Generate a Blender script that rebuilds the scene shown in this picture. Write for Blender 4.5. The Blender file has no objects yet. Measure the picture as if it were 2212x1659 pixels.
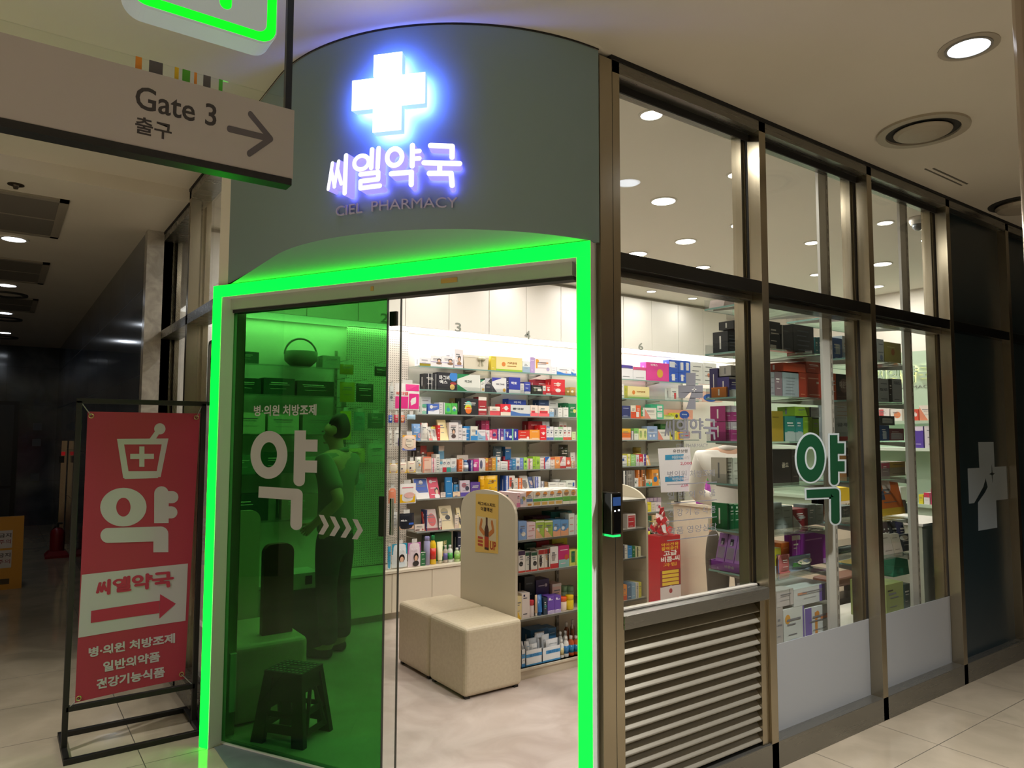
import bpy, bmesh, math, random
from mathutils import Vector, Matrix
random.seed(7)
S = bpy.context.scene
COL = S.collection

# ------------------------------------------------------------------ camera, world, exposure
F_PX, PITCH, ROLL, YAW = 1551.97, 0.0703, 0.0025, 0.6212
W_PX, H_PX = 2212.0, 1659.0
EYE = Vector((0.0, -2.0237, 1.5))
_F = Vector((math.sin(YAW) * math.cos(PITCH), math.cos(YAW) * math.cos(PITCH), math.sin(PITCH)))
_R0 = Vector((math.cos(YAW), -math.sin(YAW), 0.0))
_U0 = _R0.cross(_F)
_R = math.cos(ROLL) * _R0 + math.sin(ROLL) * _U0
_U = -math.sin(ROLL) * _R0 + math.cos(ROLL) * _U0
cd = bpy.data.cameras.new('camera')
cd.sensor_fit = 'HORIZONTAL'
cd.sensor_width = 36.0
cd.lens = 36.0 * F_PX / W_PX
cd.clip_start = 0.02
cd.clip_end = 60
cam = bpy.data.objects.new('camera', cd)
m3 = Matrix((_R, _U, -_F)).transposed()
cam.matrix_world = Matrix.Translation(EYE) @ m3.to_4x4()
COL.objects.link(cam)
S.camera = cam

S.view_settings.view_transform = 'Standard'
S.view_settings.look = 'None'
S.view_settings.exposure = 0.0
S.view_settings.gamma = 1.0
S.view_settings.use_curve_mapping = False
cy = S.cycles
cy.max_bounces = 7
cy.diffuse_bounces = 4
cy.glossy_bounces = 4
cy.transmission_bounces = 2
cy.transparent_max_bounces = 24
cy.sample_clamp_indirect = 3.0
cy.caustics_reflective = False
cy.caustics_refractive = False
cy.use_denoising = True

wd = bpy.data.worlds.new('world')
S.world = wd
wd.use_nodes = True
wd.node_tree.nodes['Background'].inputs[0].default_value = (0.55, 0.55, 0.6, 1)
wd.node_tree.nodes['Background'].inputs[1].default_value = 0.05


def area(name, loc, power, size, color=(1, 1, 1), rot=(0, 0, 0), shape='DISK', size_y=None, spread=math.pi):
    l = bpy.data.lights.new(name, 'AREA')
    l.energy = power
    l.color = color
    l.shape = shape
    l.size = size
    if size_y:
        l.size_y = size_y
    l.spread = spread
    o = bpy.data.objects.new(name, l)
    o.location = loc
    o.rotation_euler = rot
    COL.objects.link(o)
    return o


WARM = (1.0, 0.95, 0.87)
NEUT = (1.0, 0.97, 0.93)
COOL = (0.86, 0.92, 1.0)
ZC = 3.0            # shop ceiling
ZM = 3.015          # mall ceiling
# shop ceiling downlights: (x, y, radius, power)
SHOP_LAMPS = [(3.42, 1.088, .075, 1), (4.283, 1.651, .075, 1), (4.273, 1.124, .075, 1), (4.261, 2.145, .075, 1), (5.077, 2.141, .06, 1),
              (5.108, 1.098, .05, 1), (6.167, 1.712, .05, 1), (5.75, .514, .06, 1), (6.243, 1.136, .075, 1), (7.165, 1.127, .05, 1),
              (7.15, 1.655, .06, 1), (5.11, 2.788, .075, 1), (2.435, .26, .05, 1), (3.41, .515, .05, 1), (5.04, .495, .05, 1),
              (2.55, 1.65, .075, 1), (2.55, 2.5, .075, 1), (3.42, 2.15, .075, 1), (1.75, 2.4, .075, 1), (1.75, 3.0, .05, 1), (1.45, 1.75, .05, .7),
              (5.506, 3.169, .045, .3), (6.152, 3.169, .045, .3), (4.65, 3.169, .045, .3), (3.8, 3.169, .045, .3), (3.0, 3.169, .045, .3)]
P_SHOP = 6.6
for x, y, r, k in SHOP_LAMPS:
    area('shop_lamp', (x, y, ZC - .012), P_SHOP * k, r * 2, WARM if k == 1 else NEUT)
# light strip tucked under the wall cabinets, shining on the wall behind the top shelf
area('cove_lamp', (4.45, 3.655, 2.405), 28, 6.3, NEUT, (0, 0, 0), 'RECTANGLE', .10)
# end-wall shelf lamp
area('shelf_lamp', (7.42, 1.9, 1.55), 3.0, .12, NEUT, (0, 0, 0), 'RECTANGLE', 2.2)
# mall downlights (the one in the photo, unseen ones added to light the hall, the dim side corridor)
MALL_AND_FILL_LAMPS = [(3.02, -.86, 1.0), (.5, -3.2, 1.0), (3.02, -3.2, 1.0), (-1.6, -.86, 1.0), (-1.6, -3.2, .9), (-1.5, 1.2, .9), (5.6, -2.6, .5)]
P_MALL = 56.0
for x, y, k in MALL_AND_FILL_LAMPS:
    area('mall_and_fill_lamp', (x, y, ZM - .015), P_MALL * k, .15, (1.0, .97, .93), spread=1.9)
SIDE_LAMPS = [(.043, 4.335), (.022, 6.38), (.018, 8.346), (.034, 10.4)]
for x, y in SIDE_LAMPS:
    area('corridor_lamp', (x, y, 2.915), 1.0, .14, COOL)


# ------------------------------------------------------------------ pixel -> place (2212 x 1659 frame)
def ray(u, v):
    return _F + _R * ((u - W_PX / 2) / F_PX) - _U * ((v - H_PX / 2) / F_PX)


def onY(u, v, y):
    d = ray(u, v)
    return EYE + d * ((y - EYE.y) / d.y)


def onX(u, v, x):
    d = ray(u, v)
    return EYE + d * ((x - EYE.x) / d.x)


def onZ(u, v, z):
    d = ray(u, v)
    return EYE + d * ((z - EYE.z) / d.z)


# ------------------------------------------------------------------ materials
def lin(h):
    if not isinstance(h, str):
        return tuple(h)[:3]
    h = h.lstrip('#')
    c = [int(h[i:i + 2], 16) / 255 for i in (0, 2, 4)]
    return tuple(v / 12.92 if v <= .04045 else ((v + .055) / 1.055) ** 2.4 for v in c)


MATS = {}


def nodes(m):
    m.use_nodes = True
    return m.node_tree.nodes, m.node_tree.links


def mat(name, color, rough=.5, metal=0.0, spec=.5, emit=None, estr=0.0, coat=0.0):
    if name in MATS:
        return MATS[name]
    m = bpy.data.materials.new(name)
    n, l = nodes(m)
    b = n['Principled BSDF']
    b.inputs['Base Color'].default_value = (*lin(color), 1)
    b.inputs['Roughness'].default_value = rough
    b.inputs['Metallic'].default_value = metal
    b.inputs['Specular IOR Level'].default_value = spec
    b.inputs['Coat Weight'].default_value = coat
    if emit is not None:
        b.inputs['Emission Color'].default_value = (*lin(emit), 1)
        b.inputs['Emission Strength'].default_value = estr
    MATS[name] = m
    return m


def glass(name, tint, base=.04, rough=0.0, gain=.9, rcol=(1, 1, 1)):
    """A pane: straight-through tinted transparency plus a mirror share that grows towards grazing angles."""
    m = bpy.data.materials.new(name)
    n, l = nodes(m)
    n.clear()
    out = n.new('ShaderNodeOutputMaterial')
    mix = n.new('ShaderNodeMixShader')
    tr = n.new('ShaderNodeBsdfTransparent')
    tr.inputs[0].default_value = (*lin(tint), 1)
    gl = n.new('ShaderNodeBsdfGlossy')
    gl.inputs['Roughness'].default_value = rough
    gl.inputs['Color'].default_value = (*rcol, 1)
    lw = n.new('ShaderNodeLayerWeight')
    lw.inputs['Blend'].default_value = .5
    p = n.new('ShaderNodeMath'); p.operation = 'POWER'; p.inputs[1].default_value = 4.5
    q = n.new('ShaderNodeMath'); q.operation = 'MULTIPLY_ADD'; q.inputs[1].default_value = gain; q.inputs[2].default_value = base
    l.new(lw.outputs['Facing'], p.inputs[0]); l.new(p.outputs[0], q.inputs[0]); l.new(q.outputs[0], mix.inputs[0])
    l.new(tr.outputs[0], mix.inputs[1]); l.new(gl.outputs[0], mix.inputs[2]); l.new(mix.outputs[0], out.inputs[0])
    MATS[name] = m
    return m


def noisy(name, c1, c2, scale, rough=.4, detail=4, distort=0.0, metal=0.0, stretch=(1, 1, 1), bump=0.0, spec=.5, lo=.35, hi=.65, rvar=0.0):
    m = mat(name, c1, rough, metal, spec)
    n, l = nodes(m)
    b = n['Principled BSDF']
    tc = n.new('ShaderNodeTexCoord'); mp = n.new('ShaderNodeMapping'); mp.inputs['Scale'].default_value = stretch
    nz = n.new('ShaderNodeTexNoise'); nz.inputs['Scale'].default_value = scale; nz.inputs['Detail'].default_value = detail
    nz.inputs['Distortion'].default_value = distort
    cr = n.new('ShaderNodeValToRGB')
    cr.color_ramp.elements[0].position = lo; cr.color_ramp.elements[1].position = hi
    cr.color_ramp.elements[0].color = (*lin(c1), 1); cr.color_ramp.elements[1].color = (*lin(c2), 1)
    l.new(tc.outputs['Object'], mp.inputs[0]); l.new(mp.outputs[0], nz.inputs['Vector']); l.new(nz.outputs['Fac'], cr.inputs[0])
    l.new(cr.outputs[0], b.inputs['Base Color'])
    if bump:
        bp = n.new('ShaderNodeBump'); bp.inputs['Strength'].default_value = bump; bp.inputs['Distance'].default_value = .002
        l.new(nz.outputs['Fac'], bp.inputs['Height']); l.new(bp.outputs[0], b.inputs['Normal'])
    if rvar:
        q = n.new('ShaderNodeMath'); q.operation = 'MULTIPLY_ADD'; q.inputs[1].default_value = rvar; q.inputs[2].default_value = rough - rvar / 2
        l.new(nz.outputs['Fac'], q.inputs[0]); l.new(q.outputs[0], b.inputs['Roughness'])
    return m


def tiles(name, c1, c2, grout, size, origin, rough=.1, gw=.004, sizey=None, plane='XY', noise=3.0, veins=None):
    """Stone tiles with thin joints, laid on a square grid in object space."""
    m = noisy(name, c1, c2, noise, rough, 6, .6)
    n, l = nodes(m)
    b = n['Principled BSDF']
    cr = [x for x in n if x.type == 'VALTORGB'][0]
    tc = [x for x in n if x.type == 'TEX_COORD'][0]
    sp = n.new('ShaderNodeSeparateXYZ'); l.new(tc.outputs['Object'], sp.inputs[0])
    gates = []
    for ax, o, sz in zip(plane, origin, (size, sizey or size)):
        a = n.new('ShaderNodeMath'); a.operation = 'SUBTRACT'; a.inputs[1].default_value = o - 100 * sz
        l.new(sp.outputs[ax], a.inputs[0])
        mo = n.new('ShaderNodeMath'); mo.operation = 'MODULO'; mo.inputs[1].default_value = sz; l.new(a.outputs[0], mo.inputs[0])
        c = n.new('ShaderNodeMath'); c.operation = 'LESS_THAN'; c.inputs[1].default_value = gw; l.new(mo.outputs[0], c.inputs[0])
        gates.append(c)
    mx = n.new('ShaderNodeMath'); mx.operation = 'MAXIMUM'
    l.new(gates[0].outputs[0], mx.inputs[0]); l.new(gates[1].outputs[0], mx.inputs[1])
    mc = n.new('ShaderNodeMix'); mc.data_type = 'RGBA'
    l.new(mx.outputs[0], mc.inputs['Factor']); l.new(cr.outputs[0], mc.inputs[6]); mc.inputs[7].default_value = (*lin(grout), 1)
    l.new(mc.outputs[2], b.inputs['Base Color'])
    ro = n.new('ShaderNodeMath'); ro.operation = 'MULTIPLY_ADD'; ro.inputs[1].default_value = .5; ro.inputs[2].default_value = rough
    l.new(mx.outputs[0], ro.inputs[0]); l.new(ro.outputs[0], b.inputs['Roughness'])
    return m


def brushed(name, color, rough, stretch):
    m = mat(name, color, rough, 1.0)
    n, l = nodes(m)
    b = n['Principled BSDF']
    tc = n.new('ShaderNodeTexCoord'); mp = n.new('ShaderNodeMapping'); mp.inputs['Scale'].default_value = stretch
    nz = n.new('ShaderNodeTexNoise'); nz.inputs['Scale'].default_value = 1; nz.inputs['Detail'].default_value = 3
    q = n.new('ShaderNodeMath'); q.operation = 'MULTIPLY_ADD'; q.inputs[1].default_value = .08; q.inputs[2].default_value = rough - .04
    l.new(tc.outputs['Object'], mp.inputs[0]); l.new(mp.outputs[0], nz.inputs['Vector']); l.new(nz.outputs['Fac'], q.inputs[0])
    l.new(q.outputs[0], b.inputs['Roughness'])
    return m


def card():
    """Printed board: the colour is the print's own, held per face."""
    m = mat('printed_card', 'ffffff', .42)
    n, l = nodes(m)
    a = n.new('ShaderNodeAttribute'); a.attribute_name = 'Col'
    l.new(a.outputs['Color'], n['Principled BSDF'].inputs['Base Color'])
    return m


CARD = card()
SHINY = mat('printed_film', 'ffffff', .22)
_n, _l = nodes(SHINY)
_a = _n.new('ShaderNodeAttribute'); _a.attribute_name = 'Col'
_l.new(_a.outputs['Color'], _n['Principled BSDF'].inputs['Base Color'])

STEEL = brushed('brushed_steel', 'aaa08c', .25, (60, 60, 1.5))
STEELH = brushed('brushed_steel_rail', '83817a', .28, (1.5, 60, 60))
STEELH.node_tree.nodes['Principled BSDF'].inputs['Metallic'].default_value = .85
DARKGAP = mat('shadow_gap', '161514', .8)
CEILM = noisy('mall_ceiling_paint', 'cfc6b8', 'd4ccbe', 1.2, .75)
SHOPCEIL = mat('shop_ceiling_paint', 'f3eee3', .7)
SHOPWALL = mat('shop_wall_paint', 'ece6dc', .6)
MINT = mat('mint_paint', 'b9cdb6', .6)
CREAM = mat('cream_laminate', 'ddd2bd', .45)
WHITEL = mat('white_laminate', 'ebe6de', .4)
BEIGEMET = mat('beige_powder_coat', 'd0c4ae', .45)
GREYBACK = mat('grey_back_panel', 'cfc8bb', .6)
FASCIA = mat('sage_grey_panel', '879da0', .6, 0, .35)
NAVY = mat('dark_slate_panel', '1d2b31', .28)
CLEAR = glass('clear_glass', (.955, .965, .955), .035)
SHELFG = glass('shelf_glass', (.86, .92, .90), .05)
EDGEG = mat('glass_edge', '7fa39a', .15, 0, .6)
GREENG = glass('green_film_glass', (.23, .58, .235), .022, 0, .55)
ACRY = glass('clear_acrylic', (.93, .94, .94), .05)
LED = mat('green_led_diffuser', '10f020', .4, 0, .3, (0.0, 1.0, 0.016), 5.0)
WHITEP = mat('white_satin_paint', 'e8ebe7', .4)
VINYL = mat('pale_grey_vinyl', 'bcbac2', .45)
DKVINYL = mat('grey_vinyl', '7b7c82', .45)
FROST = mat('white_window_film', '8d9093', .38)
BLACKP = mat('black_powder_coat', '14110f', .45)
BLACKG = mat('black_gloss_plastic', '0b0c0d', .12)
REDB = mat('crimson_banner_cloth', '9f2a42', .55)
WHITEB = mat('white_print', 'b3adb4', .55)
LEATHER = noisy('beige_leatherette', 'cdbfa5', 'c6b79c', 60, .42, 3, 0, bump=.12)
MARBLEK = tiles('dark_marble', '3a3f47', '565c66', '23262b', .9, (.1, .05), .10, .004, .62, 'YZ', 2.2)
MARBLEF = tiles('dark_marble_far', '3d424b', '5d636d', '25282d', .9, (.1, .1), .10, .004, .62, 'XZ', 2.2)
MARBLEL = noisy('pale_marble', 'b3aca2', '938d85', 9, .2, 8, 1.2)
PINKFL = noisy('shop_vinyl_stone_floor', 'c9bab2', 'b5a49b', 3.2, .32, 8, 1.4)
THRESH = noisy('grey_slate_threshold', '6f7678', '5f6668', 5, .4, 8, 1.0)
MALLFL = tiles('mall_tile_right', '988d7b', '877d6c', '4a443a', .577, (3.213, -.3), .09, .004, .60)
MALLFL2 = tiles('mall_tile_left', 'b3a690', '9f947f', '4a443a', .577, (.61, 1.70), .09, .004, .58)


# ------------------------------------------------------------------ mesh builder
class MB:
    def __init__(s):
        s.v = []; s.f = []; s.mi = []; s.c = []; s.mats = []; s.M = None; s.smooth = []; s.sm = False

    def slot(s, m):
        if m not in s.mats:
            s.mats.append(m)
        return s.mats.index(m)

    def add(s, verts, faces, m, col=None):
        o = len(s.v)
        for p in verts:
            p = Vector(p)
            s.v.append(s.M @ p if s.M is not None else p)
        k = s.slot(m)
        cc = (*lin(col), 1) if col is not None else (1, 1, 1, 1)
        for f in faces:
            s.f.append([o + i for i in f]); s.mi.append(k); s.c.append(cc); s.smooth.append(s.sm)
        return s

    def box(s, a, b, m, col=None, faces='all'):
        x0, y0, z0 = a; x1, y1, z1 = b
        v = [(x0, y0, z0), (x1, y0, z0), (x1, y1, z0), (x0, y1, z0), (x0, y0, z1), (x1, y0, z1), (x1, y1, z1), (x0, y1, z1)]
        f = [(0, 3, 2, 1), (4, 5, 6, 7), (0, 1, 5, 4), (1, 2, 6, 5), (2, 3, 7, 6), (3, 0, 4, 7)]
        return s.add(v, f, m, col)

    def quad(s, p, m, col=None):
        return s.add(p, [tuple(range(len(p)))], m, col)

    def prism(s, pts, d, m, col=None, side=None, back=None):
        """pts: a flat outline (3-D), d: the extrusion vector. side / back may name other materials."""
        n = len(pts); d = Vector(d)
        P = [Vector(p) for p in pts]
        s.add(P, [tuple(range(n))], m, col)
        Q = [p + d for p in P]
        s.add(Q, [tuple(range(n))[::-1]], back or m, col)
        s.add(P + Q, [(i, i + n, (i + 1) % n + n, (i + 1) % n) for i in range(n)], side or m, col)
        return s

    def bar(s, a, b, r, m, col=None, seg=10, r2=None, caps=True):
        a = Vector(a); b = Vector(b); z = (b - a).normalized()
        x = z.orthogonal().normalized(); y = z.cross(x)
        r2 = r if r2 is None else r2
        ring = [(math.cos(2 * math.pi * i / seg), math.sin(2 * math.pi * i / seg)) for i in range(seg)]
        v = [a + x * (c * r) + y * (q * r) for c, q in ring] + [b + x * (c * r2) + y * (q * r2) for c, q in ring]
        f = [(i, (i + 1) % seg, (i + 1) % seg + seg, i + seg) for i in range(seg)]
        if caps:
            f += [tuple(range(seg))[::-1], tuple(range(seg, 2 * seg))]
        return s.add(v, f, m, col)

    def tube(s, pts, r, m, col=None, seg=8):
        for a, b in zip(pts, pts[1:]):
            s.bar(a, b, r, m, col, seg)
        return s

    def lathe(s, c, prof, m, col=None, seg=20):
        """prof: (radius, z) pairs from the bottom up around a vertical axis at c."""
        c = Vector(c); v = []
        for r, z in prof:
            v += [c + Vector((r * math.cos(2 * math.pi * i / seg), r * math.sin(2 * math.pi * i / seg), z)) for i in range(seg)]
        f = []
        for k in range(len(prof) - 1):
            f += [(k * seg + i, k * seg + (i + 1) % seg, (k + 1) * seg + (i + 1) % seg, (k + 1) * seg + i) for i in range(seg)]
        f.append(tuple(range(seg))[::-1]); f.append(tuple(range((len(prof) - 1) * seg, len(prof) * seg)))
        return s.add(v, f, m, col)

    def build(s, name, parent=None, bevel=0.0, bseg=2):
        me = bpy.data.meshes.new(name)
        me.from_pydata([tuple(p) for p in s.v], [], s.f)
        for m in s.mats:
            me.materials.append(m)
        me.polygons.foreach_set('material_index', s.mi)
        if any(s.smooth):
            me.polygons.foreach_set('use_smooth', s.smooth)
        if CARD in s.mats or SHINY in s.mats:
            at = me.color_attributes.new('Col', 'FLOAT_COLOR', 'CORNER')
            buf = []
            for f, c in zip(s.f, s.c):
                buf += list(c) * len(f)
            at.data.foreach_set('color', buf)
        me.update()
        o = bpy.data.objects.new(name, me)
        COL.objects.link(o)
        if parent is not None:
            o.parent = parent
            o.matrix_parent_inverse = parent.matrix_world.inverted() if parent.type != 'EMPTY' else Matrix.Translation(-parent.location)
        if bevel:
            bv = o.modifiers.new('edge', 'BEVEL'); bv.width = bevel; bv.segments = bseg; bv.limit_method = 'ANGLE'
        return o


def tag(o, label, cat, group=None, kind=None):
    o['label'] = label; o['category'] = cat
    if group:
        o['group'] = group
    if kind:
        o['kind'] = kind
    return o


def struct(o):
    o['kind'] = 'structure'
    return o


def thing(name, label, cat, loc=(0, 0, 0), group=None):
    o = bpy.data.objects.new(name, None)
    o.empty_display_size = .05
    o.location = loc
    COL.objects.link(o)
    return tag(o, label, cat, group)


def sthing(name, loc=(0, 0, 0)):
    o = bpy.data.objects.new(name, None)
    o.location = loc
    COL.objects.link(o)
    return struct(o)


# ------------------------------------------------------------------ lettering
_TXT = {}


def text_geo(s, bold):
    key = (s, bold)
    if key in _TXT:
        return _TXT[key]
    cu = bpy.data.curves.new('t', 'FONT')
    cu.body = s; cu.size = 1.0; cu.offset = bold; cu.resolution_u = 3
    o = bpy.data.objects.new('t', cu)
    COL.objects.link(o)
    dg = bpy.context.evaluated_depsgraph_get()
    me = bpy.data.meshes.new_from_object(o.evaluated_get(dg))
    v = [(p.co.x, p.co.y) for p in me.vertices]; f = [tuple(p.vertices) for p in me.polygons]
    ed = {}
    for p in f:
        for a, b in zip(p, p[1:] + p[:1]):
            ed[(a, b)] = ed.get((a, b), 0) + 1
    border = [(a, b) for (a, b) in ed if (b, a) not in ed]
    bpy.data.objects.remove(o); bpy.data.curves.remove(cu); bpy.data.meshes.remove(me)
    x0 = min(p[0] for p in v); x1 = max(p[0] for p in v); y0 = min(p[1] for p in v); y1 = max(p[1] for p in v)
    _TXT[key] = (v, f, border, x0, x1, y0, y1)
    return _TXT[key]


def put_text(mb, s, fn, u0, u1, v0, v1, m, col=None, bold=.012, depth=0.0, side=None):
    """Writes s into the box u0..u1 x v0..v1 of the surface fn(u, v, d) -> point (d: height over the surface)."""
    v, f, border, x0, x1, y0, y1 = text_geo(s, bold)
    su = (u1 - u0) / (x1 - x0); sv = (v1 - v0) / (y1 - y0)
    P = [(u0 + (p[0] - x0) * su, v0 + (p[1] - y0) * sv) for p in v]
    mb.add([fn(a, b, depth) for a, b in P], f, m, col)
    if depth > 1e-4:
        n = len(P)
        mb.add([fn(a, b, depth) for a, b in P] + [fn(a, b, 0) for a, b in P], [(b, a, a + n, b + n) for a, b in border], side or m, col)


def plane_fn(o, ux, uz, nrm):
    o = Vector(o); ux = Vector(ux).normalized(); uz = Vector(uz).normalized(); nrm = Vector(nrm).normalized()
    return lambda u, v, d: o + ux * u + uz * v + nrm * d


def flatY(y):
    """World x / z on a plane facing the mall across y = const."""
    return lambda u, v, d: Vector((u, y - d, v))


def solid(mb, pts, fn, d, m, side=None, back=None, col=None, d0=0.0):
    n = len(pts)
    A = [fn(a, b, d) for a, b in pts]
    mb.add(A, [tuple(range(n))], m, col)
    if d > d0 + 1e-4:
        B = [fn(a, b, d0) for a, b in pts]
        mb.add(A + B, [(i, i + n, (i + 1) % n + n, (i + 1) % n) for i in range(n)], side or m, col)
        if back:
            mb.add(B, [tuple(range(n))[::-1]], back, col)


def disc(cx, cy_, r, n=20):
    return [(cx + r * math.cos(2 * math.pi * i / n), cy_ + r * math.sin(2 * math.pi * i / n)) for i in range(n)]


def glyph(mb, g, fn, tf, d, m, grow=0.0, **k):
    """Brush-stroke letters. g: list of ('s', points, width, round start, round end) or ('o', cx, cy, rx, ry, inner rx, inner ry);
    tf maps glyph units to surface units."""
    for gi, e in enumerate(g):
        d = d + .00014 if gi else d
        if e[0] == 'o':
            _, cx, cy_, rx, ry, ix, iy = e
            N = 40
            for i in range(N):
                a, b = 2 * math.pi * i / N, 2 * math.pi * (i + 1) / N
                q = [(cx + (ix - grow) * math.cos(a), cy_ + (iy - grow) * math.sin(a)), (cx + (rx + grow) * math.cos(a), cy_ + (ry + grow) * math.sin(a)),
                     (cx + (rx + grow) * math.cos(b), cy_ + (ry + grow) * math.sin(b)), (cx + (ix - grow) * math.cos(b), cy_ + (iy - grow) * math.sin(b))]
                solid(mb, [tf(*p) for p in q], fn, d, m, **k)
        else:
            _, pts, w, rs, re_ = e
            w = w / 2 + grow
            L = len(pts)
            for i in range(L - 1):
                a = Vector(pts[i]); b = Vector(pts[i + 1]); t = (b - a).normalized(); nn = Vector((-t.y, t.x))
                a2 = a - t * grow if i == 0 and not rs else a
                b2 = b + t * grow if i == L - 2 and not re_ else b
                q = [a2 - nn * w, b2 - nn * w, b2 + nn * w, a2 + nn * w]
                solid(mb, [tf(*p) for p in q], fn, d, m, **k)
            for i in range(L):
                if (i == 0 and rs) or (i == L - 1 and re_) or 0 < i < L - 1:
                    solid(mb, [tf(*p) for p in disc(pts[i][0], pts[i][1], w)], fn, d + 5e-5, m, **k)


YAK = [('o', 355, 556, 173, 222, 78, 117), ('s', [(640, 330), (640, 783)], 102, 0, 1), ('s', [(640, 466), (795, 466)], 108, 0, 0),
       ('s', [(640, 654), (795, 654)], 108, 0, 0), ('s', [(270, 903), (623, 910), (623, 1176)], 104, 0, 1)]
YAKB = [('o', 547, 505, 103, 86, 32, 42), ('s', [(716, 445), (716, 578)], 64, 1, 0), ('s', [(716, 462), (764, 462)], 54, 0, 1),
        ('s', [(716, 530), (760, 530)], 54, 0, 1), ('s', [(478, 630), (714, 626), (714, 708)], 66, 1, 0)]
YAKW = [('o', 680, 795, 186, 315, 78, 155), ('s', [(985, 490), (993, 1100)], 100, 0, 1), ('s', [(985, 668), (1125, 668)], 140, 0, 0),
        ('s', [(985, 905), (1130, 905)], 135, 0, 0), ('s', [(625, 1272), (1003, 1255), (1008, 1612)], 112, 0, 1)]
NAME = [('s', [(232, 836), (205, 985)], 24, 1, 1), ('s', [(226, 880), (252, 975)], 24, 1, 1), ('s', [(278, 830), (250, 975)], 24, 1, 1),
        ('s', [(272, 880), (300, 962)], 24, 1, 1), ('s', [(330, 800), (325, 1018)], 30, 1, 1),
        ('o', 433, 847, 60, 52, 34, 27), ('s', [(480, 850), (500, 850)], 22, 0, 0), ('s', [(500, 775), (497, 880)], 28, 1, 1), ('s', [(541, 770), (537, 882)], 28, 1, 1),
        ('s', [(428, 916), (541, 908), (541, 948), (430, 956), (430, 996), (552, 986)], 27, 1, 1),
        ('o', 638, 822, 58, 62, 30, 33), ('s', [(742, 755), (742, 872)], 30, 1, 1), ('s', [(742, 790), (782, 786)], 26, 0, 1), ('s', [(742, 832), (782, 828)], 26, 0, 1),
        ('s', [(620, 918), (738, 908), (738, 978)], 30, 1, 1),
        ('s', [(845, 752), (966, 750), (966, 812)], 30, 1, 1), ('s', [(810, 852), (1008, 845)], 30, 1, 1), ('s', [(898, 850), (898, 905)], 28, 0, 0),
        ('s', [(840, 912), (962, 905), (968, 972)], 30, 1, 1)]
NAME = [(e[0], [(x, y + .07 * (x - 600)) for x, y in e[1]], *e[2:]) if e[0] == 's' else (e[0], e[1], e[2] + .07 * (e[1] - 600), *e[3:]) for e in NAME]
NB = (195, 1022, 768, 1012)     # extent of NAME in glyph units
LETTERS = [NAME[0:5], NAME[5:10], NAME[10:15], NAME[15:19]]


def fit(box, u0, u1, v0, v1):
    x0, x1, y0, y1 = box       # y runs down in glyph units
    return lambda x, y: (u0 + (x - x0) / (x1 - x0) * (u1 - u0), v1 - (y - y0) / (y1 - y0) * (v1 - v0))

# ================================================================== SETTING
XL = .912                       # plane of the side-corridor facade
DC, DR = Vector((1.862, .95)), .95   # drum over the entrance (plan centre, radius)
BACK, ENDX = 3.75, 7.6          # shop back wall, end wall
DP0 = Vector((.8545, 1.7445, 0)); DP1 = Vector((1.8077, -.0118, 0))
DU = (DP1 - DP0).normalized(); DN = Vector((-DU.y, DU.x, 0))     # along the doorway, into the shop
DN = DN if DN.y > 0 else -DN


def door_pt(s, z, d):
    """Doorway coordinates: s along from the far post, d towards the mall."""
    return DP0 + DU * s - DN * d + Vector((0, 0, z))


def drum_pt(s, z, d):
    a = math.pi + s / DR
    if s < 0:
        return Vector((XL - d, DC.y - s, z))
    if a > 1.5 * math.pi:
        return Vector((DC.x + (s - DR * math.pi / 2), -d, z))
    return Vector((DC.x + (DR + d) * math.cos(a), DC.y + (DR + d) * math.sin(a), z))


# floors
m = MB(); m.quad([(-.02, -6, 0), (9.5, -6, 0), (9.5, 0.02, 0), (-.02, 0.02, 0)], MALLFL)
m.build('floor').__setitem__('kind', 'structure')
m = MB(); m.quad([(-3.2, -6, 0), (-.02, -6, 0), (-.02, .02, 0), (-3.2, .02, 0)], MALLFL2)
m.quad([(-3.2, .02, 0), (1.95, .02, 0), (1.0, 1.8, 0), (1.0, 12.4, 0), (-3.2, 12.4, 0)], MALLFL2)
struct(m.build('floor_side'))
m = MB(); m.quad([(1.0, 1.75, .001), (1.9, .06, .001), (8.0, .06, .001), (8.0, 3.8, .001), (1.0, 3.8, .001)], PINKFL)
struct(m.build('floor_shop'))
m = MB()
arc = [drum_pt(DR * math.pi / 2 * i / 24, .0015, 0) for i in range(25)]
m.quad([Vector((XL, 1.70, .0015))] + arc + [Vector((1.86, .02, .0015)), Vector((1.86, .16, .0015)), Vector((1.0, 1.72, .0015))], THRESH)
struct(m.build('floor_threshold'))
m = MB(); m.box((0, 0, 0), (1, 1, 1), WHITEP); m = MB()
m.prism([door_pt(.06, .002, -.072), door_pt(1.94, .002, -.072), door_pt(1.94, .002, -.088), door_pt(.06, .002, -.088)], (0, 0, .004), mat('pale_threshold_strip', 'b9b5aa', .4))
struct(m.build('trim_1'))

# ceilings
m = MB(); m.quad([(-3.2, -6, ZM), (9.5, -6, ZM), (9.5, .2, ZM), (1.9, .2, ZM), (1.0, 1.0, ZM), (1.0, 2.69, ZM), (-3.2, 2.69, ZM)][::-1], CEILM)
m.quad([(-3.2, 2.69, 2.931), (1.0, 2.69, 2.931), (1.0, 12.4, 2.931), (-3.2, 12.4, 2.931)][::-1], CEILM)
m.quad([(-3.2, 2.69, 2.931), (1.0, 2.69, 2.931), (1.0, 2.69, ZM), (-3.2, 2.69, ZM)], CEILM)
struct(m.build('ceiling'))
m = MB(); m.quad([(1.0, 1.75, ZC), (1.9, .1, ZC), (8.0, .1, ZC), (8.0, 3.8, ZC), (1.0, 3.8, ZC)][::-1], SHOPCEIL)
struct(m.build('ceiling_shop'))

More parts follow.
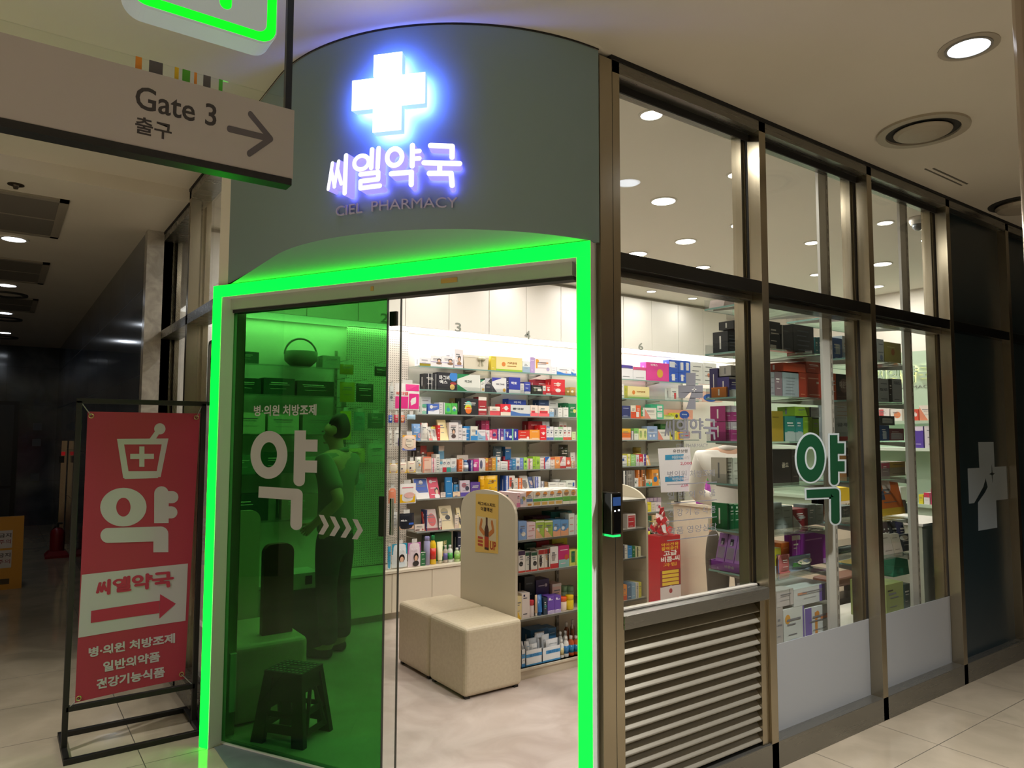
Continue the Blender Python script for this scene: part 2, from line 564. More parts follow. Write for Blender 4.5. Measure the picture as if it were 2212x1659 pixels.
# mall walls (the far ones close the hall off behind the camera)
m = MB(); m.box((-3.3, -6.1, 0), (9.6, -6, 3.1), mat('mall_wall_paint', 'b5ac9e', .5)); struct(m.build('wall_south'))
m = MB(); m.box((-3.3, -6, 0), (-3.2, 2.6, 3.1), mat('mall_wall_paint', 'b5ac9e', .5)); m.box((-3.3, 2.6, 0), (-3.2, 12.4, 3.1), MARBLEK); struct(m.build('wall_west'))
m = MB(); m.box((9.5, -6, 0), (9.6, .3, 3.1), mat('dark_hall_wall', '3a3a3a', .6)); struct(m.build('wall_east'))
m = MB(); m.box((-3.2, 12.2, 0), (1.2, 12.3, 2.95), MARBLEF); struct(m.build('wall_north'))
m = MB(); m.box((.81, 3.60, 0), (1.0, 12.2, 2.931), MARBLEK)
m.box((.804, 3.50, 0), (1.0, 3.60, 2.931), MARBLEL); struct(m.build('wall_corridor'))
# shop inner walls
m = MB(); m.box((.95, BACK, 0), (ENDX + .1, BACK + .08, ZC), SHOPWALL); struct(m.build('wall_back'))
m = MB(); m.box((ENDX, .15, 2.36), (ENDX + .08, BACK, ZC), SHOPWALL); m.box((ENDX, .15, 0), (ENDX + .08, BACK, 2.36), MINT); struct(m.build('wall_end'))
# wall over the doorway, inside the drum
m = MB(); m.prism([door_pt(-.0, 2.245, -.03), door_pt(2.0, 2.245, -.03), door_pt(2.0, 2.245, -.07), door_pt(-.0, 2.245, -.07)], (0, 0, .755), SHOPWALL)
struct(m.build('wall_over_door'))

# drum fascia: straight run, quarter round, and its green-lit soffit
m = MB(); m.sm = False
ss = [-.84, -.4] + [DR * math.pi / 2 * i / 48 for i in range(49)]
pts = [drum_pt(s, 2.2407, 0) for s in ss]
up = Vector((0, 0, ZM - 2.2407 - .006))
m.sm = True
m.add([p for p in pts] + [p + up for p in pts], [(i, i + len(pts), i + 1 + len(pts), i + 1)[::-1] for i in range(len(pts) - 1)], FASCIA)
m.sm = False
cum = [0.0]
for p, q in zip(pts, pts[1:]):
    cum.append(cum[-1] + (q - p).length)
ch = [door_pt(.0 + 2.0 * (c / cum[-1]), 2.2407, -.05) for c in cum]
m.add(pts + ch, [(i, i + 1, i + 1 + len(pts), i + len(pts)) for i in range(len(pts) - 1)], FASCIA)
struct(m.build('wall_entrance'))
m = MB()
pts2 = [drum_pt(s, ZM - .006, .004) for s in ss]
m.add(pts2 + [p + Vector((0, 0, .006)) for p in pts2], [(i, i + 1, i + 1 + len(pts2), i + len(pts2)) for i in range(len(pts2) - 1)], DARKGAP)
struct(m.build('trim_2'))

# ---------------------------------------------------------------- right facade
MULL = [1.975, 2.939, 3.9125, 4.862, 5.77, 6.72, 7.67]     # right edge of each upright
m = MB()
m.box((1.868, 0, 0), (1.975, .055, ZM - .02), STEEL); m.box((1.905, .055, 0), (1.975, .15, ZM - .02), STEEL); m.box((1.934, -.0006, 0), (1.936, 0, ZM - .02), DARKGAP)
m.box((1.975, .085, 0), (2.03, .14, ZM - .02), STEEL)
struct(m.build('pillar', bevel=.002))
for i, x in enumerate(MULL[1:], 2):
    m = MB()
    m.box((x - .05, 0, 0), (x, .15, ZM - .02), STEEL)
    m.box((x - .0512, .066, .12), (x - .0502, .082, ZM - .03), DARKGAP)
    m.box((x - .075, .085, .12), (x - .05, .14, ZM - .03), STEEL)
    struct(m.build('trim_%d' % (i + 1), bevel=.0015))
m = MB()
m.box((1.935, .0, ZM - .068), (8.0, .15, ZM - .018), STEELH)
m.box((1.93, -.004, ZM - .018), (8.0, .15, ZM - .001), DARKGAP)
m.box((1.975, .06, ZM - .10), (8.0, .068, ZM - .068), DARKGAP)
struct(m.build('trim_20'))
m = MB(); m.box((1.975, 0, 0), (8.0, .15, .118), STEELH); struct(m.build('baseboard_right', bevel=.0015))
TRANS = brushed('rail_steel_mirror_dark', '4a4c4e', .2, (1.5, 60, 60))  # steel coloured darker to stand in for the dark hall it reflects
m = MB()
for a, b in zip(MULL, MULL[1:]):
    m.box((a, .002, 2.162), (b - .05, .14, 2.222), TRANS)
    m.box((a, .055, 2.138), (b - .05, .14, 2.162), STEELH)
struct(m.build('trim_21', bevel=.0015))
for i in range(6):
    a, b = MULL[i], MULL[i + 1] - .05
    w = sthing('window_%d' % (i + 1), (a, .07, 0))
    lowz = .8195 if i == 0 else .118
    if i < 3:
        MB().box((a, .070, 2.2), (b, .078, ZM - .03), CLEAR).build('upper_pane', w)
        MB().box((a, .070, lowz), (b, .078, 2.165), CLEAR).build('lower_pane', w)
        if i:
            MB().box((a, .0665, .118), (b, .0695, .515), FROST).build('film', w)
    else:
        MB().box((a, .052, 2.2), (b, .070, ZM - .05), NAVY).build('upper_panel', w)
        MB().box((a, .052, .118), (b, .070, 2.165), NAVY).build('lower_panel', w)
# louvre under the first window
lv = thing('louvre_grille', 'brushed steel louvre grille below the first window right of the doorway', 'grille', (2.43, .05, 0))
m = MB(); m.box((1.976, -.004, .757), (2.888, .083, .809), STEELH); m.box((1.976, .055, .809), (2.888, .083, .818), mat('pale_sill', 'a9a49a', .3)); m.build('sill', lv, .002)
m = MB(); m.box((2.031, .085, .1185), (2.863, .095, .8), mat('louvre_back', '5c5a52', .5)); m.build('back_plate', lv)
m = MB(); m.box((2.838, .012, .1185), (2.888, .083, .757), STEEL); m.build('side_frame', lv)
m = MB(); m.box((1.976, .012, .1185), (1.99, .083, .757), STEEL); m.build('side_frame', lv)
LOUV = brushed('louvre_steel', '989386', .36, (1.5, 50, 50))
LOUV.node_tree.nodes['Principled BSDF'].inputs['Metallic'].default_value = .65
NB_ = 13
for k in range(NB_):
    z = .745 - k * (.745 - .128) / NB_
    h = (.745 - .128) / NB_
    mm = MB()
    mm.prism([(1.99, .016, z - h * .74), (1.99, .015, z - h * .82), (1.99, .022, z - h * .90), (1.99, .075, z - h * .90), (1.99, .075, z), (1.99, .052, z)], (.848, 0, 0), LOUV)
    mm.build('slat', lv, .002)

# ---------------------------------------------------------------- left facade (side corridor)
LM = [1.797, 2.64, 3.50]
for i, y in enumerate(LM):
    m = MB()
    d = .05 if i else .055
    m.box((XL, y, 0), (XL + .12, y + d, 2.93 if y > 2.69 else ZM - .02), STEEL)
    m.box((XL - .0008, y + .022, 0), (XL, y + .026, 2.9), DARKGAP)
    if i:
        m.box((XL + .085, y - .03, .12), (XL + .115, y, 2.9), STEEL)
    struct(m.build('trim_%d' % (31 + i), bevel=.0015))
m = MB()
m.box((XL, 1.84, 2.165), (XL + .12, 3.5, 2.222), STEELH)
m.box((XL, 1.84, 0), (XL + .12, 3.5, .118), STEELH)
m.box((XL, 1.84, ZM - .068), (XL + .12, 2.69, ZM - .018), STEELH); m.box((XL - .004, 1.84, ZM - .018), (XL + .12, 2.69, ZM - .001), DARKGAP)
m.box((XL, 2.69, 2.931 - .068), (XL + .12, 3.5, 2.931 - .018), STEELH); m.box((XL - .004, 2.69, 2.931 - .018), (XL + .12, 3.5, 2.93), DARKGAP)
struct(m.build('trim_34'))
for i, (a, b, top) in enumerate([(1.84, 2.64, ZM - .06), (2.69, 3.50, 2.87)]):
    w = sthing('window_%d' % (11 + i), (XL, a, 0))
    MB().box((XL + .060, a, 2.2), (XL + .068, b, top), CLEAR).build('upper_pane', w)
    MB().box((XL + .060, a, .118), (XL + .068, b, 2.17), CLEAR).build('lower_pane', w)
m = MB(); m.box((1.0, 1.78, .118), (1.03, 3.75, .40), SHOPWALL); struct(m.build('wall_sill'))

# ---------------------------------------------------------------- doorway
pt = thing('entrance_portal', 'square portal outlined in glowing green light around the shop entrance', 'door frame', (*(DP0 + DU).xy, 0))


def portal_box(mb, s0, s1, z0, z1, d0, d1, mt):
    mb.prism([door_pt(s0, z0, d0), door_pt(s1, z0, d0), door_pt(s1, z0, d1), door_pt(s0, z0, d1)], (0, 0, z1 - z0), mt)


for nm, (a, b, c, d) in {'post': (0, .062, 0, 2.2385), 'post_': (1.938, 1.995, 0, 2.2385), 'lintel': (.062, 1.938, 2.179, 2.2385)}.items():
    m = MB(); portal_box(m, a, b, c, d, -.10 if a < .01 else (-.09 if a < 1 else -.07), 0, WHITEP); m.build(nm.strip('_'), pt)
m = MB(); e = .0045
portal_box(m, e, .0575, .004, 2.179, 0.0004, .004, LED); m.build('light_strip', pt)
m = MB(); portal_box(m, 1.9425, 2.0 - e, .004, 2.179, 0.0004, .004, LED); m.build('light_strip', pt)
m = MB(); portal_box(m, e, 2.0 - e, 2.1795, 2.2365, 0.0004, .004, LED); m.build('light_strip', pt)
m = MB(); portal_box(m, .062, 1.90, 2.125, 2.179, -.135, -.055, mat('door_header_steel', 'b4b8b0', .4, .2)); portal_box(m, .062, 1.90, 2.110, 2.125, -.12, -.07, mat('dark_rubber', '2a2c2a', .6)); m.build('header', pt)
m = MB(); portal_box(m, .93, .945, 2.145, 2.165, -.055, -.052, mat('sensor_amber', 'c79a5a', .4)); m.build('indicator', pt)
m = MB(); portal_box(m, 1.30, 1.38, 2.145, 2.165, -.055, -.052, mat('sensor_amber', 'c79a5a', .4)); m.build('sensor', pt)

dr = sthing('door_1', (*(DP0 + DU * .5).xy, 0))
GD = -.082      # leaf plane
m = MB(); portal_box(m, .064, 1.005, .012, 2.108, GD - .005, GD + .005, GREENG); m.build('green_leaf', dr)
m = MB(); portal_box(m, .064, 1.06, .012, 2.108, GD - .03, GD - .022, CLEAR); m.build('clear_leaf', dr)
m = MB(); portal_box(m, 1.058, 1.062, .012, 2.108, GD - .031, GD - .021, mat('dark_seal', '3a3b33', .5)); portal_box(m, 1.0045, 1.0075, .012, 2.108, GD - .006, GD + .006, mat('dark_seal', '3a3b33', .5)); m.build('seal', dr)
m = MB(); portal_box(m, .992, 1.03, 1.99, 2.055, GD - .045, GD - .031, BLACKG); m.build('sensor_box', dr)
m = MB(); portal_box(m, .965, .998, 1.05, 1.225, GD - .024, GD - .006, BLACKG); m.build('handle', dr, .004)
m = MB(); portal_box(m, 1.005, 1.02, 1.055, 1.215, GD - .05, GD - .032, mat('chrome', 'c9c9c6', .12, 1)); m.build('handle', dr, .004)
df = lambda u, v, d: door_pt(u, v, GD + .0062 + d)
tf = lambda x, y: (.203 + (x - 180) * .000683, 1.517 - (y - 330) * .000519)
m = MB(); glyph(m, YAK, df, tf, .0006, VINYL)
put_text(m, '병·의원 처방조제', df, .218, .612, 1.587, 1.640, VINYL, bold=.022)
for k in range(4):
    x = 820 + k * 94
    q = [(x, 1078 + k * 6), (x + 42, 1080 + k * 6), (x + 88, 1168 + k * 6), (x + 42, 1250 + k * 6), (x, 1248 + k * 6), (x + 44, 1164 + k * 6)]
    for tri in ((q[0], q[1], q[2], q[5]), (q[5], q[2], q[3], q[4])):
        solid(m, [tf(*p) for p in tri], df, .0006, VINYL)
m.build('door_lettering', dr)

# ---------------------------------------------------------------- far corridor details
dd = sthing('door_2', (-.2, 12.19, 0))
m = MB(); m.box((-.75, 12.17, 0), (.29, 12.2, 2.02), mat('dark_door_trim', '14161a', .4)); m.build('frame', dd)
m = MB(); m.box((-.68, 12.15, 0), (.22, 12.17, 1.96), mat('dark_door_leaf', '2c3138', .35)); m.build('leaf', dd)
m = MB()
for k in range(3):
    m.box((.02 - .2 * k, 12.145, .62 - .1 * k), (.22 - .2 * k, 12.15, .66 - .1 * k), mat('dark_door_trim', '14161a', .4))
m.build('stripe', dd)
for k, (px, py) in enumerate([(81, 922), (79, 956), (75, 1031)]):
    p = onY(px, py, 12.19)
    o = MB().box((p.x - .06, 12.175, p.z - .06), (p.x + .06, 12.2, p.z + .06), mat('switch_plate', '6a6d74', .5)).build('wall_plate')
    tag(o, ['topmost wall plate on the dark marble wall at the corridor end', 'middle square wall plate on the dark marble corridor end wall', 'lowest wall plate on the dark marble wall at the corridor end'][k], 'wall plate', 'plates on the far marble wall')

# ================================================================== SIGNS AND MALL THINGS
CROSSF = mat('cross_face_light', 'ffffff', .4, 0, .3, (.80, .90, 1.0), 3.2)
HALO = mat('blue_back_light', '2038ff', .4, 0, .3, (.10, .18, 1.0), 80.0)
SIDEB = mat('blue_lit_side', '9fb0ff', .4, 0, .3, (.11, .19, 1.0), 3.2)
LETF = mat('letter_face_light', 'ffffff', .4, 0, .3, (.86, .84, 1.0), 1.25)
LETS = mat('letter_side_light', 'a9a3f0', .4, 0, .3, (.30, .25, 1.0), 1.0)
HALO2 = mat('violet_back_light', '3a30ff', .4, 0, .3, (.16, .14, 1.0), 16.0)

cs = thing('cross_sign', 'big glowing white cross sign mounted on the grey drum over the entrance', 'sign', drum_pt(.68, 2.6, .03))
m = MB(); w = .265; h = .29; t = .094
cx0, cz0 = .547, 2.586
xa, xb = cx0 + .082, cx0 + .185
za, zb = cz0 + .093, cz0 + .208
for q in ([(xa, cz0), (xb, cz0), (xb, za), (xa, za)], [(xa, zb), (xb, zb), (xb, cz0 + h), (xa, cz0 + h)], [(cx0, za), (cx0 + w, za), (cx0 + w, zb), (cx0, zb)]):
    solid(m, q, drum_pt, .07, CROSSF, d0=.035, side=SIDEB, back=HALO)
m.build('cross_body', cs)
m = MB()
for u, v in ((xa + .02, za + .03), (xb - .02, za + .03), (xa + .02, zb - .03), (xb - .02, zb - .03)):
    m.bar(drum_pt(u, v, 0), drum_pt(u, v, .036), .004, mat('sign_standoff', '8a8f99', .3, 1), seg=6)
m.build('standoff', cs)

ls = thing('letter_sign', 'row of four glowing rounded white channel letters on the grey drum', 'sign', drum_pt(.69, 2.38, .02))
tfn = fit(NB, .44, .937, 2.372, 2.528)
for g in LETTERS:
    m = MB(); glyph(m, g, drum_pt, tfn, .06, LETF, side=LETS, back=HALO2, d0=.012); m.build('letter', ls)
ml = thing('metal_lettering', 'thin grey metal capital letters below the glowing letters on the drum', 'lettering', drum_pt(.68, 2.31, .004))
for tx, u0, u1 in (('CIEL', .440, .560), ('PHARMACY', .598, .920)):
    m = MB(); put_text(m, tx, lambda u, v, d: drum_pt(u, v, d + .004), u0, u1, 2.317, 2.355, mat('steel_lettering', 'bdbbc8', .4), bold=0.0, depth=.007); m.build('word', ml)

# hanging direction sign
GY = .2
gs = thing('direction_sign', 'white hanging direction sign with a dark right arrow and black underside', 'sign', (.35, GY, 2.29))
X0, X1 = -.75, .732
WPAN = mat('sign_panel_white', 'b4adb1', .45)
MB().box((X0, GY, 2.309), (X1, GY + .05, 2.534), WPAN).build('panel', gs)
MB().box((X0, GY - .002, 2.287), (X1 - .004, GY + .052, 2.309), mat('dark_blue_black_trim', '15161f', .35)).build('bottom_rail', gs)
MB().box((X1 - .025, GY + .015, 2.534), (X1 - .005, GY + .035, ZM), mat('navy_rod', '10182c', .3)).build('rod', gs)
MB().box((X0, GY + .02, 2.534), (X1 - .03, GY + .026, 2.578), CLEAR).build('glass_strip', gs)
m = MB()
for px0, px1, c in ((294, 308, 'e2902f'), (324, 354, '57545c'), (380, 389, 'd9b520'), (397, 414, '4ea52c'), (423, 429, 'e2902f'), (443, 459, '57545c'), (477, 485, '4db53a')):
    a = onY(px0, 150, GY).x; b = onY(px1, 150, GY).x
    m = MB(); m.box((a, GY + .018, 2.536), (b, GY + .0198, 2.578), CARD, c); m.build('colour_bar', gs)
m = MB(); f = flatY(GY - .0004)
DK = mat('sign_dark_print', '3a353c', .5); GR = mat('sign_grey_print', '5e5963', .5)
put_text(m, 'Gate 3', f, .279, .497, 2.418, 2.486, DK, bold=.014)
put_text(m, '출구', f, .281, .376, 2.346, 2.397, DK, bold=.02)
m.build('lettering', gs)
m = MB()
g = [('s', [(0, 50), (118, 50)], 15, 1, 0), ('s', [(62, 4), (127, 50)], 15, 1, 1), ('s', [(62, 96), (127, 50)], 15, 1, 1)]
glyph(m, g, f, fit((0, 130, 0, 100), .535, .662, 2.355, 2.49), .0005, GR)
m.build('arrow', gs)
# the light box above it
eb = thing('exit_light_box', 'white box sign with a thick glowing green outline above the direction sign', 'sign', (.43, GY + .02, 2.75))
BX0, BX1, BZ0, BZ1 = .238, .66, 2.700, 2.99
MILK = mat('milky_box', 'aeb6b4', .4, 0, .5, (.62, .70, .72), .22)
GLOW = mat('green_sign_light', '10f020', .4, 0, .3, (0.0, 1.0, 0.01), 1.5)


def rrect(x0, x1, z0, z1, r, n=8):
    p = []
    for cx, cz, a0 in ((x1 - r, z1 - r, 0), (x0 + r, z1 - r, 90), (x0 + r, z0 + r, 180), (x1 - r, z0 + r, 270)):
        p += [(cx + r * math.cos(math.radians(a0 + 90 * i / n)), cz + r * math.sin(math.radians(a0 + 90 * i / n))) for i in range(n + 1)]
    return p


def framering(mb, o, i, fn, d, mt):
    n = len(o)
    for k in range(n):
        mb.quad([fn(*o[k], d), fn(*o[(k + 1) % n], d), fn(*i[(k + 1) % n], d), fn(*i[k], d)], mt)


m = MB(); fo = lambda u, v, d: Vector((u, GY + .05 - d, v))
solid(m, rrect(BX0, BX1, BZ0, BZ1, .055), fo, .085, MILK, d0=0, back=MILK); m.build('box', eb)
m = MB(); framering(m, rrect(BX0 + .008, BX1 - .004, BZ0 + .008, BZ1 - .008, .05), rrect(BX0 + .036, BX1 - .032, BZ0 + .036, BZ1 - .036, .03), fo, .0856, GLOW); m.build('glow_border', eb)
m = MB(); glyph(m, [('s', [(.505, 2.95), (.505, 2.79)], .034, 1, 1), ('s', [(.40, 2.93), (.505, 2.95)], .034, 1, 1)], fo, lambda x, y: (x, y), .0856, GLOW); m.build('glow_stroke', eb)
m = MB(); m.box((.44, GY, BZ1 - .01), (.46, GY + .02, ZM), mat('navy_rod', '10182c', .3)); m.build('hanger', eb)

# banner stand and its banner
bs = thing('banner_stand', 'black square-tube floor stand holding the red banner left of the doorway', 'stand', (.61, 2.05, 0))
T = .0125
fx0, fx1, fy = .322, .893, 2.05
m = MB()
for x in (fx0, fx1):
    m.box((x - T, fy - T, 0), (x + T, fy + T, 1.66), BLACKP)
m.box((fx0 - T, fy - T, 1.647), (fx1 + T, fy + T, 1.672), BLACKP)
m.build('frame', bs, .002)
MB().box((fx0, fy - T, .185), (fx1, fy + T, .21), BLACKP).build('crossbar', bs, .002)
m = MB()
by0, by1 = 1.895, 2.255
for y in (by0, by1):
    m.box((fx0 - T, y - T, 0), (fx1 + T, y + T, .025), BLACKP)
for x in (fx0, fx1):
    m.box((x - T, by0, .0), (x + T, by1, .025), BLACKP)
m.build('base', bs, .002)
ban = thing('banner', 'crimson cloth banner with white mortar, letters and arrow, tied in the black stand', 'banner', (.61, 2.05, .23))
BL, BRT, BRB, BT, BB = .358, .873, .845, 1.607, .225


def bfn(u, v, d):
    """u, v in 0..1 over the cloth (v from the bottom)."""
    xr = BRB + (BRT - BRB) * v
    x = BL + (xr - BL) * u
    return Vector((x, fy - .016 + .012 * math.sin(u * math.pi) * (1 - v) + .02 * (1 - v) * u - d, BB + (BT - BB) * v + .012 * u * (1 - v)))


m = MB(); m.sm = True
N1, N2 = 10, 24
m.add([bfn(i / N1, j / N2, 0) for j in range(N2 + 1) for i in range(N1 + 1)],
      [(j * (N1 + 1) + i, j * (N1 + 1) + i + 1, (j + 1) * (N1 + 1) + i + 1, (j + 1) * (N1 + 1) + i) for j in range(N2) for i in range(N1)], REDB)
m.sm = False
m.build('cloth', ban)


def bpix(px, py):
    p = onY(px, py, fy - .016)
    v = (p.z - BB) / (BT - BB)
    return ((p.x - BL) / (BRB + (BRT - BRB) * v - BL), v)


def bc(x, y):      # crop coordinates of the banner view -> cloth
    return bpix(x * .4878, 850 + y * .4878)


def bquad(mb, pts, mt, d=.001):
    """a patch laid on the cloth, cut fine enough to follow it"""
    a, b, c, e = [Vector(bc(*p)) for p in pts]
    n = 8
    for j in range(n):
        for i in range(n):
            q = []
            for s_, t_ in ((i, j), (i + 1, j), (i + 1, j + 1), (i, j + 1)):
                s_, t_ = s_ / n, t_ / n
                p = (a * (1 - s_) + b * s_) * (1 - t_) + (e * (1 - s_) + c * s_) * t_
                q.append(bfn(p.x, p.y, d))
            mb.quad(q, mt)


m = MB()
for q in ([(518, 201), (746, 200), (741, 226), (523, 226)], [(518, 201), (546, 203), (574, 374), (546, 376)], [(720, 205), (746, 201), (712, 372), (690, 372)],
          [(544, 345), (712, 345), (700, 376), (552, 380)], [(577, 268), (682, 268), (682, 291), (577, 291)], [(617, 235), (640, 235), (640, 326), (617, 326)],
          [(662, 202), (688, 206), (712, 168), (692, 160)]):
    bquad(m, q, WHITEB)
solid(m, [bc(*p) for p in disc(708, 157, 25)], bfn, .0012, WHITEB)
m.build('mortar_print', ban)
m = MB(); glyph(m, YAKB, bfn, lambda x, y: bc(x, y), .0012, WHITEB); m.build('large_letter', ban)
m = MB()
bquad(m, [(362, 803), (834, 760), (824, 1017), (346, 1082)], WHITEB)
m.build('white_panel', ban)
REDP = mat('crimson_print', 'a82845', .55)
m = MB()
bquad(m, [(404, 964), (709, 925), (707, 981), (402, 1018)], REDP, .002)
for tri in ([(711, 896), (781, 940), (708, 1006), (709, 950)],):
    bquad(m, tri, REDP, .0022)
m.build('arrow_print', ban)
m = MB()


def slant(x0, x1, ya, yb, h):
    """writing that follows the seen slope: baseline ya (left) to yb (right), in banner-crop units"""
    return lambda u, v, d: bfn(*bc(x0 + (x1 - x0) * u, ya + (yb - ya) * u - h * v), d)


glyph(m, NAME, slant(428, 770, 898, 862, 66), fit(NB, 0, 1, 0, 1), .002, REDP, grow=5)
m.build('crimson_lettering', ban)
for tx, sl in (('병·의원 처방조제', (393, 778, 1172, 1116, 44)), ('일반의약품', (458, 712, 1240, 1198, 46)), ('건강기능식품', (428, 733, 1316, 1268, 46))):
    m = MB(); put_text(m, tx, slant(*sl), 0, 1, 0, 1, WHITEB, bold=.035, depth=.0015); m.build('white_lettering', ban)
for u, v in ((.03, .985), (.965, .985), (.03, .012), (.965, .02)):
    p = bfn(u, v, 0.002)
    m = MB()
    for k in range(12):
        a, b = 2 * math.pi * k / 12, 2 * math.pi * (k + 1) / 12
        m.bar(p + Vector((.010 * math.cos(a), 0, .010 * math.sin(a))), p + Vector((.010 * math.cos(b), 0, .010 * math.sin(b))), .003, mat('brass', 'b8a274', .3, 1), seg=6)
    m.build('eyelet', ban)
    m = MB(); cxx = fx0 + T if u < .5 else fx1 - T; czz = 1.645 if v > .5 else .205
    m.bar(p, (cxx, fy - .008, czz), .0025, mat('grey_cord', '8b8a85', .7), seg=5)
    m.build('tie_cord', ban)

# things on the facade
rd = thing('access_reader', 'black card reader with blue screen and green lit base on the steel pillar', 'card reader', (1.9, -.04, 1.2))
m = MB(); m.box((1.872, -.052, 1.128), (1.918, 0, 1.285), BLACKG); m.build('housing', rd, .006)
m = MB(); m.box((1.874, -.0528, 1.236), (1.913, -.0522, 1.268), mat('blue_screen', '10203c', .2, 0, .5, (.05, .12, .35), .5)); m.build('screen', rd)
m = MB(); m.box((1.880, -.0528, 1.214), (1.887, -.0522, 1.220), mat('white_key_light', 'ffffff', .3, 0, .5, (.8, .85, 1), 1.2)); m.box((1.899, -.0528, 1.216), (1.908, -.0522, 1.222), mat('white_key_light', 'ffffff', .3)); m.build('keys', rd)
m = MB(); m.box((1.874, -.050, 1.121), (1.914, -.004, 1.128), mat('green_edge_light', '20d050', .3, 0, .5, (.02, .8, .18), 1.0)); m.build('light_bar', rd)
m = MB(); m.box((1.8705, -.05, 1.132), (1.8719, -.045, 1.281), mat('chrome', 'c9c9c6', .12, 1)); m.build('side_trim', rd)

# green letter on the second window
m = MB(); fw = flatY(.0695)
tfw = lambda x, y: (lambda p: (p.x, p.z))(onY(1640 + x * .1627, 860 + y * .1627, .0695))
glyph(m, YAKW, fw, tfw, .0008, mat('silver_vinyl_edge', '9aa2a3', .45), grow=24)
glyph(m, YAKW, fw, tfw, .0018, mat('deep_green_vinyl', '0d3a22', .4))
tag(m.build('window_lettering'), 'large dark green letter edged in silver on the second window', 'lettering')
# pale cross on the first slate panel
m = MB(); fp = flatY(.0515)
q = lambda a, b: (lambda p: (p.x, p.z))(onY(a, b, .0515))
CROSSV = mat('bluish_grey_vinyl', '8f9ba6', .45)
solid(m, [q(2113, 955), (q(2146, 956)[0], q(2113, 955)[1]), (q(2146, 956)[0], q(2172, 1100)[1]), (q(2113, 955)[0], q(2172, 1100)[1])], fp, .0006, CROSSV)
xL, xA, xB, xR = q(2090, 1010)[0], q(2113, 955)[0], q(2146, 956)[0], q(2174, 1015)[0]
z1, z2, z0 = q(2090, 1012)[1], q(2093, 1088)[1], q(2123, 1145)[1]
m = MB()
zt = q(2113, 955)[1]
solid(m, [(xA, z1), (xB, z1), (xB, zt), (xA, zt)], fp, .0006, CROSSV)
sw = [(xL, z2), (xL + .045, z2 - .005), (xA - .01, z2 + .06), (xA + .06, z1 - .10), (xA + .02, z1 - .02), (xA, z1), (xL, z1)]
solid(m, [(xL, z2), (xL + .075, z2), (xA + .05, z2 + .10), (xA + .09, z1 - .07), (xA + .09, z1), (xL, z1)], fp, .0006, CROSSV)
solid(m, [(xA + .09, z1 - .07), (xB + .0, z1 - .07), (xB, z1), (xA + .09, z1)], fp, .0006, CROSSV)
solid(m, [(xB, z2), (xR, z2), (xR, z1), (xB, z1)], fp, .0006, CROSSV)
solid(m, [(xA + .115, z1 - .13), (xB, z1 - .07), (xA + .09, z1 - .07)], fp, .0006, CROSSV)
solid(m, [(xL + .12, z0), (xB, z0), (xB, z1 - .07), (xA + .115, z1 - .13), (xA + .07, z2 + .06), (xL + .13, z2)], fp, .0006, CROSSV)
cxs, czs = xB - .045, z1 - .045
solid(m, [(cxs - .045, czs), (cxs, czs - .01), (cxs + .045, czs), (cxs, czs + .01)], fp, .0012, NAVY)
solid(m, [(cxs - .008, czs), (cxs, czs - .06), (cxs + .008, czs), (cxs, czs + .06)], fp, .0013, NAVY)
tag(m.build('cross_decal'), 'pale grey-blue cross decal with a swoosh on the dark slate panel', 'decal')

# grey decals on the first window
m = MB(); fg = flatY(.0695)
Fq = lambda x, y: (lambda p: (p.x, p.z))(onY(1330 + x * .1401, 750 + y * .1401, .0695))
GV = mat('window_grey_vinyl', '77777d', .45)
for q in ([(1085, 395), (1232, 395), (1228, 590), (1085, 590)], [(965, 590), (1342, 585), (1340, 700), (965, 700)], [(965, 700), (1150, 690), (1060, 785), (972, 785)],
          [(1170, 690), (1340, 690), (1340, 780), (1228, 790), (1140, 790)], [(1140, 780), (1230, 780), (1232, 960), (1085, 955)]):
    solid(m, [Fq(*p) for p in q], fg, .0006, GV)
tag(m.build('cross_decal'), 'grey cross decal on the glass of the first window above the letters', 'decal')
m = MB()
for q in ([(1165, 655), (1205, 640), (1250, 652), (1205, 662)], [(1200, 650), (1208, 615), (1216, 650), (1208, 700)]):
    solid(m, [Fq(*p) for p in q], fg, .0012, mat('window_white_vinyl', 'd8d6d0', .45))
tag(m.build('star_decal'), 'small white star decal inside the grey cross on the first window', 'decal')
m = MB(); a = Fq(755, 1430); b = Fq(1560, 1120)
glyph(m, NAME, fg, fit(NB, a[0], b[0], a[1], b[1]), .0006, GV)
put_text(m, 'CIEL PHARMACY', fg, Fq(935, 1500)[0], Fq(1425, 1500)[0], Fq(1180, 1545)[1], Fq(1180, 1488)[1], GV, bold=.0)
tag(m.build('window_lettering'), 'grey company lettering with small capitals below on the first window', 'lettering')
Gq = lambda x, y: (lambda p: (p.x, p.z))(onY(1330 + x * .1401, 970 + y * .1401, .0695))
rows = [('병의원 처방조제', 800, 1525, 395, 430, 545, 515), ('일 반 의 약 품', 800, 1540, 745, 715, 835, 790), ('건 강 기 능 식 품', 810, 1545, 1010, 975, 1110, 1055), ('약품 영양상담', 810, 1560, 1290, 1240, 1410, 1325)]
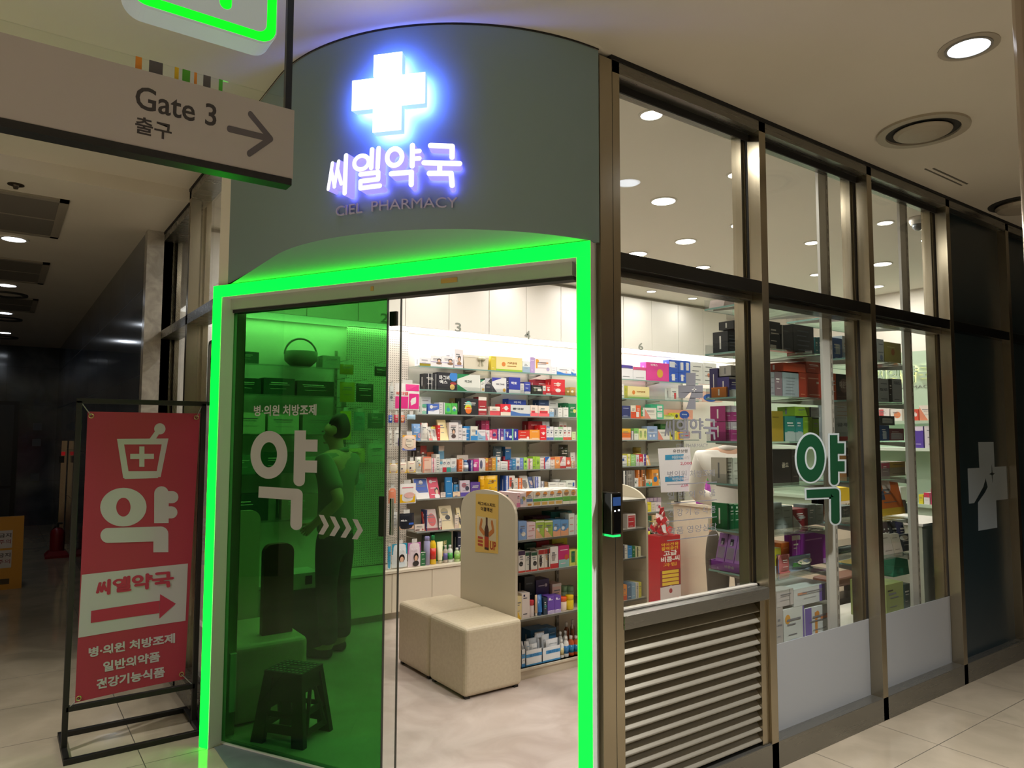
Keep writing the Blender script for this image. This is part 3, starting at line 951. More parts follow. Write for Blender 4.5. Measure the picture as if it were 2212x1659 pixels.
for k, (s, x0, x1, ya, yb, la, lb) in enumerate(rows):
    m = MB()
    p, r = Gq(x0, ya + 30), Gq(x1, yb + 15)
    hh = Gq(1200, 330)[1] - Gq(1200, 440)[1]
    put_text(m, s, fg, p[0], r[0], (p[1] + r[1]) / 2, (p[1] + r[1]) / 2 + hh, GV, bold=.0)
    a_, b_ = Gq(790, la), Gq(1560, lb)
    zz = (a_[1] + b_[1]) / 2
    solid(m, [(a_[0], zz - .0018), (b_[0], zz - .0018), (b_[0], zz + .0018), (a_[0], zz + .0018)], fg, .0006, GV)
    tag(m.build('window_lettering'), ['topmost', 'second', 'third', 'lowest'][k] + ' line of thin grey underlined writing on the first window', 'lettering', 'underlined lines on the first window')

# sticker on the corridor-side glass, behind the glowing post
m = MB(); fx = lambda u, v, d: Vector((XL + .058 - d, u, v))
solid(m, rrect(1.87, 2.33, 1.66, 2.03, .03), fx, .001, mat('deep_green_vinyl', '0d3a22', .4))
solid(m, rrect(1.88, 2.315, 1.68, 2.01, .025), fx, .0016, mat('silver_vinyl_edge', '9aa2a3', .45))
YS = [('o', 2.21, 1.90, .065, .055, .03, .025), ('s', [(2.08, 1.97), (2.08, 1.84)], .03, 0, 1), ('s', [(2.24, 1.80), (2.09, 1.80), (2.09, 1.72)], .034, 0, 1)]
glyph(m, YS, fx, lambda x, y: (x, y), .0024, mat('deep_green_vinyl', '0d3a22', .4))
tag(m.build('window_sticker'), 'silver sticker edged in green on the corridor glass behind the glowing post', 'sticker')

# ---------------------------------------------------------------- ceiling things
LAMPF = mat('lamp_glow_warm', 'ffffff', .4, 0, .3, (1.0, .95, .84), 9.0)
LAMPW = mat('lamp_glow_cool', 'ffffff', .4, 0, .3, (.80, .88, 1.0), 9.0)
RIM = mat('lamp_rim_white', 'e6e2da', .4)


def ring_xy(mb, c, r0, r1, z0, z1, mt, n=28):
    """flat-bottomed ring: a lathe of a small rectangle"""
    for i in range(n):
        a, b = 2 * math.pi * i / n, 2 * math.pi * (i + 1) / n
        P = lambda r, t, z: Vector((c[0] + r * math.cos(t), c[1] + r * math.sin(t), z))
        mb.quad([P(r0, a, z0), P(r0, b, z0), P(r1, b, z0), P(r1, a, z0)], mt)
        mb.quad([P(r1, a, z0), P(r1, b, z0), P(r1, b, z1), P(r1, a, z1)], mt)
        mb.quad([P(r0, b, z0), P(r0, a, z0), P(r0, a, z1), P(r0, b, z1)], mt)


_O1 = ['', 'first', 'second', 'third', 'fourth', 'fifth', 'sixth', 'seventh', 'eighth', 'ninth', 'tenth', 'eleventh', 'twelfth', 'thirteenth', 'fourteenth', 'fifteenth', 'sixteenth',
       'seventeenth', 'eighteenth', 'nineteenth']
_O10 = {20: 'twent', 30: 'thirt', 40: 'fort', 50: 'fift', 60: 'sixt', 70: 'sevent', 80: 'eight', 90: 'ninet'}


def ordinal(n):
    if n < 20:
        return _O1[n]
    t, u = n // 10 * 10, n % 10
    return _O10[t] + ('y-' + _O1[u] if u else 'ieth')


ORD = [ordinal(n) for n in range(1, 100)]
PLACE = {0: 'largest oval shop downlight behind the upper first window, left of centre', 1: 'oval shop downlight low in the upper first window, just above the dark beam',
         2: 'shop downlight in the upper first window, half behind its right steel upright', 3: 'shop downlight touching the dark beam at the lower left of the upper first window',
         4: 'shop downlight on the dark beam edge right of the lowest oval, first window', 5: 'small shop downlight in the upper second window, left of the slotted post',
         6: 'lower of the two small shop downlights beside the slotted post, second window', 7: 'shop downlight right of and below the camera dome, third window',
         8: 'wide oval shop downlight left of the slotted post, third window', 9: 'lowest shop downlight at the right edge of the third window',
         10: 'shop downlight beside the steel upright just over the beam, third window', 11: 'wide oval shop downlight seen below the beam in the first window',
         12: 'small shop downlight at the top left of the upper first window', 13: 'small shop downlight at the upper right of the first window',
         14: 'shop downlight left of the camera dome, third window', 21: 'left one of the two small spots by the wall cabinets, first window', 22: 'right one of the two small spots by the wall cabinets, first window'}
for i, (x, y, r, k) in enumerate(SHOP_LAMPS):
    t = thing('ceiling_downlight', PLACE.get(i, 'recessed shop downlight hidden above the doorway by the drum'), 'ceiling light', (x, y, ZC), 'recessed downlights in the shop ceiling')
    m = MB(); m.prism([Vector((x, y, ZC - .004)) + Vector((r * math.cos(2 * math.pi * j / 20), -r * math.sin(2 * math.pi * j / 20), 0)) for j in range(20)], (0, 0, .003), LAMPF); m.build('lamp_glow', t)
    m = MB(); ring_xy(m, (x, y), r, r + .012, ZC - .006, ZC, RIM, 20); m.build('rim', t)
for i, (x, y) in enumerate(SIDE_LAMPS):
    t = thing('ceiling_downlight', ['nearest', 'second nearest', 'third nearest', 'farthest'][i] + ' of the cool white downlights in the dim corridor ceiling', 'ceiling light', (x, y, 2.93), 'downlights of the side corridor')
    m = MB(); m.prism([Vector((x, y, 2.922)) + Vector((.075 * math.cos(2 * math.pi * j / 20), -.075 * math.sin(2 * math.pi * j / 20), 0)) for j in range(20)], (0, 0, .003), LAMPW); m.build('lamp_glow', t)
    m = MB(); ring_xy(m, (x, y), .075, .095, 2.92, 2.931, RIM, 20); m.build('rim', t)
for i, (x, y, k) in enumerate(MALL_AND_FILL_LAMPS):
    if i:
        lab = 'added mall hall lamp out of the picture, %s behind the viewer' % ORD[i - 1]
        continue
    t = thing('ceiling_downlight', 'bright bluish white downlight in the mall ceiling at the upper right', 'ceiling light', (x, y, ZM))
    m = MB(); m.prism([Vector((x, y, ZM - .004)) + Vector((.072 * math.cos(2 * math.pi * j / 24), -.072 * math.sin(2 * math.pi * j / 24), 0)) for j in range(24)], (0, 0, .003), LAMPW); m.build('lamp_glow', t)
    m = MB(); ring_xy(m, (x, y), .072, .082, ZM - .008, ZM, mat('lamp_rim_grey', '8c8a86', .4), 24); ring_xy(m, (x, y), .082, .105, ZM - .004, ZM, mat('lamp_rim_tan', 'a89f90', .5), 24); m.build('rim', t)
# round air diffuser
c = onZ(1993, 281, ZM)
t = thing('air_diffuser', 'large round domed air diffuser in the mall ceiling', 'air vent', (c.x, c.y, ZM))
m = MB(); ring_xy(m, c, .165, .205, ZM - .012, ZM, mat('diffuser_paint', 'a89e8d', .5), 36); m.build('outer_ring', t)
m = MB(); m.lathe((c.x, c.y, ZM - .022), [(.001, -.012), (.06, -.010), (.11, -.002), (.128, .006), (.13, .010), (.128, .012)], mat('diffuser_paint', 'a89e8d', .5), seg=36); m.build('centre_dome', t)
m = MB(); m.prism([Vector((c.x + .165 * math.cos(2 * math.pi * j / 30), c.y - .165 * math.sin(2 * math.pi * j / 30), ZM - .0015)) for j in range(30)], (0, 0, .001), mat('dark_vent_throat', '2a2824', .8)); m.build('throat', t)
# slot and smoke horn further right
a, b = onZ(2010, 365, ZM), onZ(2090, 397, ZM)
m = MB(); m.box((a.x, a.y - .02, ZM - .003), (b.x, a.y - .01, ZM), mat('slot_shadow', '5f594f', .7)); m.box((a.x - .03, a.y + .012, ZM - .003), (b.x, a.y + .02, ZM), mat('slot_shadow', '5f594f', .7))
tag(m.build('ceiling_slot'), 'thin double slot in the mall ceiling right of the round diffuser', 'air slot')
c = onZ(2208, 440, ZM)
t = thing('ceiling_speaker', 'round flat disc fixture under the ceiling at the far right edge', 'fixture', (c.x, c.y, ZM))
m = MB(); m.lathe((c.x, c.y, ZM - .05), [(.10, 0), (.14, .01), (.15, .03), (.13, .048)], mat('diffuser_paint', 'a89e8d', .5), seg=28); m.build('disc', t)
m = MB(); m.lathe((c.x, c.y, ZM - .004), [(.19, 0), (.19, .003)], mat('dark_vent_throat', '2a2824', .8), seg=28); m.build('throat', t)
# grey ceiling vents of the corridor
for k, (y0, y1) in enumerate(((3.08, 4.12), (5.08, 6.11), (7.1, 8.1))):
    t = thing('ceiling_panel_vent', ['nearest', 'second', 'farthest'][k] + ' dark grey rectangular vent panel in the corridor ceiling', 'air vent', (-.2, y0, 2.93), 'vent panels of the side corridor')
    m = MB(); m.box((-.75, y0 + .05, 2.922), (.255, y1 - .05, 2.93), mat('vent_mesh_grey', '6b655d', .8)); m.build('mesh_panel', t)
    m = MB()
    for q in (((-.8, y0, 2.918), (.305, y0 + .05, 2.931)), ((-.8, y1 - .05, 2.918), (.305, y1, 2.931)), ((.255, y0, 2.918), (.305, y1, 2.931)), ((-.8, (y0 + y1) / 2 - .008, 2.919), (.255, (y0 + y1) / 2 + .008, 2.931))):
        m.box(*q, mat('vent_frame', '8d8578', .6))
    m.build('frame', t)
t = thing('sprinkler_head', 'small sprinkler head in the corridor ceiling beside the nearest vent panel', 'sprinkler', (.03, 2.937, 2.93))
m = MB(); m.lathe((.03, 2.937, 2.905), [(.012, 0), (.014, .012), (.02, .02), (.042, .022), (.042, .026)], mat('dark_brass', '4a4136', .4, .6), seg=16); m.build('head', t)
for k in range(3):
    x, y = (.03, [6.95, 8.9, 11][k])
    m = MB(); ring_xy(m, (x, y), .14, .18, 2.915, 2.931, mat('dark_ring', '2c2b2a', .6), 24)
    tag(m.build('ceiling_ring'), ['nearest', 'second', 'farthest'][k] + ' dark round ring fixture in the corridor ceiling between the lamps', 'fixture', 'dark rings of the corridor ceiling')

# right foreground pillar edge
d = ray(2184, 0); d.z = 0; d.normalize()
pc = EYE + d * 1.9
side = Vector((d.y, -d.x, 0))
pcc = Vector((pc.x, pc.y, 0)) + side * .30
m = MB(); m.sm = True
m.lathe((pcc.x, pcc.y, 0), [(.30, 0), (.30, ZM)], brushed('bronze_steel', 'b59a7c', .25, (40, 40, 1.0)), seg=48)
struct(m.build('pillar_right'))

# yellow folding sign and fire extinguisher in the corridor
YEL = mat('yellow_sign_plastic', 'c98a1c', .4)
sx1, sy = .262, 6.55
t = thing('floor_sign', 'yellow folding floor sign with two white notices in the dim corridor', 'sign', (0, sy, 0))
m = MB(); m.prism([(sx1 - .42, sy - .02, 0), (sx1, sy - .02, 0), (sx1 + .0, sy + .13, .68), (sx1 - .42, sy + .13, .68)], (0, .025, 0), YEL); m.build('panel', t, .004)
m = MB(); m.prism([(sx1 - .42, sy + .35, 0), (sx1, sy + .35, 0), (sx1, sy + .16, .68), (sx1 - .42, sy + .16, .68)], (0, .02, 0), YEL); m.build('panel', t, .004)
fs = lambda u, v, d: Vector((u, sy - .021 + .15 * v / .68 - d, v))
for z0 in (.20, .385):
    m = MB(); solid(m, [(sx1 - .32, z0), (sx1 - .09, z0), (sx1 - .09, z0 + .165), (sx1 - .32, z0 + .165)], fs, .002, mat('notice_paper', 'c9c2c4', .5))
    put_text(m, '출입금지', lambda u, v, d: fs(u, v, d + .0025), sx1 - .31, sx1 - .10, z0 + .10, z0 + .14, mat('sign_dark_print', '3a353c', .5), bold=.02)
    put_text(m, '보행주의', lambda u, v, d: fs(u, v, d + .0025), sx1 - .31, sx1 - .10, z0 + .04, z0 + .08, mat('notice_red', '8a3a4a', .5), bold=.01)
    m.build('notice', t)
m = MB(); solid(m, [(sx1 - .30, .05), (sx1 - .10, .05), (sx1 - .10, .10), (sx1 - .30, .10)], fs, .002, mat('sign_slot', '4a3a20', .6)); m.build('slot', t)
ex = onZ(122, 1203, 0)
t = thing('fire_extinguisher', 'dark red fire extinguisher in a square red floor base in the corridor', 'fire extinguisher', (ex.x, ex.y, 0))
XR = mat('extinguisher_red', '8e1620', .3)
m = MB(); m.sm = True; m.lathe((ex.x, ex.y, .04), [(.075, 0), (.078, .02), (.078, .24), (.07, .28), (.04, .305), (.02, .315)], XR, seg=24); m.build('cylinder', t)
m = MB(); m.prism([(ex.x - .125, ex.y - .125, 0), (ex.x + .125, ex.y - .125, 0), (ex.x + .125, ex.y + .125, 0), (ex.x - .125, ex.y + .125, 0)], (0, 0, .03), XR)
m.add([(ex.x - .125, ex.y - .125, .03), (ex.x + .125, ex.y - .125, .03), (ex.x + .125, ex.y + .125, .03), (ex.x - .125, ex.y + .125, .03), (ex.x - .085, ex.y - .085, .08), (ex.x + .085, ex.y - .085, .08), (ex.x + .085, ex.y + .085, .08), (ex.x - .085, ex.y + .085, .08)],
      [(0, 1, 5, 4), (1, 2, 6, 5), (2, 3, 7, 6), (3, 0, 4, 7), (4, 5, 6, 7)], XR); m.build('floor_base', t)
m = MB(); m.box((ex.x - .012, ex.y - .012, .35), (ex.x + .012, ex.y + .012, .40), BLACKP); m.box((ex.x - .012, ex.y - .03, .395), (ex.x + .05, ex.y + .012, .415), BLACKP); m.bar((ex.x - .02, ex.y, .37), (ex.x - .07, ex.y, .30), .01, BLACKP); m.build('valve', t)
# alarm post beside the far door
ay = onX(138, 1000, .77).y
t = thing('alarm_column', 'slim steel post with a small red light at the corridor end', 'post', (.77, ay + .05, 0))
m = MB(); m.box((.735, ay, 0), (.80, ay + .10, 1.40), STEEL); m.build('post', t)
m = MB(); m.box((.735, ay - .03, 1.20), (.78, ay - .001, 1.25), mat('red_light', 'c01010', .3, 0, .5, (1, .02, .03), .12)); m.build('red_lamp', t)
m = MB(); m.box((.71, ay - .03, 1.10), (.77, ay - .001, 1.19), BLACKP); m.build('box', t)

# ================================================================== SHOP FURNITURE
SH_Z = [2.097, 1.892, 1.678, 1.447, 1.168, .945, .667]
SF = 3.50           # front edge of the wall shelves
SX0, SX1 = 2.955, 6.62
CHAN = mat('shelf_channel', '9c968c', .45)
SLOT = mat('slot_dark', '55514b', .7)


def upright(mb, x, y, z0, z1, w=.022, face=-1):
    mb.box((x - w / 2, y, z0), (x + w / 2, y + .012, z1), CHAN)
    n = int((z1 - z0) / .05)
    for k in range(n):
        zz = z0 + .02 + k * .05
        mb.box((x - .004, y - .0006, zz), (x + .004, y + .0, zz + .022), SLOT)


ws = thing('wall_shelving', 'long run of seven grey glass shelves on slotted uprights along the back wall', 'shelving', (4.8, 3.7, .4))
m = MB(); m.box((SX0, BACK - .014, .41), (SX1, BACK - .004, 2.42), GREYBACK); m.build('back_panel', ws)
for k, x in enumerate((2.965, 3.564, 3.853, 4.317, 4.606, 5.2, 5.49, 6.0, 6.6)):
    m = MB(); upright(m, x, BACK - .027, .41, 2.2); m.build('upright', ws)
LIP = ACRY
for k, z in enumerate(SH_Z):
    m = MB()
    m.box((SX0, SF, z - .010), (SX1, BACK - .03, z), SHELFG if k < 2 else mat('shelf_grey', 'b9b6ae', .4))
    m.box((SX0, SF - .002, z - .011), (SX1, SF, z), EDGEG if k < 2 else mat('shelf_front_rail', '8f9692', .35))
    m.build('shelf', ws)
    for x in (3.05, 3.564, 3.853, 4.317, 4.606, 5.2, 5.49, 6.0):
        m = MB(); m.prism([(x - .004, BACK - .03, z - .012), (x - .004, SF + .03, z - .012), (x - .004, SF + .03, z - .02), (x - .004, BACK - .03, z - .045)], (.008, 0, 0), CHAN)
        if x in (3.564, 4.317, 5.2, 6.0) or k in (1, 3):
            m.build('bracket', ws)
    if k in (1, 4):
        m = MB(); m.box((SX0, SF - .006, z), (SX1, SF - .003, z + .035), ACRY); m.build('front_lip', ws)

# corner shelves behind the green leaf
ws2 = thing('corner_shelving', 'glass shelves in the left back corner, seen through the green door leaf', 'shelving', (1.8, 3.7, .4))
m = MB()
for x in (1.35, 2.3):
    upright(m, x, BACK - .02, .41, 2.2)
m.build('upright', ws2)
for z in (2.03, 1.80, 1.50, 1.2, .85):
    m = MB(); m.box((1.30, 3.48, z - .012), (2.34, BACK - .03, z), SHELFG); m.build('shelf', ws2)

# pegboard bay
pgx0, pgx1 = 2.37, 2.945
PEG = mat('pegboard_cream', 'e2d8cd', .55)
_n, _l = nodes(PEG)
tc = _n.new('ShaderNodeTexCoord'); vm = _n.new('ShaderNodeVectorMath'); vm.operation = 'SCALE'; vm.inputs['Scale'].default_value = 1 / .020
fr = _n.new('ShaderNodeVectorMath'); fr.operation = 'FRACTION'; sub = _n.new('ShaderNodeVectorMath'); sub.operation = 'SUBTRACT'; sub.inputs[1].default_value = (.5, .5, .5)
sx = _n.new('ShaderNodeSeparateXYZ'); cx_ = _n.new('ShaderNodeCombineXYZ'); ln = _n.new('ShaderNodeVectorMath'); ln.operation = 'LENGTH'
lt = _n.new('ShaderNodeMath'); lt.operation = 'LESS_THAN'; lt.inputs[1].default_value = .22
mx = _n.new('ShaderNodeMix'); mx.data_type = 'RGBA'; mx.inputs[6].default_value = (*lin('e2d8cd'), 1); mx.inputs[7].default_value = (*lin('8a8077'), 1)
_l.new(tc.outputs['Object'], vm.inputs[0]); _l.new(vm.outputs[0], fr.inputs[0]); _l.new(fr.outputs[0], sub.inputs[0]); _l.new(sub.outputs[0], sx.inputs[0])
_l.new(sx.outputs['X'], cx_.inputs['X']); _l.new(sx.outputs['Z'], cx_.inputs['Y']); _l.new(cx_.outputs[0], ln.inputs[0]); _l.new(ln.outputs['Value'], lt.inputs[0])
_l.new(lt.outputs[0], mx.inputs['Factor']); _l.new(mx.outputs[2], _n['Principled BSDF'].inputs['Base Color'])
pg = thing('pegboard', 'cream perforated pegboard left of the wall shelves, full of hanging packs', 'pegboard', (2.65, 3.68, .4))
m = MB(); m.box((pgx0, 3.67, .40), (pgx1, 3.685, 2.42), PEG); m.build('panel', pg)
PEGHOOKS = []

# wall cabinets
CABW = .4272
for k in range(-2, 13):
    x0 = 2.782 + (k - 2) * CABW
    x1 = x0 + CABW
    if x1 > 7.45:
        break
    t = thing('wall_cabinet', '', 'cabinet', (x0, 3.42, 2.425), 'white wall cabinets under the shop ceiling')
    m = MB(); m.box((x0, 3.44, 2.43), (x1, BACK, ZC - .03), mat('carcass_gap_shade', '8f8b84', .6)); m.build('body', t)  # carcass coloured dark so the door gaps show as shade lines
    m = MB(); m.box((x0 + .0025, 3.42, 2.418), (x1 - .0025, 3.439, ZC - .035), WHITEL)
    dro = m.build('door', t, .001)
    num = {3: '3', 5: '4', 1: '2', 8: '6'}.get(k)
    tail = {-2: 'seen through the green leaf, leftmost of the row', -1: 'seen through the green leaf, second of the row', 0: 'seen through the green leaf, just left of the one marked 2', 1: 'seen through the green leaf, marked with a 2', 2: 'beside the clear door edge', 3: 'marked 3', 4: 'right after the one marked 3',
            5: 'marked 4', 6: 'right after the one marked 4', 7: 'left of the one marked 6', 8: 'marked 6', 9: 'right after the one marked 6', 10: 'second after the one marked 6', 11: 'third after the one marked 6', 12: 'at the far right end'}[k]
    t['label'] = 'flat white wall cabinet ' + tail
    if num:
        m = MB(); pxy = {'3': (983, 996, 698, 716), '4': (1133, 1145, 715, 732), '2': (822, 838, 678, 696), '6': (1379, 1389, 741, 756)}[num]
        a = onY(pxy[0], pxy[3], 3.4195); b = onY(pxy[1], pxy[2], 3.4195)
        put_text(m, num, flatY(3.4195), a.x, b.x, a.z, b.z, mat('number_grey', '8c8f86', .5), bold=.01, depth=.003); m.build('number', dro)
UNDERGLOW = mat('underside_glow', 'ffffff', .5, 0, .3, (1.0, .97, .92), 1.25)  # glow plate added so the cabinet underside reads as lit
tag(MB().box((1.08, 3.442, 2.412), (7.45, 3.74, 2.4295), UNDERGLOW).build('underside_glow_plate'), 'added glowing plate that whitens the underside of the wall cabinets above the topmost shelf', 'glow plate')
m = MB(); m.box((1.06, 3.46, ZC - .03), (7.5, BACK, ZC), mat('cabinet_shadow_strip', 'b5afa2', .6)); struct(m.build('trim_41'))

# base cabinets
BCW = .37
k = 0
x = 1.55
while x < 5.9:
    t = thing('base_cabinet', '', 'cabinet', (x, 3.36, 0), 'low cream base cabinets along the back wall')
    t['label'] = 'low cream base cabinet along the back wall, %s from its left end' % ORD[k]
    m = MB(); m.box((x, 3.375, .055), (x + BCW, BACK, .372), CREAM); m.box((x, 3.40, 0), (x + BCW, 3.43, .055), mat('toe_kick', 'b3a894', .6)); m.build('body', t)
    m = MB(); m.box((x + .002, 3.356, .06), (x + BCW - .002, 3.374, .368), CREAM); m.build('door', t, .0015)
    x += BCW; k += 1
tag(MB().box((1.55, 3.348, .373), (5.98, BACK, .392), CREAM).build('worktop'), 'long cream top over the low base cabinets along the back wall', 'worktop')

# gondola
GX0, GX1, GY0, GY1 = 2.638, 3.76, 1.597, 2.235
gz = [onY(1124, 1096, GY0 + .005).z, onY(1119, 1168, GY0 + .005).z, onY(1120, 1239, GY0 + .005).z, onY(1127, 1339, GY0 + .005).z]
GB = onY(1130, 1446, GY0).z
go = thing('gondola', 'freestanding beige gondola rack with arched end panels in the middle of the shop', 'display rack', (3.2, 1.9, 0))


def arch_panel(x):
    ym = (GY0 + GY1) / 2; r = (GY1 - GY0) / 2
    pts = [(x, GY1, 0), (x, GY0, 0), (x, GY0, .985)]
    for i in range(1, 24):
        a = math.pi - math.pi * i / 24
        ca = math.cos(a); yy = ym + ca * r
        zz = .985 + .155 * math.sin(a) ** .8
        pts.append((x, yy, zz))
    pts.append((x, GY1, .985))
    mb = MB(); mb.prism(pts[::-1], (.018, 0, 0), BEIGEMET)
    return mb


arch_panel(GX0 - .018).build('end_panel', go, .002)
arch_panel(GX1).build('end_panel', go, .002)
m = MB(); m.box((GX0, GY0 + .012, 0), (GX1, GY1 - .012, GB), BEIGEMET); m.box((GX0, GY0 + .0, GB - .012), (GX1, GY1, GB), BEIGEMET); m.build('base', go)
m = MB(); m.box((GX0, 1.911, GB), (GX1, 1.921, gz[0] + .03), BEIGEMET); m.build('back_panel', go)
for z in gz:
    for ya, yb in ((GY0 + .004, 1.91), (1.922, GY1 - .004)):
        m = MB(); m.box((GX0, ya, z - .012), (GX1, yb, z), mat('gondola_shelf_grey', 'b5b1a6', .35)); m.box((GX0, ya - .002 if ya < 1.8 else yb, z - .013), (GX1, ya if ya < 1.8 else yb + .002, z + .002), ACRY); m.build('shelf', go)
m = MB()
for x in (GX0 + .02, 3.2):
    upright(m, x, 1.897, GB, gz[0])
m.build('upright', go)

# ad sheet on the end panel
AX = GX0 - .0185
m = MB(); fa = lambda u, v, d: Vector((AX - d, u, v))
ap = lambda px, py: (lambda p: (p.y, p.z))(onX(px, py, AX))
qa = [ap(1027, 1192), ap(1076, 1196), ap(1077, 1069), ap(1028, 1066)]
solid(m, qa, fa, .001, CARD, col='e3bb62')
ya, yb = qa[0][0], qa[1][0]; za, zb = qa[0][1], qa[3][1]
Q = lambda u, v: (ya + (yb - ya) * u, za + (zb - za) * v)
solid(m, [Q(.08, .25), Q(.92, .25), Q(.92, .62), Q(.08, .62)], fa, .0014, CARD, col='d6c4a0')
solid(m, [Q(.42, .08), Q(.60, .08), Q(.60, .42), (Q(.55, .5)), Q(.55, .62), Q(.47, .62), Q(.47, .5), Q(.42, .42)], fa, .0018, CARD, col='4a2414')
solid(m, [Q(.42, .12), Q(.60, .12), Q(.60, .30), Q(.42, .30)], fa, .0022, CARD, col='b03a1c')
for sgn in (-1, 1):
    c0 = .51 + sgn * .13
    glyph(m, [('s', [(c0, .35), (c0 + sgn * .16, .42), (c0 + sgn * .10, .55)], .085, 1, 1)], fa, lambda x, y: Q(x, y), .002, CARD, col='c87a3c')
put_text(m, '마그비스피드', fa, *sorted((Q(.12, 0)[0], Q(.88, 0)[0]), reverse=True), Q(0, .81)[1], Q(0, .87)[1], CARD, '3a2010', .02, .002)
put_text(m, '더블액션', fa, Q(.25, 0)[0], Q(.75, 0)[0], Q(0, .72)[1], Q(0, .79)[1], CARD, '3a2010', .02, .002)
put_text(m, 'UP', fa, Q(.66, 0)[0], Q(.92, 0)[0], Q(0, .10)[1], Q(0, .24)[1], CARD, 'a82a1c', .02, .002)
for k in range(3):
    solid(m, [Q(.12, .12 + .06 * k), Q(.34, .12 + .06 * k), Q(.34, .16 + .06 * k), Q(.12, .16 + .06 * k)], fa, .0018, CARD, col='b8432a')
tag(m.build('advert_sheet'), 'golden advert sheet with a muscular brown bottle on the arched gondola end', 'poster')

# seat cubes
for k, (a, b, lab) in enumerate([(1.516, 1.930, 'beige leatherette seat cube nearest the doorway, in front of the gondola'), (1.937, 2.352, 'beige leatherette seat cube pushed behind the nearer one at the gondola')]):
    t = thing('seat_cube', lab, 'stool', (2.42, a + .2, 0), 'pair of beige seat cubes')
    m = MB(); m.box((2.209, a, .012), (2.629 - .012, b, .40), LEATHER); o = m.build('cushion', t, .028, 4)
    m = MB()
    for x, y in ((2.24, a + .03), (2.58, a + .03), (2.24, b - .03), (2.58, b - .03)):
        m.box((x - .015, y - .015, 0), (x + .015, y + .015, .014), BLACKP)
    m.build('feet', t)
    m = MB(); m.tube([(2.217, a + .012, .372), (2.609, a + .012, .372)], .0025, mat('seam_thread', 'a79a80', .6), seg=5); m.tube([(2.221, a + .012, .372), (2.221, b - .012, .372)], .0025, mat('seam_thread', 'a79a80', .6), seg=5); m.build('seam', o)
tp = onY(666, 1373, 1.87)
t = thing('padded_bench', 'beige padded seat block behind the green leaf near the corridor glass', 'bench', (1.2, 2.1, 0))
MB().box((1.035, 1.87, .01), (tp.x, 2.45, tp.z), LEATHER).build('cushion', t, .03, 4)
MB().box((1.05, 1.90, 0), (tp.x - .03, 2.42, .012), BLACKP).build('plinth', t)
a = onY(566, 1388, 2.0); b = onY(636, 1172, 2.0)
m = MB()
r = .05; x0, x1, z1 = a.x, b.x, b.z
pts = [(x0, 2.0, tp.z + .001), (x1, 2.0, tp.z + .001)] + [(x1 - r + r * math.cos(t_), 2.0, z1 - r + r * math.sin(t_)) for t_ in [math.pi / 2 * i / 6 for i in range(7)]] + [(x0 + r + r * math.cos(t_), 2.0, z1 - r + r * math.sin(t_)) for t_ in [math.pi / 2 + math.pi / 2 * i / 6 for i in range(7)]]
m.prism(pts, (0, .05, 0), mat('dark_red_board', '6a1f1c', .5)); tag(m.build('display_board'), 'dark red rounded board standing on the seat block behind the green leaf', 'board')
m = MB(); pts = [(1.04, 2.46, .0), (1.33, 2.46, .0), (1.33, 2.46, .98)] + [(1.33 - .06 + .06 * math.cos(t_), 2.46, .98 + .06 * math.sin(t_)) for t_ in [math.pi / 2 * i / 6 for i in range(7)]] + [(1.04, 2.46, 1.04)]
m.prism(pts, (0, .018, 0), BEIGEMET); tag(m.build('partition_panel'), 'pale rounded partition panel behind the seat block near the corridor glass', 'partition')
tag(MB().box((1.62, 2.95, 0), (2.02, 3.30, .42), mat('dark_low_table', '2b2622', .5)).build('low_table', bevel=.004), 'dark low box table behind the green leaf in front of the base cabinets', 'table')
m = MB(); m.box((1.66, 2.97, .421), (1.90, 3.2, .53), mat('white_paper_bag', 'e6e4da', .6)); m.box((1.80, 2.968, .45), (1.85, 2.97, .51), mat('sign_dark_print', '3a353c', .5)); tag(m.build('parcel', bevel=.01), 'white parcel with a dark label on the low table behind the green leaf', 'parcel')

# folding step stool just inside the green leaf
f1, f2, f3 = onZ(540, 1603, 0), onZ(655, 1622, 0), onZ(729, 1578, 0)
ux = (f2 - f1); uy = (f3 - f2)
L1, L2 = ux.length, uy.length
ux.normalize(); uy = (uy - ux * uy.dot(ux)).normalized()
c0 = f1 + ux * L1 / 2 + uy * L2 / 2
STB = mat('black_stool_plastic', '17191a', .4)
stl = thing('step_stool', 'black plastic folding step stool with a dotted top behind the green leaf', 'stool', c0)
hs = .335
sp = lambda u, v, z: c0 + ux * u + uy * v + Vector((0, 0, z))
k1, k2 = L1 * .36, L2 * .36
MBt = MB(); MBt.prism([sp(-k1, -k2, hs - .03), sp(k1, -k2, hs - .03), sp(k1, k2, hs - .03), sp(-k1, k2, hs - .03)], (0, 0, .03), STB); MBt.build('top', stl, .004)
m = MB(); PGN = mat('pale_grip_dots', '9a9f96', .6)
for i in range(9):
    for j in range(6):
        u = -k1 * .85 + 2 * k1 * .85 * i / 8; v = -k2 * .8 + 2 * k2 * .8 * j / 5
        if abs(u) < .045 and abs(v) < .03:
            continue
        m.prism([sp(u - .006, v - .005, hs + .0002), sp(u + .006, v - .005, hs + .0002), sp(u + .006, v + .005, hs + .0002), sp(u - .006, v + .005, hs + .0002)], (0, 0, .002), PGN)
m.build('grip_dots', stl)
m = MB(); m.prism([sp(-.04, -.014, hs), sp(.04, -.014, hs), sp(.04, .014, hs), sp(-.04, .014, hs)], (0, 0, .0015), mat('slot_dark', '55514b', .7)); m.build('handle_slot', stl)
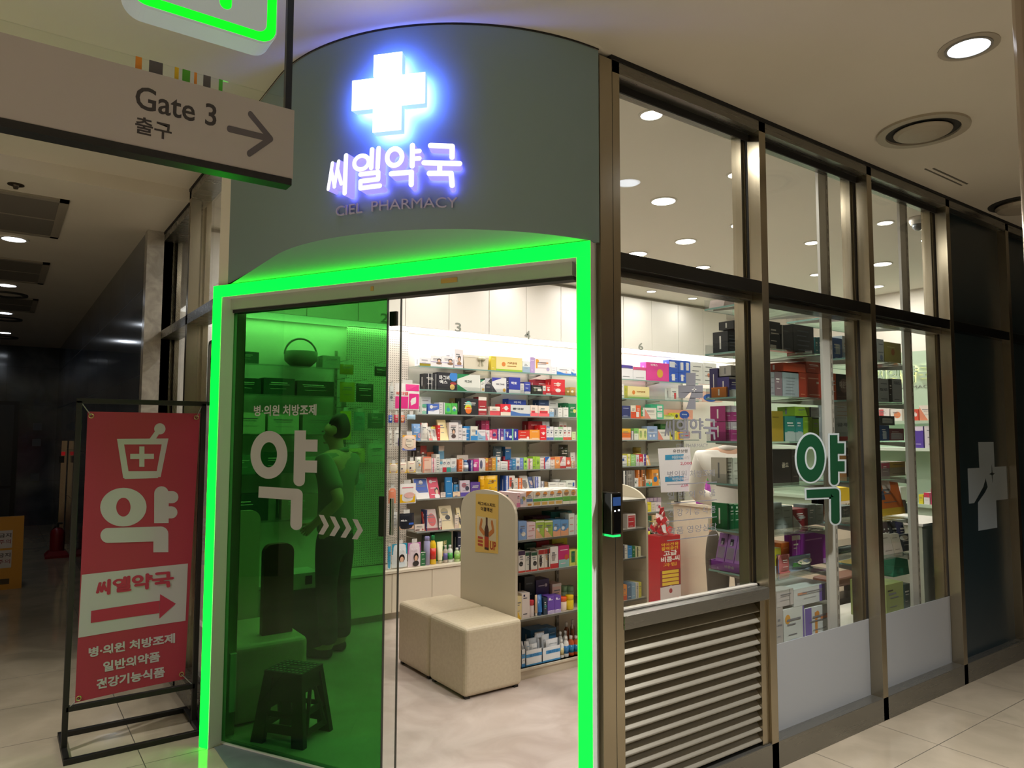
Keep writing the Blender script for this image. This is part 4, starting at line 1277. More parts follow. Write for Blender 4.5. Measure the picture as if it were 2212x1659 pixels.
for sx_ in (-1, 1):
    for sy_ in (-1, 1):
        T_ = lambda u, v: sp(sx_ * u, sy_ * v, hs - .02); B_ = lambda u, v: sp(sx_ * u, sy_ * v, 0)
        m = MB(); m.add([T_(k1, k2), T_(k1 - .05, k2), T_(k1 - .05, k2 - .03), T_(k1, k2 - .03), B_(L1 / 2, L2 / 2), B_(L1 / 2 - .07, L2 / 2), B_(L1 / 2 - .07, L2 / 2 - .03), B_(L1 / 2, L2 / 2 - .03)],
                        [(0, 1, 2, 3), (4, 7, 6, 5), (0, 4, 5, 1), (1, 5, 6, 2), (2, 6, 7, 3), (3, 7, 4, 0)], STB); m.build('leg', stl)
for sy_ in (-1, 1):      # side webs with round openings
    m = MB()
    yv = lambda z: k2 + (L2 / 2 - k2) * (1 - z / hs) - .012
    for z0, z1 in ((.20, hs - .02), (.05, .09), (.125, .15)):
        m.add([sp(-L1 / 2 + .05, sy_ * yv(z0), z0), sp(L1 / 2 - .05, sy_ * yv(z0), z0), sp(k1 - .03, sy_ * yv(z1), z1), sp(-k1 + .03, sy_ * yv(z1), z1),
               sp(-L1 / 2 + .05, sy_ * (yv(z0) - .006), z0), sp(L1 / 2 - .05, sy_ * (yv(z0) - .006), z0), sp(k1 - .03, sy_ * (yv(z1) - .006), z1), sp(-k1 + .03, sy_ * (yv(z1) - .006), z1)],
              [(0, 1, 2, 3), (7, 6, 5, 4), (0, 4, 5, 1), (2, 6, 7, 3), (1, 5, 6, 2), (0, 3, 7, 4)], STB)
    m.build('side_web', stl)
for sx_ in (-1, 1):
    m = MB()
    xv = lambda z: k1 + (L1 / 2 - k1) * (1 - z / hs) - .012
    for z0, z1, w in ((.24, hs - .02, 1), (.13, .16, 1), (.04, .07, 1)):
        m.add([sp(sx_ * xv(z0), -L2 / 2 + .03, z0), sp(sx_ * xv(z0), L2 / 2 - .03, z0), sp(sx_ * xv(z1), k2 - .02, z1), sp(sx_ * xv(z1), -k2 + .02, z1),
               sp(sx_ * (xv(z0) - .006), -L2 / 2 + .03, z0), sp(sx_ * (xv(z0) - .006), L2 / 2 - .03, z0), sp(sx_ * (xv(z1) - .006), k2 - .02, z1), sp(sx_ * (xv(z1) - .006), -k2 + .02, z1)],
              [(0, 1, 2, 3), (7, 6, 5, 4), (0, 4, 5, 1), (2, 6, 7, 3), (1, 5, 6, 2), (0, 3, 7, 4)], STB)
    for v0, v1 in ((-L2 / 2 + .05, -k2 * .2), (L2 / 2 - .05, k2 * .2)):
        m.bar(sp(sx_ * xv(.05), v0, .05), sp(sx_ * xv(.25), v1, .25), .010, STB, seg=6)
    m.build('side_web', stl)

# service counter
CX0 = 5.0
t = thing('service_counter', 'long cream service counter facing the gondola behind the window displays', 'counter', (5.3, 1.6, 0))
m = MB(); m.box((CX0 + .02, .75, 0), (5.6, 2.47, .87), CREAM); m.build('body', t)
m = MB(); m.box((CX0, .74, .872), (5.62, 2.48, .898), CREAM); m.build('top', t, .002)
# tall side cabinet at the right end of the window
a = onY(1985, 1131, .36)
cab_z = a.z
t = thing('side_cabinet', 'grey-green cabinet with a white top behind the third window', 'cabinet', (5.2, .5, 0))
MB().box((a.x, .34, 0), (5.62, .72, cab_z - .018), mat('grey_green_laminate', 'b9bda9', .5)).build('body', t)
MB().box((a.x - .01, .33, cab_z - .017), (5.63, .73, cab_z), WHITEL).build('top', t)
m = MB(); xm = onY(2022, 1135, .34).x; m.box((xm, .334, 0), (xm + .20, .339, cab_z - .02), mat('pale_grey_panel', 'ccd2ca', .5)); m.build('panel', t)

# window display racks
WY0, WY1 = .175, .56
WZ = [2.195, 1.945, 1.703, 1.468, 1.243, 1.0, .78]
for nm, xa, xb, lab in (('A', 3.16, 3.70, 'white slotted display rack of glass shelves behind the second window'), ('B', 3.93, 4.60, 'white slotted display rack of glass shelves behind the third window')):
    t = thing('window_rack', lab, 'display rack', (xa, .16, 0))
    for x in ((xa - .03) if nm == 'A' else 3.994, xb):
        m = MB(); m.box((x - .068, .15, .4005), (x, .166, ZC - .002), mat('rack_grey_white', 'c9c6bf', .45)); m.box((x, .148, .4005), (x + .024, .172, ZC), CHAN)
        for k in range(51):
            m.box((x + .009, .1472, .42 + k * .05), (x + .014, .148, .445 + k * .05), SLOT)
        m.box((x - .03, .10, ZC - .012), (x + .04, .17, ZC - .002), CHAN)
        m.build('upright', t)
    for k, z in enumerate(WZ):
        m = MB(); m.box((xa, WY0, z - .008), (xb - .0, WY1, z), SHELFG)
        m.box((xa, WY1, z - .009), (xb, WY1 + .002, z), EDGEG); m.box((xa - .002, WY0, z - .009), (xa, WY1, z), EDGEG)
        m.build('shelf', t)
        m = MB(); m.box((xa - .002, WY0, z), (xa, WY1, z + .05), ACRY); m.box((xa, WY1 - .002, z), (xb, WY1, z + .05), ACRY); m.build('guard', t)
        for x in (xa + .01, xb - .02):
            m = MB(); m.prism([(x, WY0 - .01, z - .009), (x, WY1 - .05, z - .009), (x, WY1 - .05, z - .016), (x, WY0 - .01, z - .04)], (.006, 0, 0), CHAN); m.build('bracket', t)
m = MB(); m.box((2.94, .16, .36), (4.86, .60, .40), WHITEL); tag(m.build('window_ledge'), 'low white ledge under the window racks holding large cartons', 'ledge')
MB().box((2.96, .18, 0), (4.84, .58, .36), CREAM).build('ledge_box').__setitem__('kind', 'structure')

# end wall: sign and shelves
m = MB(); fe = lambda u, v, d: Vector((ENDX - d, u, v))
EH = mat('warm_back_light', 'fff0c8', .4, 0, .3, (1, .9, .62), 2.2)
EF = mat('sign_face_sage', 'a9bda6', .5)
for gi, g in enumerate(LETTERS):
    pass
es = thing('shop_name_sign', 'back-lit sage letters spelling the shop name on the mint end wall', 'sign', (ENDX - .02, 1.6, 2.1))
yl, yr = onX(1893, 815, ENDX).y, onX(2011, 815, ENDX).y
zt, zb = onX(2005, 790, ENDX).z, onX(2005, 826, ENDX).z
for g in LETTERS:
    m = MB(); glyph(m, g, fe, fit(NB, yl, yr - .045, zb, zt), .035, EF, back=EH, d0=.012); m.build('letter', es)
m = MB(); put_text(m, 'CIEL PHARMACY', fe, yl, yr - .02, onX(1990, 838, ENDX).z, onX(1990, 832, ENDX).z, mat('number_grey', '8c8f86', .5), bold=0, depth=.006)
m.build('small_lettering', es)
er = thing('end_wall_shelving', 'mint shelves with products along the end wall under the shop name', 'shelving', (7.3, 1.9, .8))
EZ = [onX(2000, 908, 7.22).z, onX(2000, 968, 7.22).z, onX(2000, 1089, 7.1).z]
for k, z in enumerate(EZ):
    xx = 7.22 if k < 2 else 7.05
    m = MB(); m.box((xx, .6, z - .03), (ENDX, 3.0, z), MINT if k != 1 else mat('mint_light', 'd5e2d2', .5)); m.build('shelf', er)
MB().box((7.10, .6, 0), (ENDX, 3.0, EZ[2] - .035), MINT).build('lower_cabinet', er)
m = MB(); m.box((7.55, 1.62, EZ[2] + .25), (7.6, 1.70, EZ[2] + .37), WHITEL); tag(m.build('wall_switch'), 'small white switch box on the mint wall below the shelves', 'switch')

# standing red advert post with its sweet bowl, price board on the counter
a = onY(1425, 1160, 2.28); b = onY(1471, 1300, 2.28)
t = thing('advert_post', 'tall red and white advert post with gold writing beside the service counter', 'advert stand', (a.x + .07, 2.28, 0))
m = MB(); xw = b.x - a.x
m.box((a.x, 2.28, .0), (b.x, 2.44, a.z), CARD, 'b3212b'); m.build('post', t)
m = MB(); fr_ = flatY(2.2795)
pz = lambda y: onY(1448, y, 2.28).z
solid(m, [(a.x, .0), (b.x, .0), (b.x, pz(1265)), (a.x, pz(1265))], fr_, .0006, CARD, col='d9d2d4')
solid(m, [(a.x, pz(1266)), (b.x, pz(1266)), (b.x, pz(1230)), (a.x, pz(1230))], fr_, .0006, CARD, col='8e1c2c')
solid(m, disc((a.x + b.x) / 2, pz(1276), .045, 24), fr_, .001, CARD, col='d9d2d4'); solid(m, disc((a.x + b.x) / 2, pz(1276), .02, 20), fr_, .0014, CARD, col='9c2a34')
put_text(m, '약국전용', fr_, a.x + .015, b.x - .02, pz(1179), pz(1172), CARD, 'e9b53a', .02, .001)
put_text(m, '활력충전', fr_, a.x + .02, b.x - .03, pz(1188), pz(1180), CARD, 'e9b53a', .02, .001)
put_text(m, '고급', fr_, a.x + .045, b.x - .045, pz(1200), pz(1189), CARD, 'f2eee8', .03, .001)
put_text(m, '비콤-씨', fr_, a.x + .012, b.x - .012, pz(1213), pz(1201), CARD, 'f2eee8', .03, .001)
put_text(m, '과립', fr_, a.x + .04, b.x - .05, pz(1223), pz(1215), CARD, 'e9a53a', .02, .001)
for k in range(4):
    zz = pz(1232 + k * 8.5); solid(m, [(a.x + .025, zz - .022), (b.x - .025, zz - .026), (b.x - .025, zz), (a.x + .025, zz + .004)], fr_, .001, CARD, col='e6c63a')
m.build('print', t)
c = onY(1443, 1150, 2.28)
t = thing('sweet_bowl', 'round clear bowl heaped with red and white sachets on the red advert post', 'bowl', (c.x, 2.36, a.z))
m = MB(); m.sm = True
m.lathe((c.x, 2.36, a.z + .001), [(.045, 0), (.085, .02), (.108, .06), (.112, .085), (.105, .11)], ACRY, seg=28); m.build('glass_bowl', t)
random.seed(11)
for k in range(26):
    m = MB(); r_ = .098 * random.random() ** .6; th = random.uniform(0, 6.28); zz = a.z + .04 + random.uniform(.0, .15) * (1.15 - r_ / .11)
    p0 = Vector((c.x + r_ * math.cos(th), 2.36 + r_ * math.sin(th) - .01, zz)); e1 = Vector((random.uniform(-1, 1), random.uniform(-.4, .4), random.uniform(-1, 1))).normalized() * .032
    e2 = e1.cross(Vector((random.uniform(-.3, .3), -1, .3))).normalized() * .02
    m.prism([p0 - e1 - e2, p0 + e1 - e2, p0 + e1 + e2, p0 - e1 + e2], e1.cross(e2).normalized() * .006, SHINY, random.choice(['d8343a', 'e9d5d3', 'e4e0e0', 'd8343a', 'c0303a', 'e6b9b5']))
    tag(m.build('sachet'), 'red and white sachet heaped in the clear bowl on the red post', 'sachet', 'sachets heaped in the clear bowl')
a = onY(1422, 966, 2.4); b = onY(1493, 1062, 2.4)
t = thing('price_board', 'white price sheet on a thin pole standing on the counter end', 'sign', (b.x, 2.4, .9))
m = MB(); fq = flatY(2.4)
P4 = lambda x, y: (lambda p: (p.x, p.z))(onY(x, y, 2.4))
qq = [P4(1428, 1064), P4(1495, 1061), P4(1490, 966), P4(1421, 969)]
solid(m, qq, fq, .004, mat('white_paper', 'dcd9dc', .5), d0=0, back=mat('white_paper', 'dcd9dc', .5)); m.build('sheet', t)
m = MB()
put_text(m, '유한상행', fq, P4(1440, 0)[0], P4(1470, 0)[0], P4(1455, 978)[1], P4(1455, 971)[1], mat('sign_dark_print', '3a353c', .5), bold=.0, depth=.005)
for y0, y1 in ((983, 994), (1030, 1041)):
    solid(m, [P4(1436, y1), P4(1476, y1 - 2), P4(1476, y0 - 2), P4(1436, y0)], fq, .0046, mat('teal_blue_print', '2f8ab5', .5))
    put_text(m, '어린이해열제', fq, P4(1438, 0)[0], P4(1474, 0)[0], P4(1456, y1 - 2)[1], P4(1456, y0 + 1)[1], mat('white_paper', 'dcd9dc', .5), bold=.01, depth=.0052)
    put_text(m, '2,000원', fq, P4(1455, 0)[0], P4(1488, 0)[0], P4(1471, y1 + 11)[1], P4(1471, y1 + 3)[1], mat('notice_red2', 'c04a62', .5), bold=.0, depth=.005)
m.build('print', t)
m = MB(); pb = P4(1464, 1063); m.bar((pb[0], 2.406, .899), (pb[0], 2.406, pb[1] + .05), .004, BLACKP, seg=8)
m.bar((pb[0], 2.406, .899), (pb[0], 2.406, .905), .03, BLACKP, seg=14); m.build('pole', t)

# ================================================================== GOODS
PAL = [('white', 'f0efec'), ('cream', 'efe3c4'), ('pale grey', 'c4c4c4'), ('grey', '8a8a8a'), ('dark grey', '4a4a4c'), ('black', '17171a'), ('navy', '23264f'), ('blue', '2f5fb8'),
       ('light blue', '8fb6dd'), ('teal', '3aa39a'), ('cyan', '35a9cf'), ('green', '3f9e4a'), ('dark green', '1d5535'), ('lime', 'a6cf45'), ('yellow', 'efcb3a'), ('gold', 'c79f4c'),
       ('orange', 'e88a32'), ('red', 'd03436'), ('dark red', '8a2430'), ('maroon', '5a2430'), ('pink', 'e892ae'), ('magenta', 'd83a86'), ('purple', '7a3f9a'), ('lavender', 'b9b0db'),
       ('violet', '5a4a9e'), ('brown', '6e4a30'), ('peach', 'eeb89a'), ('mint', 'bfe0cc'), ('olive', '9a8a3a'), ('mauve', 'a86a98')]
PALV = [(n, [int(h[i:i + 2], 16) for i in (0, 2, 4)]) for n, h in PAL]


def cname(h):
    c = [int(h[i:i + 2], 16) for i in (0, 2, 4)]
    return min(PALV, key=lambda p: sum((a - b) ** 2 for a, b in zip(p[1], c)))[0]


def lum(h):
    c = lin(h)
    return .21 * c[0] + .72 * c[1] + .07 * c[2]


def face_print(mb, des, fn, w, h, base, mt, rnd):
    """lays the print of one product face: fn(u, v, lift), u 0..w, v 0..h"""
    lift = .0006
    R = lambda x0, z0, x1, z1: [(x0 * w, z0 * h), (x1 * w, z0 * h), (x1 * w, z1 * h), (x0 * w, z1 * h)]
    toks = des.split(';') if des else []
    inks = False
    for t in toks:
        k = t[0]
        if k == 'K':
            s, c, x0, z0, x1, z1 = t[1:].split(':')
            put_text(mb, s, lambda u, v, d: fn(u, v, lift + .0004), float(x0) * w, float(x1) * w, float(z0) * h, float(z1) * h, mt, c, .03)
            inks = True
            continue
        a = t[1:].split(':'); c = a[0]; n = [float(x) for x in a[1:]]
        if k == 'B':
            q = R(0, 0, 1, n[0])
        elif k == 'T':
            q = R(0, 1 - n[0], 1, 1)
        elif k == 'S':
            q = R(n[0], 0, n[1], 1)
        elif k == 'R':
            q = R(*n)
        elif k == 'C':
            r = n[2] * min(w, h); q = [(min(max(n[0] * w + r * math.cos(i * .393), 0), w), min(max(n[1] * h + r * math.sin(i * .393), 0), h)) for i in range(16)]
        elif k == 'E':
            q = [(n[0] * w + n[2] * w * math.cos(i * .314), n[1] * h + n[3] * h * math.sin(i * .314)) for i in range(20)]
            q = [(min(max(x, 0), w), min(max(y, 0), h)) for x, y in q]
        elif k == 'D':
            q = [(0, 0), (n[0] * w, 0), (0, n[1] * h)]
        elif k == 'U':
            q = [(0, h), (0, (1 - n[1]) * h), (n[0] * w, h)]
        elif k == 'V':
            q = [(0, 0), (w, 0), (w, n[1] * h), (.5 * w, (n[0] + n[1]) * .35 * h), (0, n[0] * h)]
        elif k == 'P':      # small portrait: hair, face, shoulders
            for e, cc in (((n[0], n[1], .20, .17), '2a2220'), ((n[0], n[1] - .05, .13, .12), 'e2b79c'), ((n[0], n[1] - .27, .26, .12), c)):
                q = [(e[0] * w + e[2] * w * math.cos(i * .393), e[1] * h + e[3] * h * math.sin(i * .393)) for i in range(16)]
                q = [(min(max(x, 0), w), min(max(y, 0), h)) for x, y in q]
                mb.add([fn(x, y, lift) for x, y in q], [tuple(range(len(q)))], mt, cc); lift += .0003
            continue
        elif k == 'L':
            inks = True
            nn = int(n[0]) if n else 3
            for i in range(nn):
                zz = .78 - i * .62 / max(nn - 1, 1)
                x0 = .12 + .1 * rnd.random(); x1 = .6 + .28 * rnd.random()
                mb.add([fn(x, y, lift + .0005) for x, y in R(x0, zz, x1, zz + .035)], [(0, 1, 2, 3)], mt, c)
            continue
        mb.add([fn(x, y, lift) for x, y in q], [tuple(range(len(q)))], mt, c)
        lift += .0003
    if not inks and w > .02:
        ink = 'e2dfd9' if lum(base) < .25 else '77777c'
        for i in range(3):
            zz = [.70, .60, .36][i]
            x0 = .14 + .12 * rnd.random(); x1 = .55 + .3 * rnd.random(); th = [.05, .03, .02][i]
            mb.add([fn(x, y, lift + .0005) for x, y in R(x0, zz, x1, zz + th)], [(0, 1, 2, 3)], mt, ink)


def desc(kind, base, des):
    noun = {'b': 'carton', 'p': 'pouch', 'o': 'bottle', 'j': 'jar', 't': 'tube', 'k': 'leaflet box', 'h': 'hanging pack', 'c': 'spray can', 'y': 'display tray'}[kind]
    s = cname(base) + ' ' + noun
    for t in (des or '').split(';'):
        if t and t[0] in 'BTSRCEDUVP':
            c = cname(t[1:].split(':')[0])
            if t[0] != 'P' and c == cname(base):
                continue
            s += {'B': ' with %s base', 'T': ' with %s top', 'S': ' with %s stripe', 'R': ' with %s patch', 'C': ' with %s dot', 'E': ' with %s oval', 'D': ' with %s corner', 'U': ' with %s corner', 'V': ' with %s wave', 'P': ' with a portrait'}[t[0]] % (() if t[0] == 'P' else (c,))
            break
    return s


NAMES = {'b': 'carton', 'p': 'pouch', 'o': 'bottle', 'j': 'jar', 't': 'tube', 'k': 'leaflet_box', 'h': 'hanging_pack', 'c': 'spray_can', 'y': 'display_tray'}
CATS = {'b': 'box', 'p': 'pouch', 'o': 'bottle', 'j': 'jar', 't': 'tube', 'k': 'box', 'h': 'pack', 'c': 'can', 'y': 'tray'}


def product(kind, x0, x1, z0, z1, yf, depth, base, des, label, group, rnd, flip=False):
    w = x1 - x0; h = z1 - z0
    yb = yf + depth
    FN = lambda u, v, d: Vector((x0 + u, yf - d, z0 + v))
    o = None
    if kind == 'b':
        m = MB(); m.box((x0, yf, z0), (x1, yb, z1), CARD, base)
        face_print(m, des, FN, w, h, base, CARD, rnd)
        # the left end carries the base colour with one stripe of writing
        ink = 'f2efe9' if lum(base) < .25 else '77777a'
        if depth > .03 and h > .03:
            m.quad([(x0 - .0005, yf + depth * .45, z0 + h * .2), (x0 - .0005, yf + depth * .55, z0 + h * .2), (x0 - .0005, yf + depth * .55, z0 + h * .8), (x0 - .0005, yf + depth * .45, z0 + h * .8)], CARD, ink)
        o = m.build(NAMES[kind])
    elif kind == 'k':
        lean = max(min(.35 * h, depth - .024), .004)
        fn = lambda u, v, d: Vector((x0 + u, yf + lean * v / h - d, z0 + v))
        m = MB(); m.prism([fn(0, 0, 0), fn(w, 0, 0), fn(w, h, 0), fn(0, h, 0)], (0, .022, 0), CARD, base)
        face_print(m, des, fn, w, h, base, CARD, rnd); o = m.build(NAMES[kind])
    elif kind in 'ph':
        t = .012 if kind == 'h' else min(.03, depth / 1.45)
        m = MB(); N = 6
        prof = [0, .55, .9, 1, .9, .55, 0]

        def fn(u, v, d):
            bu = math.sin(math.pi * min(max(u / w, 0), 1)) ** .5; bv = math.sin(math.pi * min(max(v / h, .02), .98)) ** .5
            return Vector((x0 + u, yf + t * (1 - bu * bv) * .9 - d, z0 + v))
        V = [fn(w * i / N, h * j / N, 0) for j in range(N + 1) for i in range(N + 1)]
        V2 = [Vector((p.x, yf + t + (yf + t - p.y) * .4, p.z)) for p in V]
        F = [(j * (N + 1) + i, j * (N + 1) + i + 1, (j + 1) * (N + 1) + i + 1, (j + 1) * (N + 1) + i) for j in range(N) for i in range(N)]
        m.add(V, F, SHINY, base); m.add(V2, [f[::-1] for f in F], SHINY, base)
        face_print(m, des, lambda u, v, d: fn(u, v, d + .0025), w, h, base, SHINY, rnd)
        if kind == 'h':
            m.box((x0 + w * .3, yf + t * .6, z1 - .001), (x1 - w * .3, yf + t * .9, z1 + .03), SHINY, 'dcdad6')
        else:
            m.box((x0 + .003, yf + t * .4, z0), (x1 - .003, yf + t * 1.1, z0 + .006), SHINY, base)
        o = m.build(NAMES[kind])
    elif kind in 'oc':
        r = min(w, max(depth, .02)) / 2; c = ((x0 + x1) / 2, yf + r, z0)
        cap = 'f0efec'; lab = None
        for t in (des or '').split(';'):
            if t.startswith('cap'):
                cap = t[3:]
            if t.startswith('lab'):
                lab = t[3:]
        o = bpy.data.objects.new(NAMES[kind], None); o.location = c; COL.objects.link(o); o.empty_display_size = .02
        m = MB(); m.sm = True
        ch = h * (.18 if kind == 'o' else .16)
        if kind == 'o':
            m.lathe(c, [(r * .92, 0), (r, .004), (r, (h - ch) * .80), (r * .85, (h - ch) * .9), (r * .45, h - ch), (r * .45, h - ch + .004)], SHINY, base, 16)
        else:
            m.lathe(c, [(r, 0), (r, (h - ch) * .96), (r * .8, h - ch), (r * .8, h - ch + .003)], SHINY, base, 16)
        m.build('body', o)
        m = MB(); m.sm = True; rr = r * (.52 if kind == 'o' else .82)
        m.lathe((c[0], c[1], z0 + h - ch + .002), [(rr, 0), (rr, ch * .85), (rr * .85, ch - .002)], SHINY, cap, 14); m.build('cap', o)
        if lab:
            m = MB(); m.sm = True; m.lathe((c[0], c[1], z0 + h * .18), [(r * 1.02, 0), (r * 1.02, h * .38)], SHINY, lab, 16); m.build('paper_label', o)
    elif kind == 'j':
        r = min(w, max(depth, .03)) / 2; c = ((x0 + x1) / 2, yf + r, z0)
        cap = ([t[3:] for t in (des or '').split(';') if t.startswith('cap')] or ['f0efec'])[0]
        o = bpy.data.objects.new('jar', None); o.location = c; COL.objects.link(o); o.empty_display_size = .02
        m = MB(); m.sm = True; m.lathe(c, [(r * .92, 0), (r, .006), (r, h * .66), (r * .9, h * .7)], SHINY, base, 18); m.build('body', o)
        m = MB(); m.sm = True; m.lathe((c[0], c[1], z0 + h * .7 + .0005), [(r * 1.0, 0), (r * 1.0, h * .27), (r * .93, h * .3)], SHINY, cap, 18); m.build('lid', o)
    elif kind == 't':
        o = bpy.data.objects.new('tube', None); o.location = ((x0 + x1) / 2, yf, z0); COL.objects.link(o); o.empty_display_size = .02
        cap = ([t[3:] for t in (des or '').split(';') if t.startswith('cap')] or ['f0efec'])[0]
        r = min(w / 2, .02); xc = (x0 + x1) / 2; hc = h * .16
        m = MB(); m.sm = True
        ring0 = [Vector((xc + r * math.cos(i * .524), yf + r + r * math.sin(i * .524), z0 + hc)) for i in range(12)]
        ring1 = [Vector((xc + w / 2 * math.cos(i * .524), yf + r + .003 * math.sin(i * .524), z1)) for i in range(12)]
        m.add(ring0 + ring1, [(i, (i + 1) % 12, (i + 1) % 12 + 12, i + 12) for i in range(12)] + [tuple(range(12, 24))], SHINY, base); m.build('body', o)
        m = MB(); m.sm = True; m.lathe((xc, yf + r, z0), [(r * .8, 0), (r * .8, hc)], SHINY, cap, 12); m.build('cap', o)
    elif kind == 'y':
        m = MB(); hb = h
        m.box((x0, yf, z0), (x1, yf + .003, z1), CARD, base); m.box((x0, yf, z0), (x0 + .003, yb, z1), CARD, base); m.box((x1 - .003, yf, z0), (x1, yb, z1), CARD, base); m.box((x0, yf, z0), (x1, yb, z0 + .003), CARD, base)
        face_print(m, des, FN, w, h, base, CARD, rnd); o = m.build(NAMES[kind])
    tag(o, label, CATS[kind], group)
    return o


NPROD = [0]


def row(where, group, zs, yf, org, sc, text, depth=.09, dback=.10, minh=.02, xmin=-9, xmax=99, zmax=9):
    """One line per product: kind x0 x1 ytop colour [design] [y=depth offset] [z=pixel row of its foot]; pixel values are read in a
    crop of the photograph with origin org and scale sc; the product stands on height zs with its front at yf."""
    items = []
    for ln in text.strip().splitlines():
        a = ln.split()
        if not a:
            continue
        k, x0, x1, yt, col = a[0], float(a[1]), float(a[2]), float(a[3]), a[4]
        des, dy, foot, dd = '', 0.0, None, None
        for s in a[5:]:
            if s.startswith('y='):
                dy = float(s[2:])
            elif s.startswith('z='):
                foot = float(s[2:])
            elif s.startswith('d='):
                dd = float(s[2:])
            else:
                des = s.replace('_', ' ')
        yy = yf + dy
        P = lambda x, y: onY(org[0] + x * sc, org[1] + y * sc, yy)
        pa = P(x0, yt); pb = P(x1, yt)
        zb = zs if foot is None else P(x0, foot).z
        items.append([pa.x, pb.x, zb, min(max(pa.z, zb + minh), zmax), yy, k, col, des, dd or (.008 if k == 'y' else depth if dy <= .02 else dback), foot is not None])
    for i in items:
        i[0] = max(i[0], xmin); i[1] = min(max(i[1], i[0] + .01), xmax)
    items.sort(key=lambda i: i[0])
    last = {}
    for i in items:
        key = (round(i[4], 2), i[9])
        if key in last and i[0] < last[key] + .0012:
            i[0] = last[key] + .0012
        last[key] = max(i[1], i[0] + .008)
        i[1] = max(i[1], i[0] + .008)
    # a stacked product rests on whatever stands below it
    for i in items:
        if i[9]:
            best = zs
            for j in items:
                if j is not i and j[0] < i[1] and j[1] > i[0] and abs(j[4] - i[4]) < .05 and abs(j[3] - i[2]) < .03 and not j[9]:
                    best = max(best, j[3] + .0015)
            if best > zs:
                i[2] = best
    # neighbours may touch but never share space
    for q in range(3):
        for a in items:
            for b in items:
                if a is b or (a[4], a[0]) > (b[4], b[0]):
                    continue
                if a[0] < b[1] - .0005 and b[0] < a[1] - .0005 and a[4] < b[4] + b[8] and b[4] < a[4] + a[8] and a[2] < b[3] - .001 and b[2] < a[3] - .001:
                    if b[4] - a[4] > .012:
                        a[8] = min(a[8], b[4] - a[4] - .003)
                    else:
                        l, r = (a, b) if a[0] <= b[0] else (b, a)
                        if r[1] - l[1] > .012:
                            r[0] = l[1] + .001
                        else:
                            b[4] = a[4] + a[8] + .002; b[8] = min(b[8], .06)
    out = []
    for n, i in enumerate(items):
        rnd = random.Random(NPROD[0] * 7 + 3); NPROD[0] += 1
        lab = '%s, %s from left on the %s' % (desc(i[5], i[6], i[7]), ORD[n], where)
        if len(lab.split()) > 16:
            lab = lab.replace(desc(i[5], i[6], i[7]), desc(i[5], i[6], ''))
        out.append(product(i[5], i[0], i[1], i[2] + .0004, i[3], i[4], i[8], i[6], i[7], lab, group, rnd))
    return out


A1, A2, B1, B2 = (840, 740), (1040, 740), (840, 880), (1040, 880)
s1 = 210 / 2177
FC, GC, HC, IC, JC, KC, LC, MC = (1330, 750), (1330, 970), (1330, 1130), (1520, 620), (1640, 860), (1640, 1110), (1870, 680), (1870, 940)
sF = .14014; sI = 360 / 2212; sJ = 260 / 1598; sK = 280 / 1602; sL = 230 / 1363; sM = 230 / 954
CC, DCc, ECc = (840, 1020), (1100, 1020), (1100, 1220)
sC = 210 / 1659; sD = 160 / 1207; sE = 160 / 1106


def conv(text, o1, sc1, o2, sc2):
    """re-reads rows of crop 1 in the units of crop 2"""
    out = []
    for ln in text.strip().splitlines():
        a = ln.split()
        if not a:
            continue
        for i in (1, 2):
            a[i] = '%.1f' % ((o1[0] + float(a[i]) * sc1 - o2[0]) / sc2)
        a[3] = '%.1f' % ((o1[1] + float(a[3]) * sc1 - o2[1]) / sc2)
        a = [('z=%.1f' % ((o1[1] + float(s[2:]) * sc1 - o2[1]) / sc2)) if s.startswith('z=') else s for s in a]
        out.append(' '.join(a))
    return '\n'.join(out) + '\n'


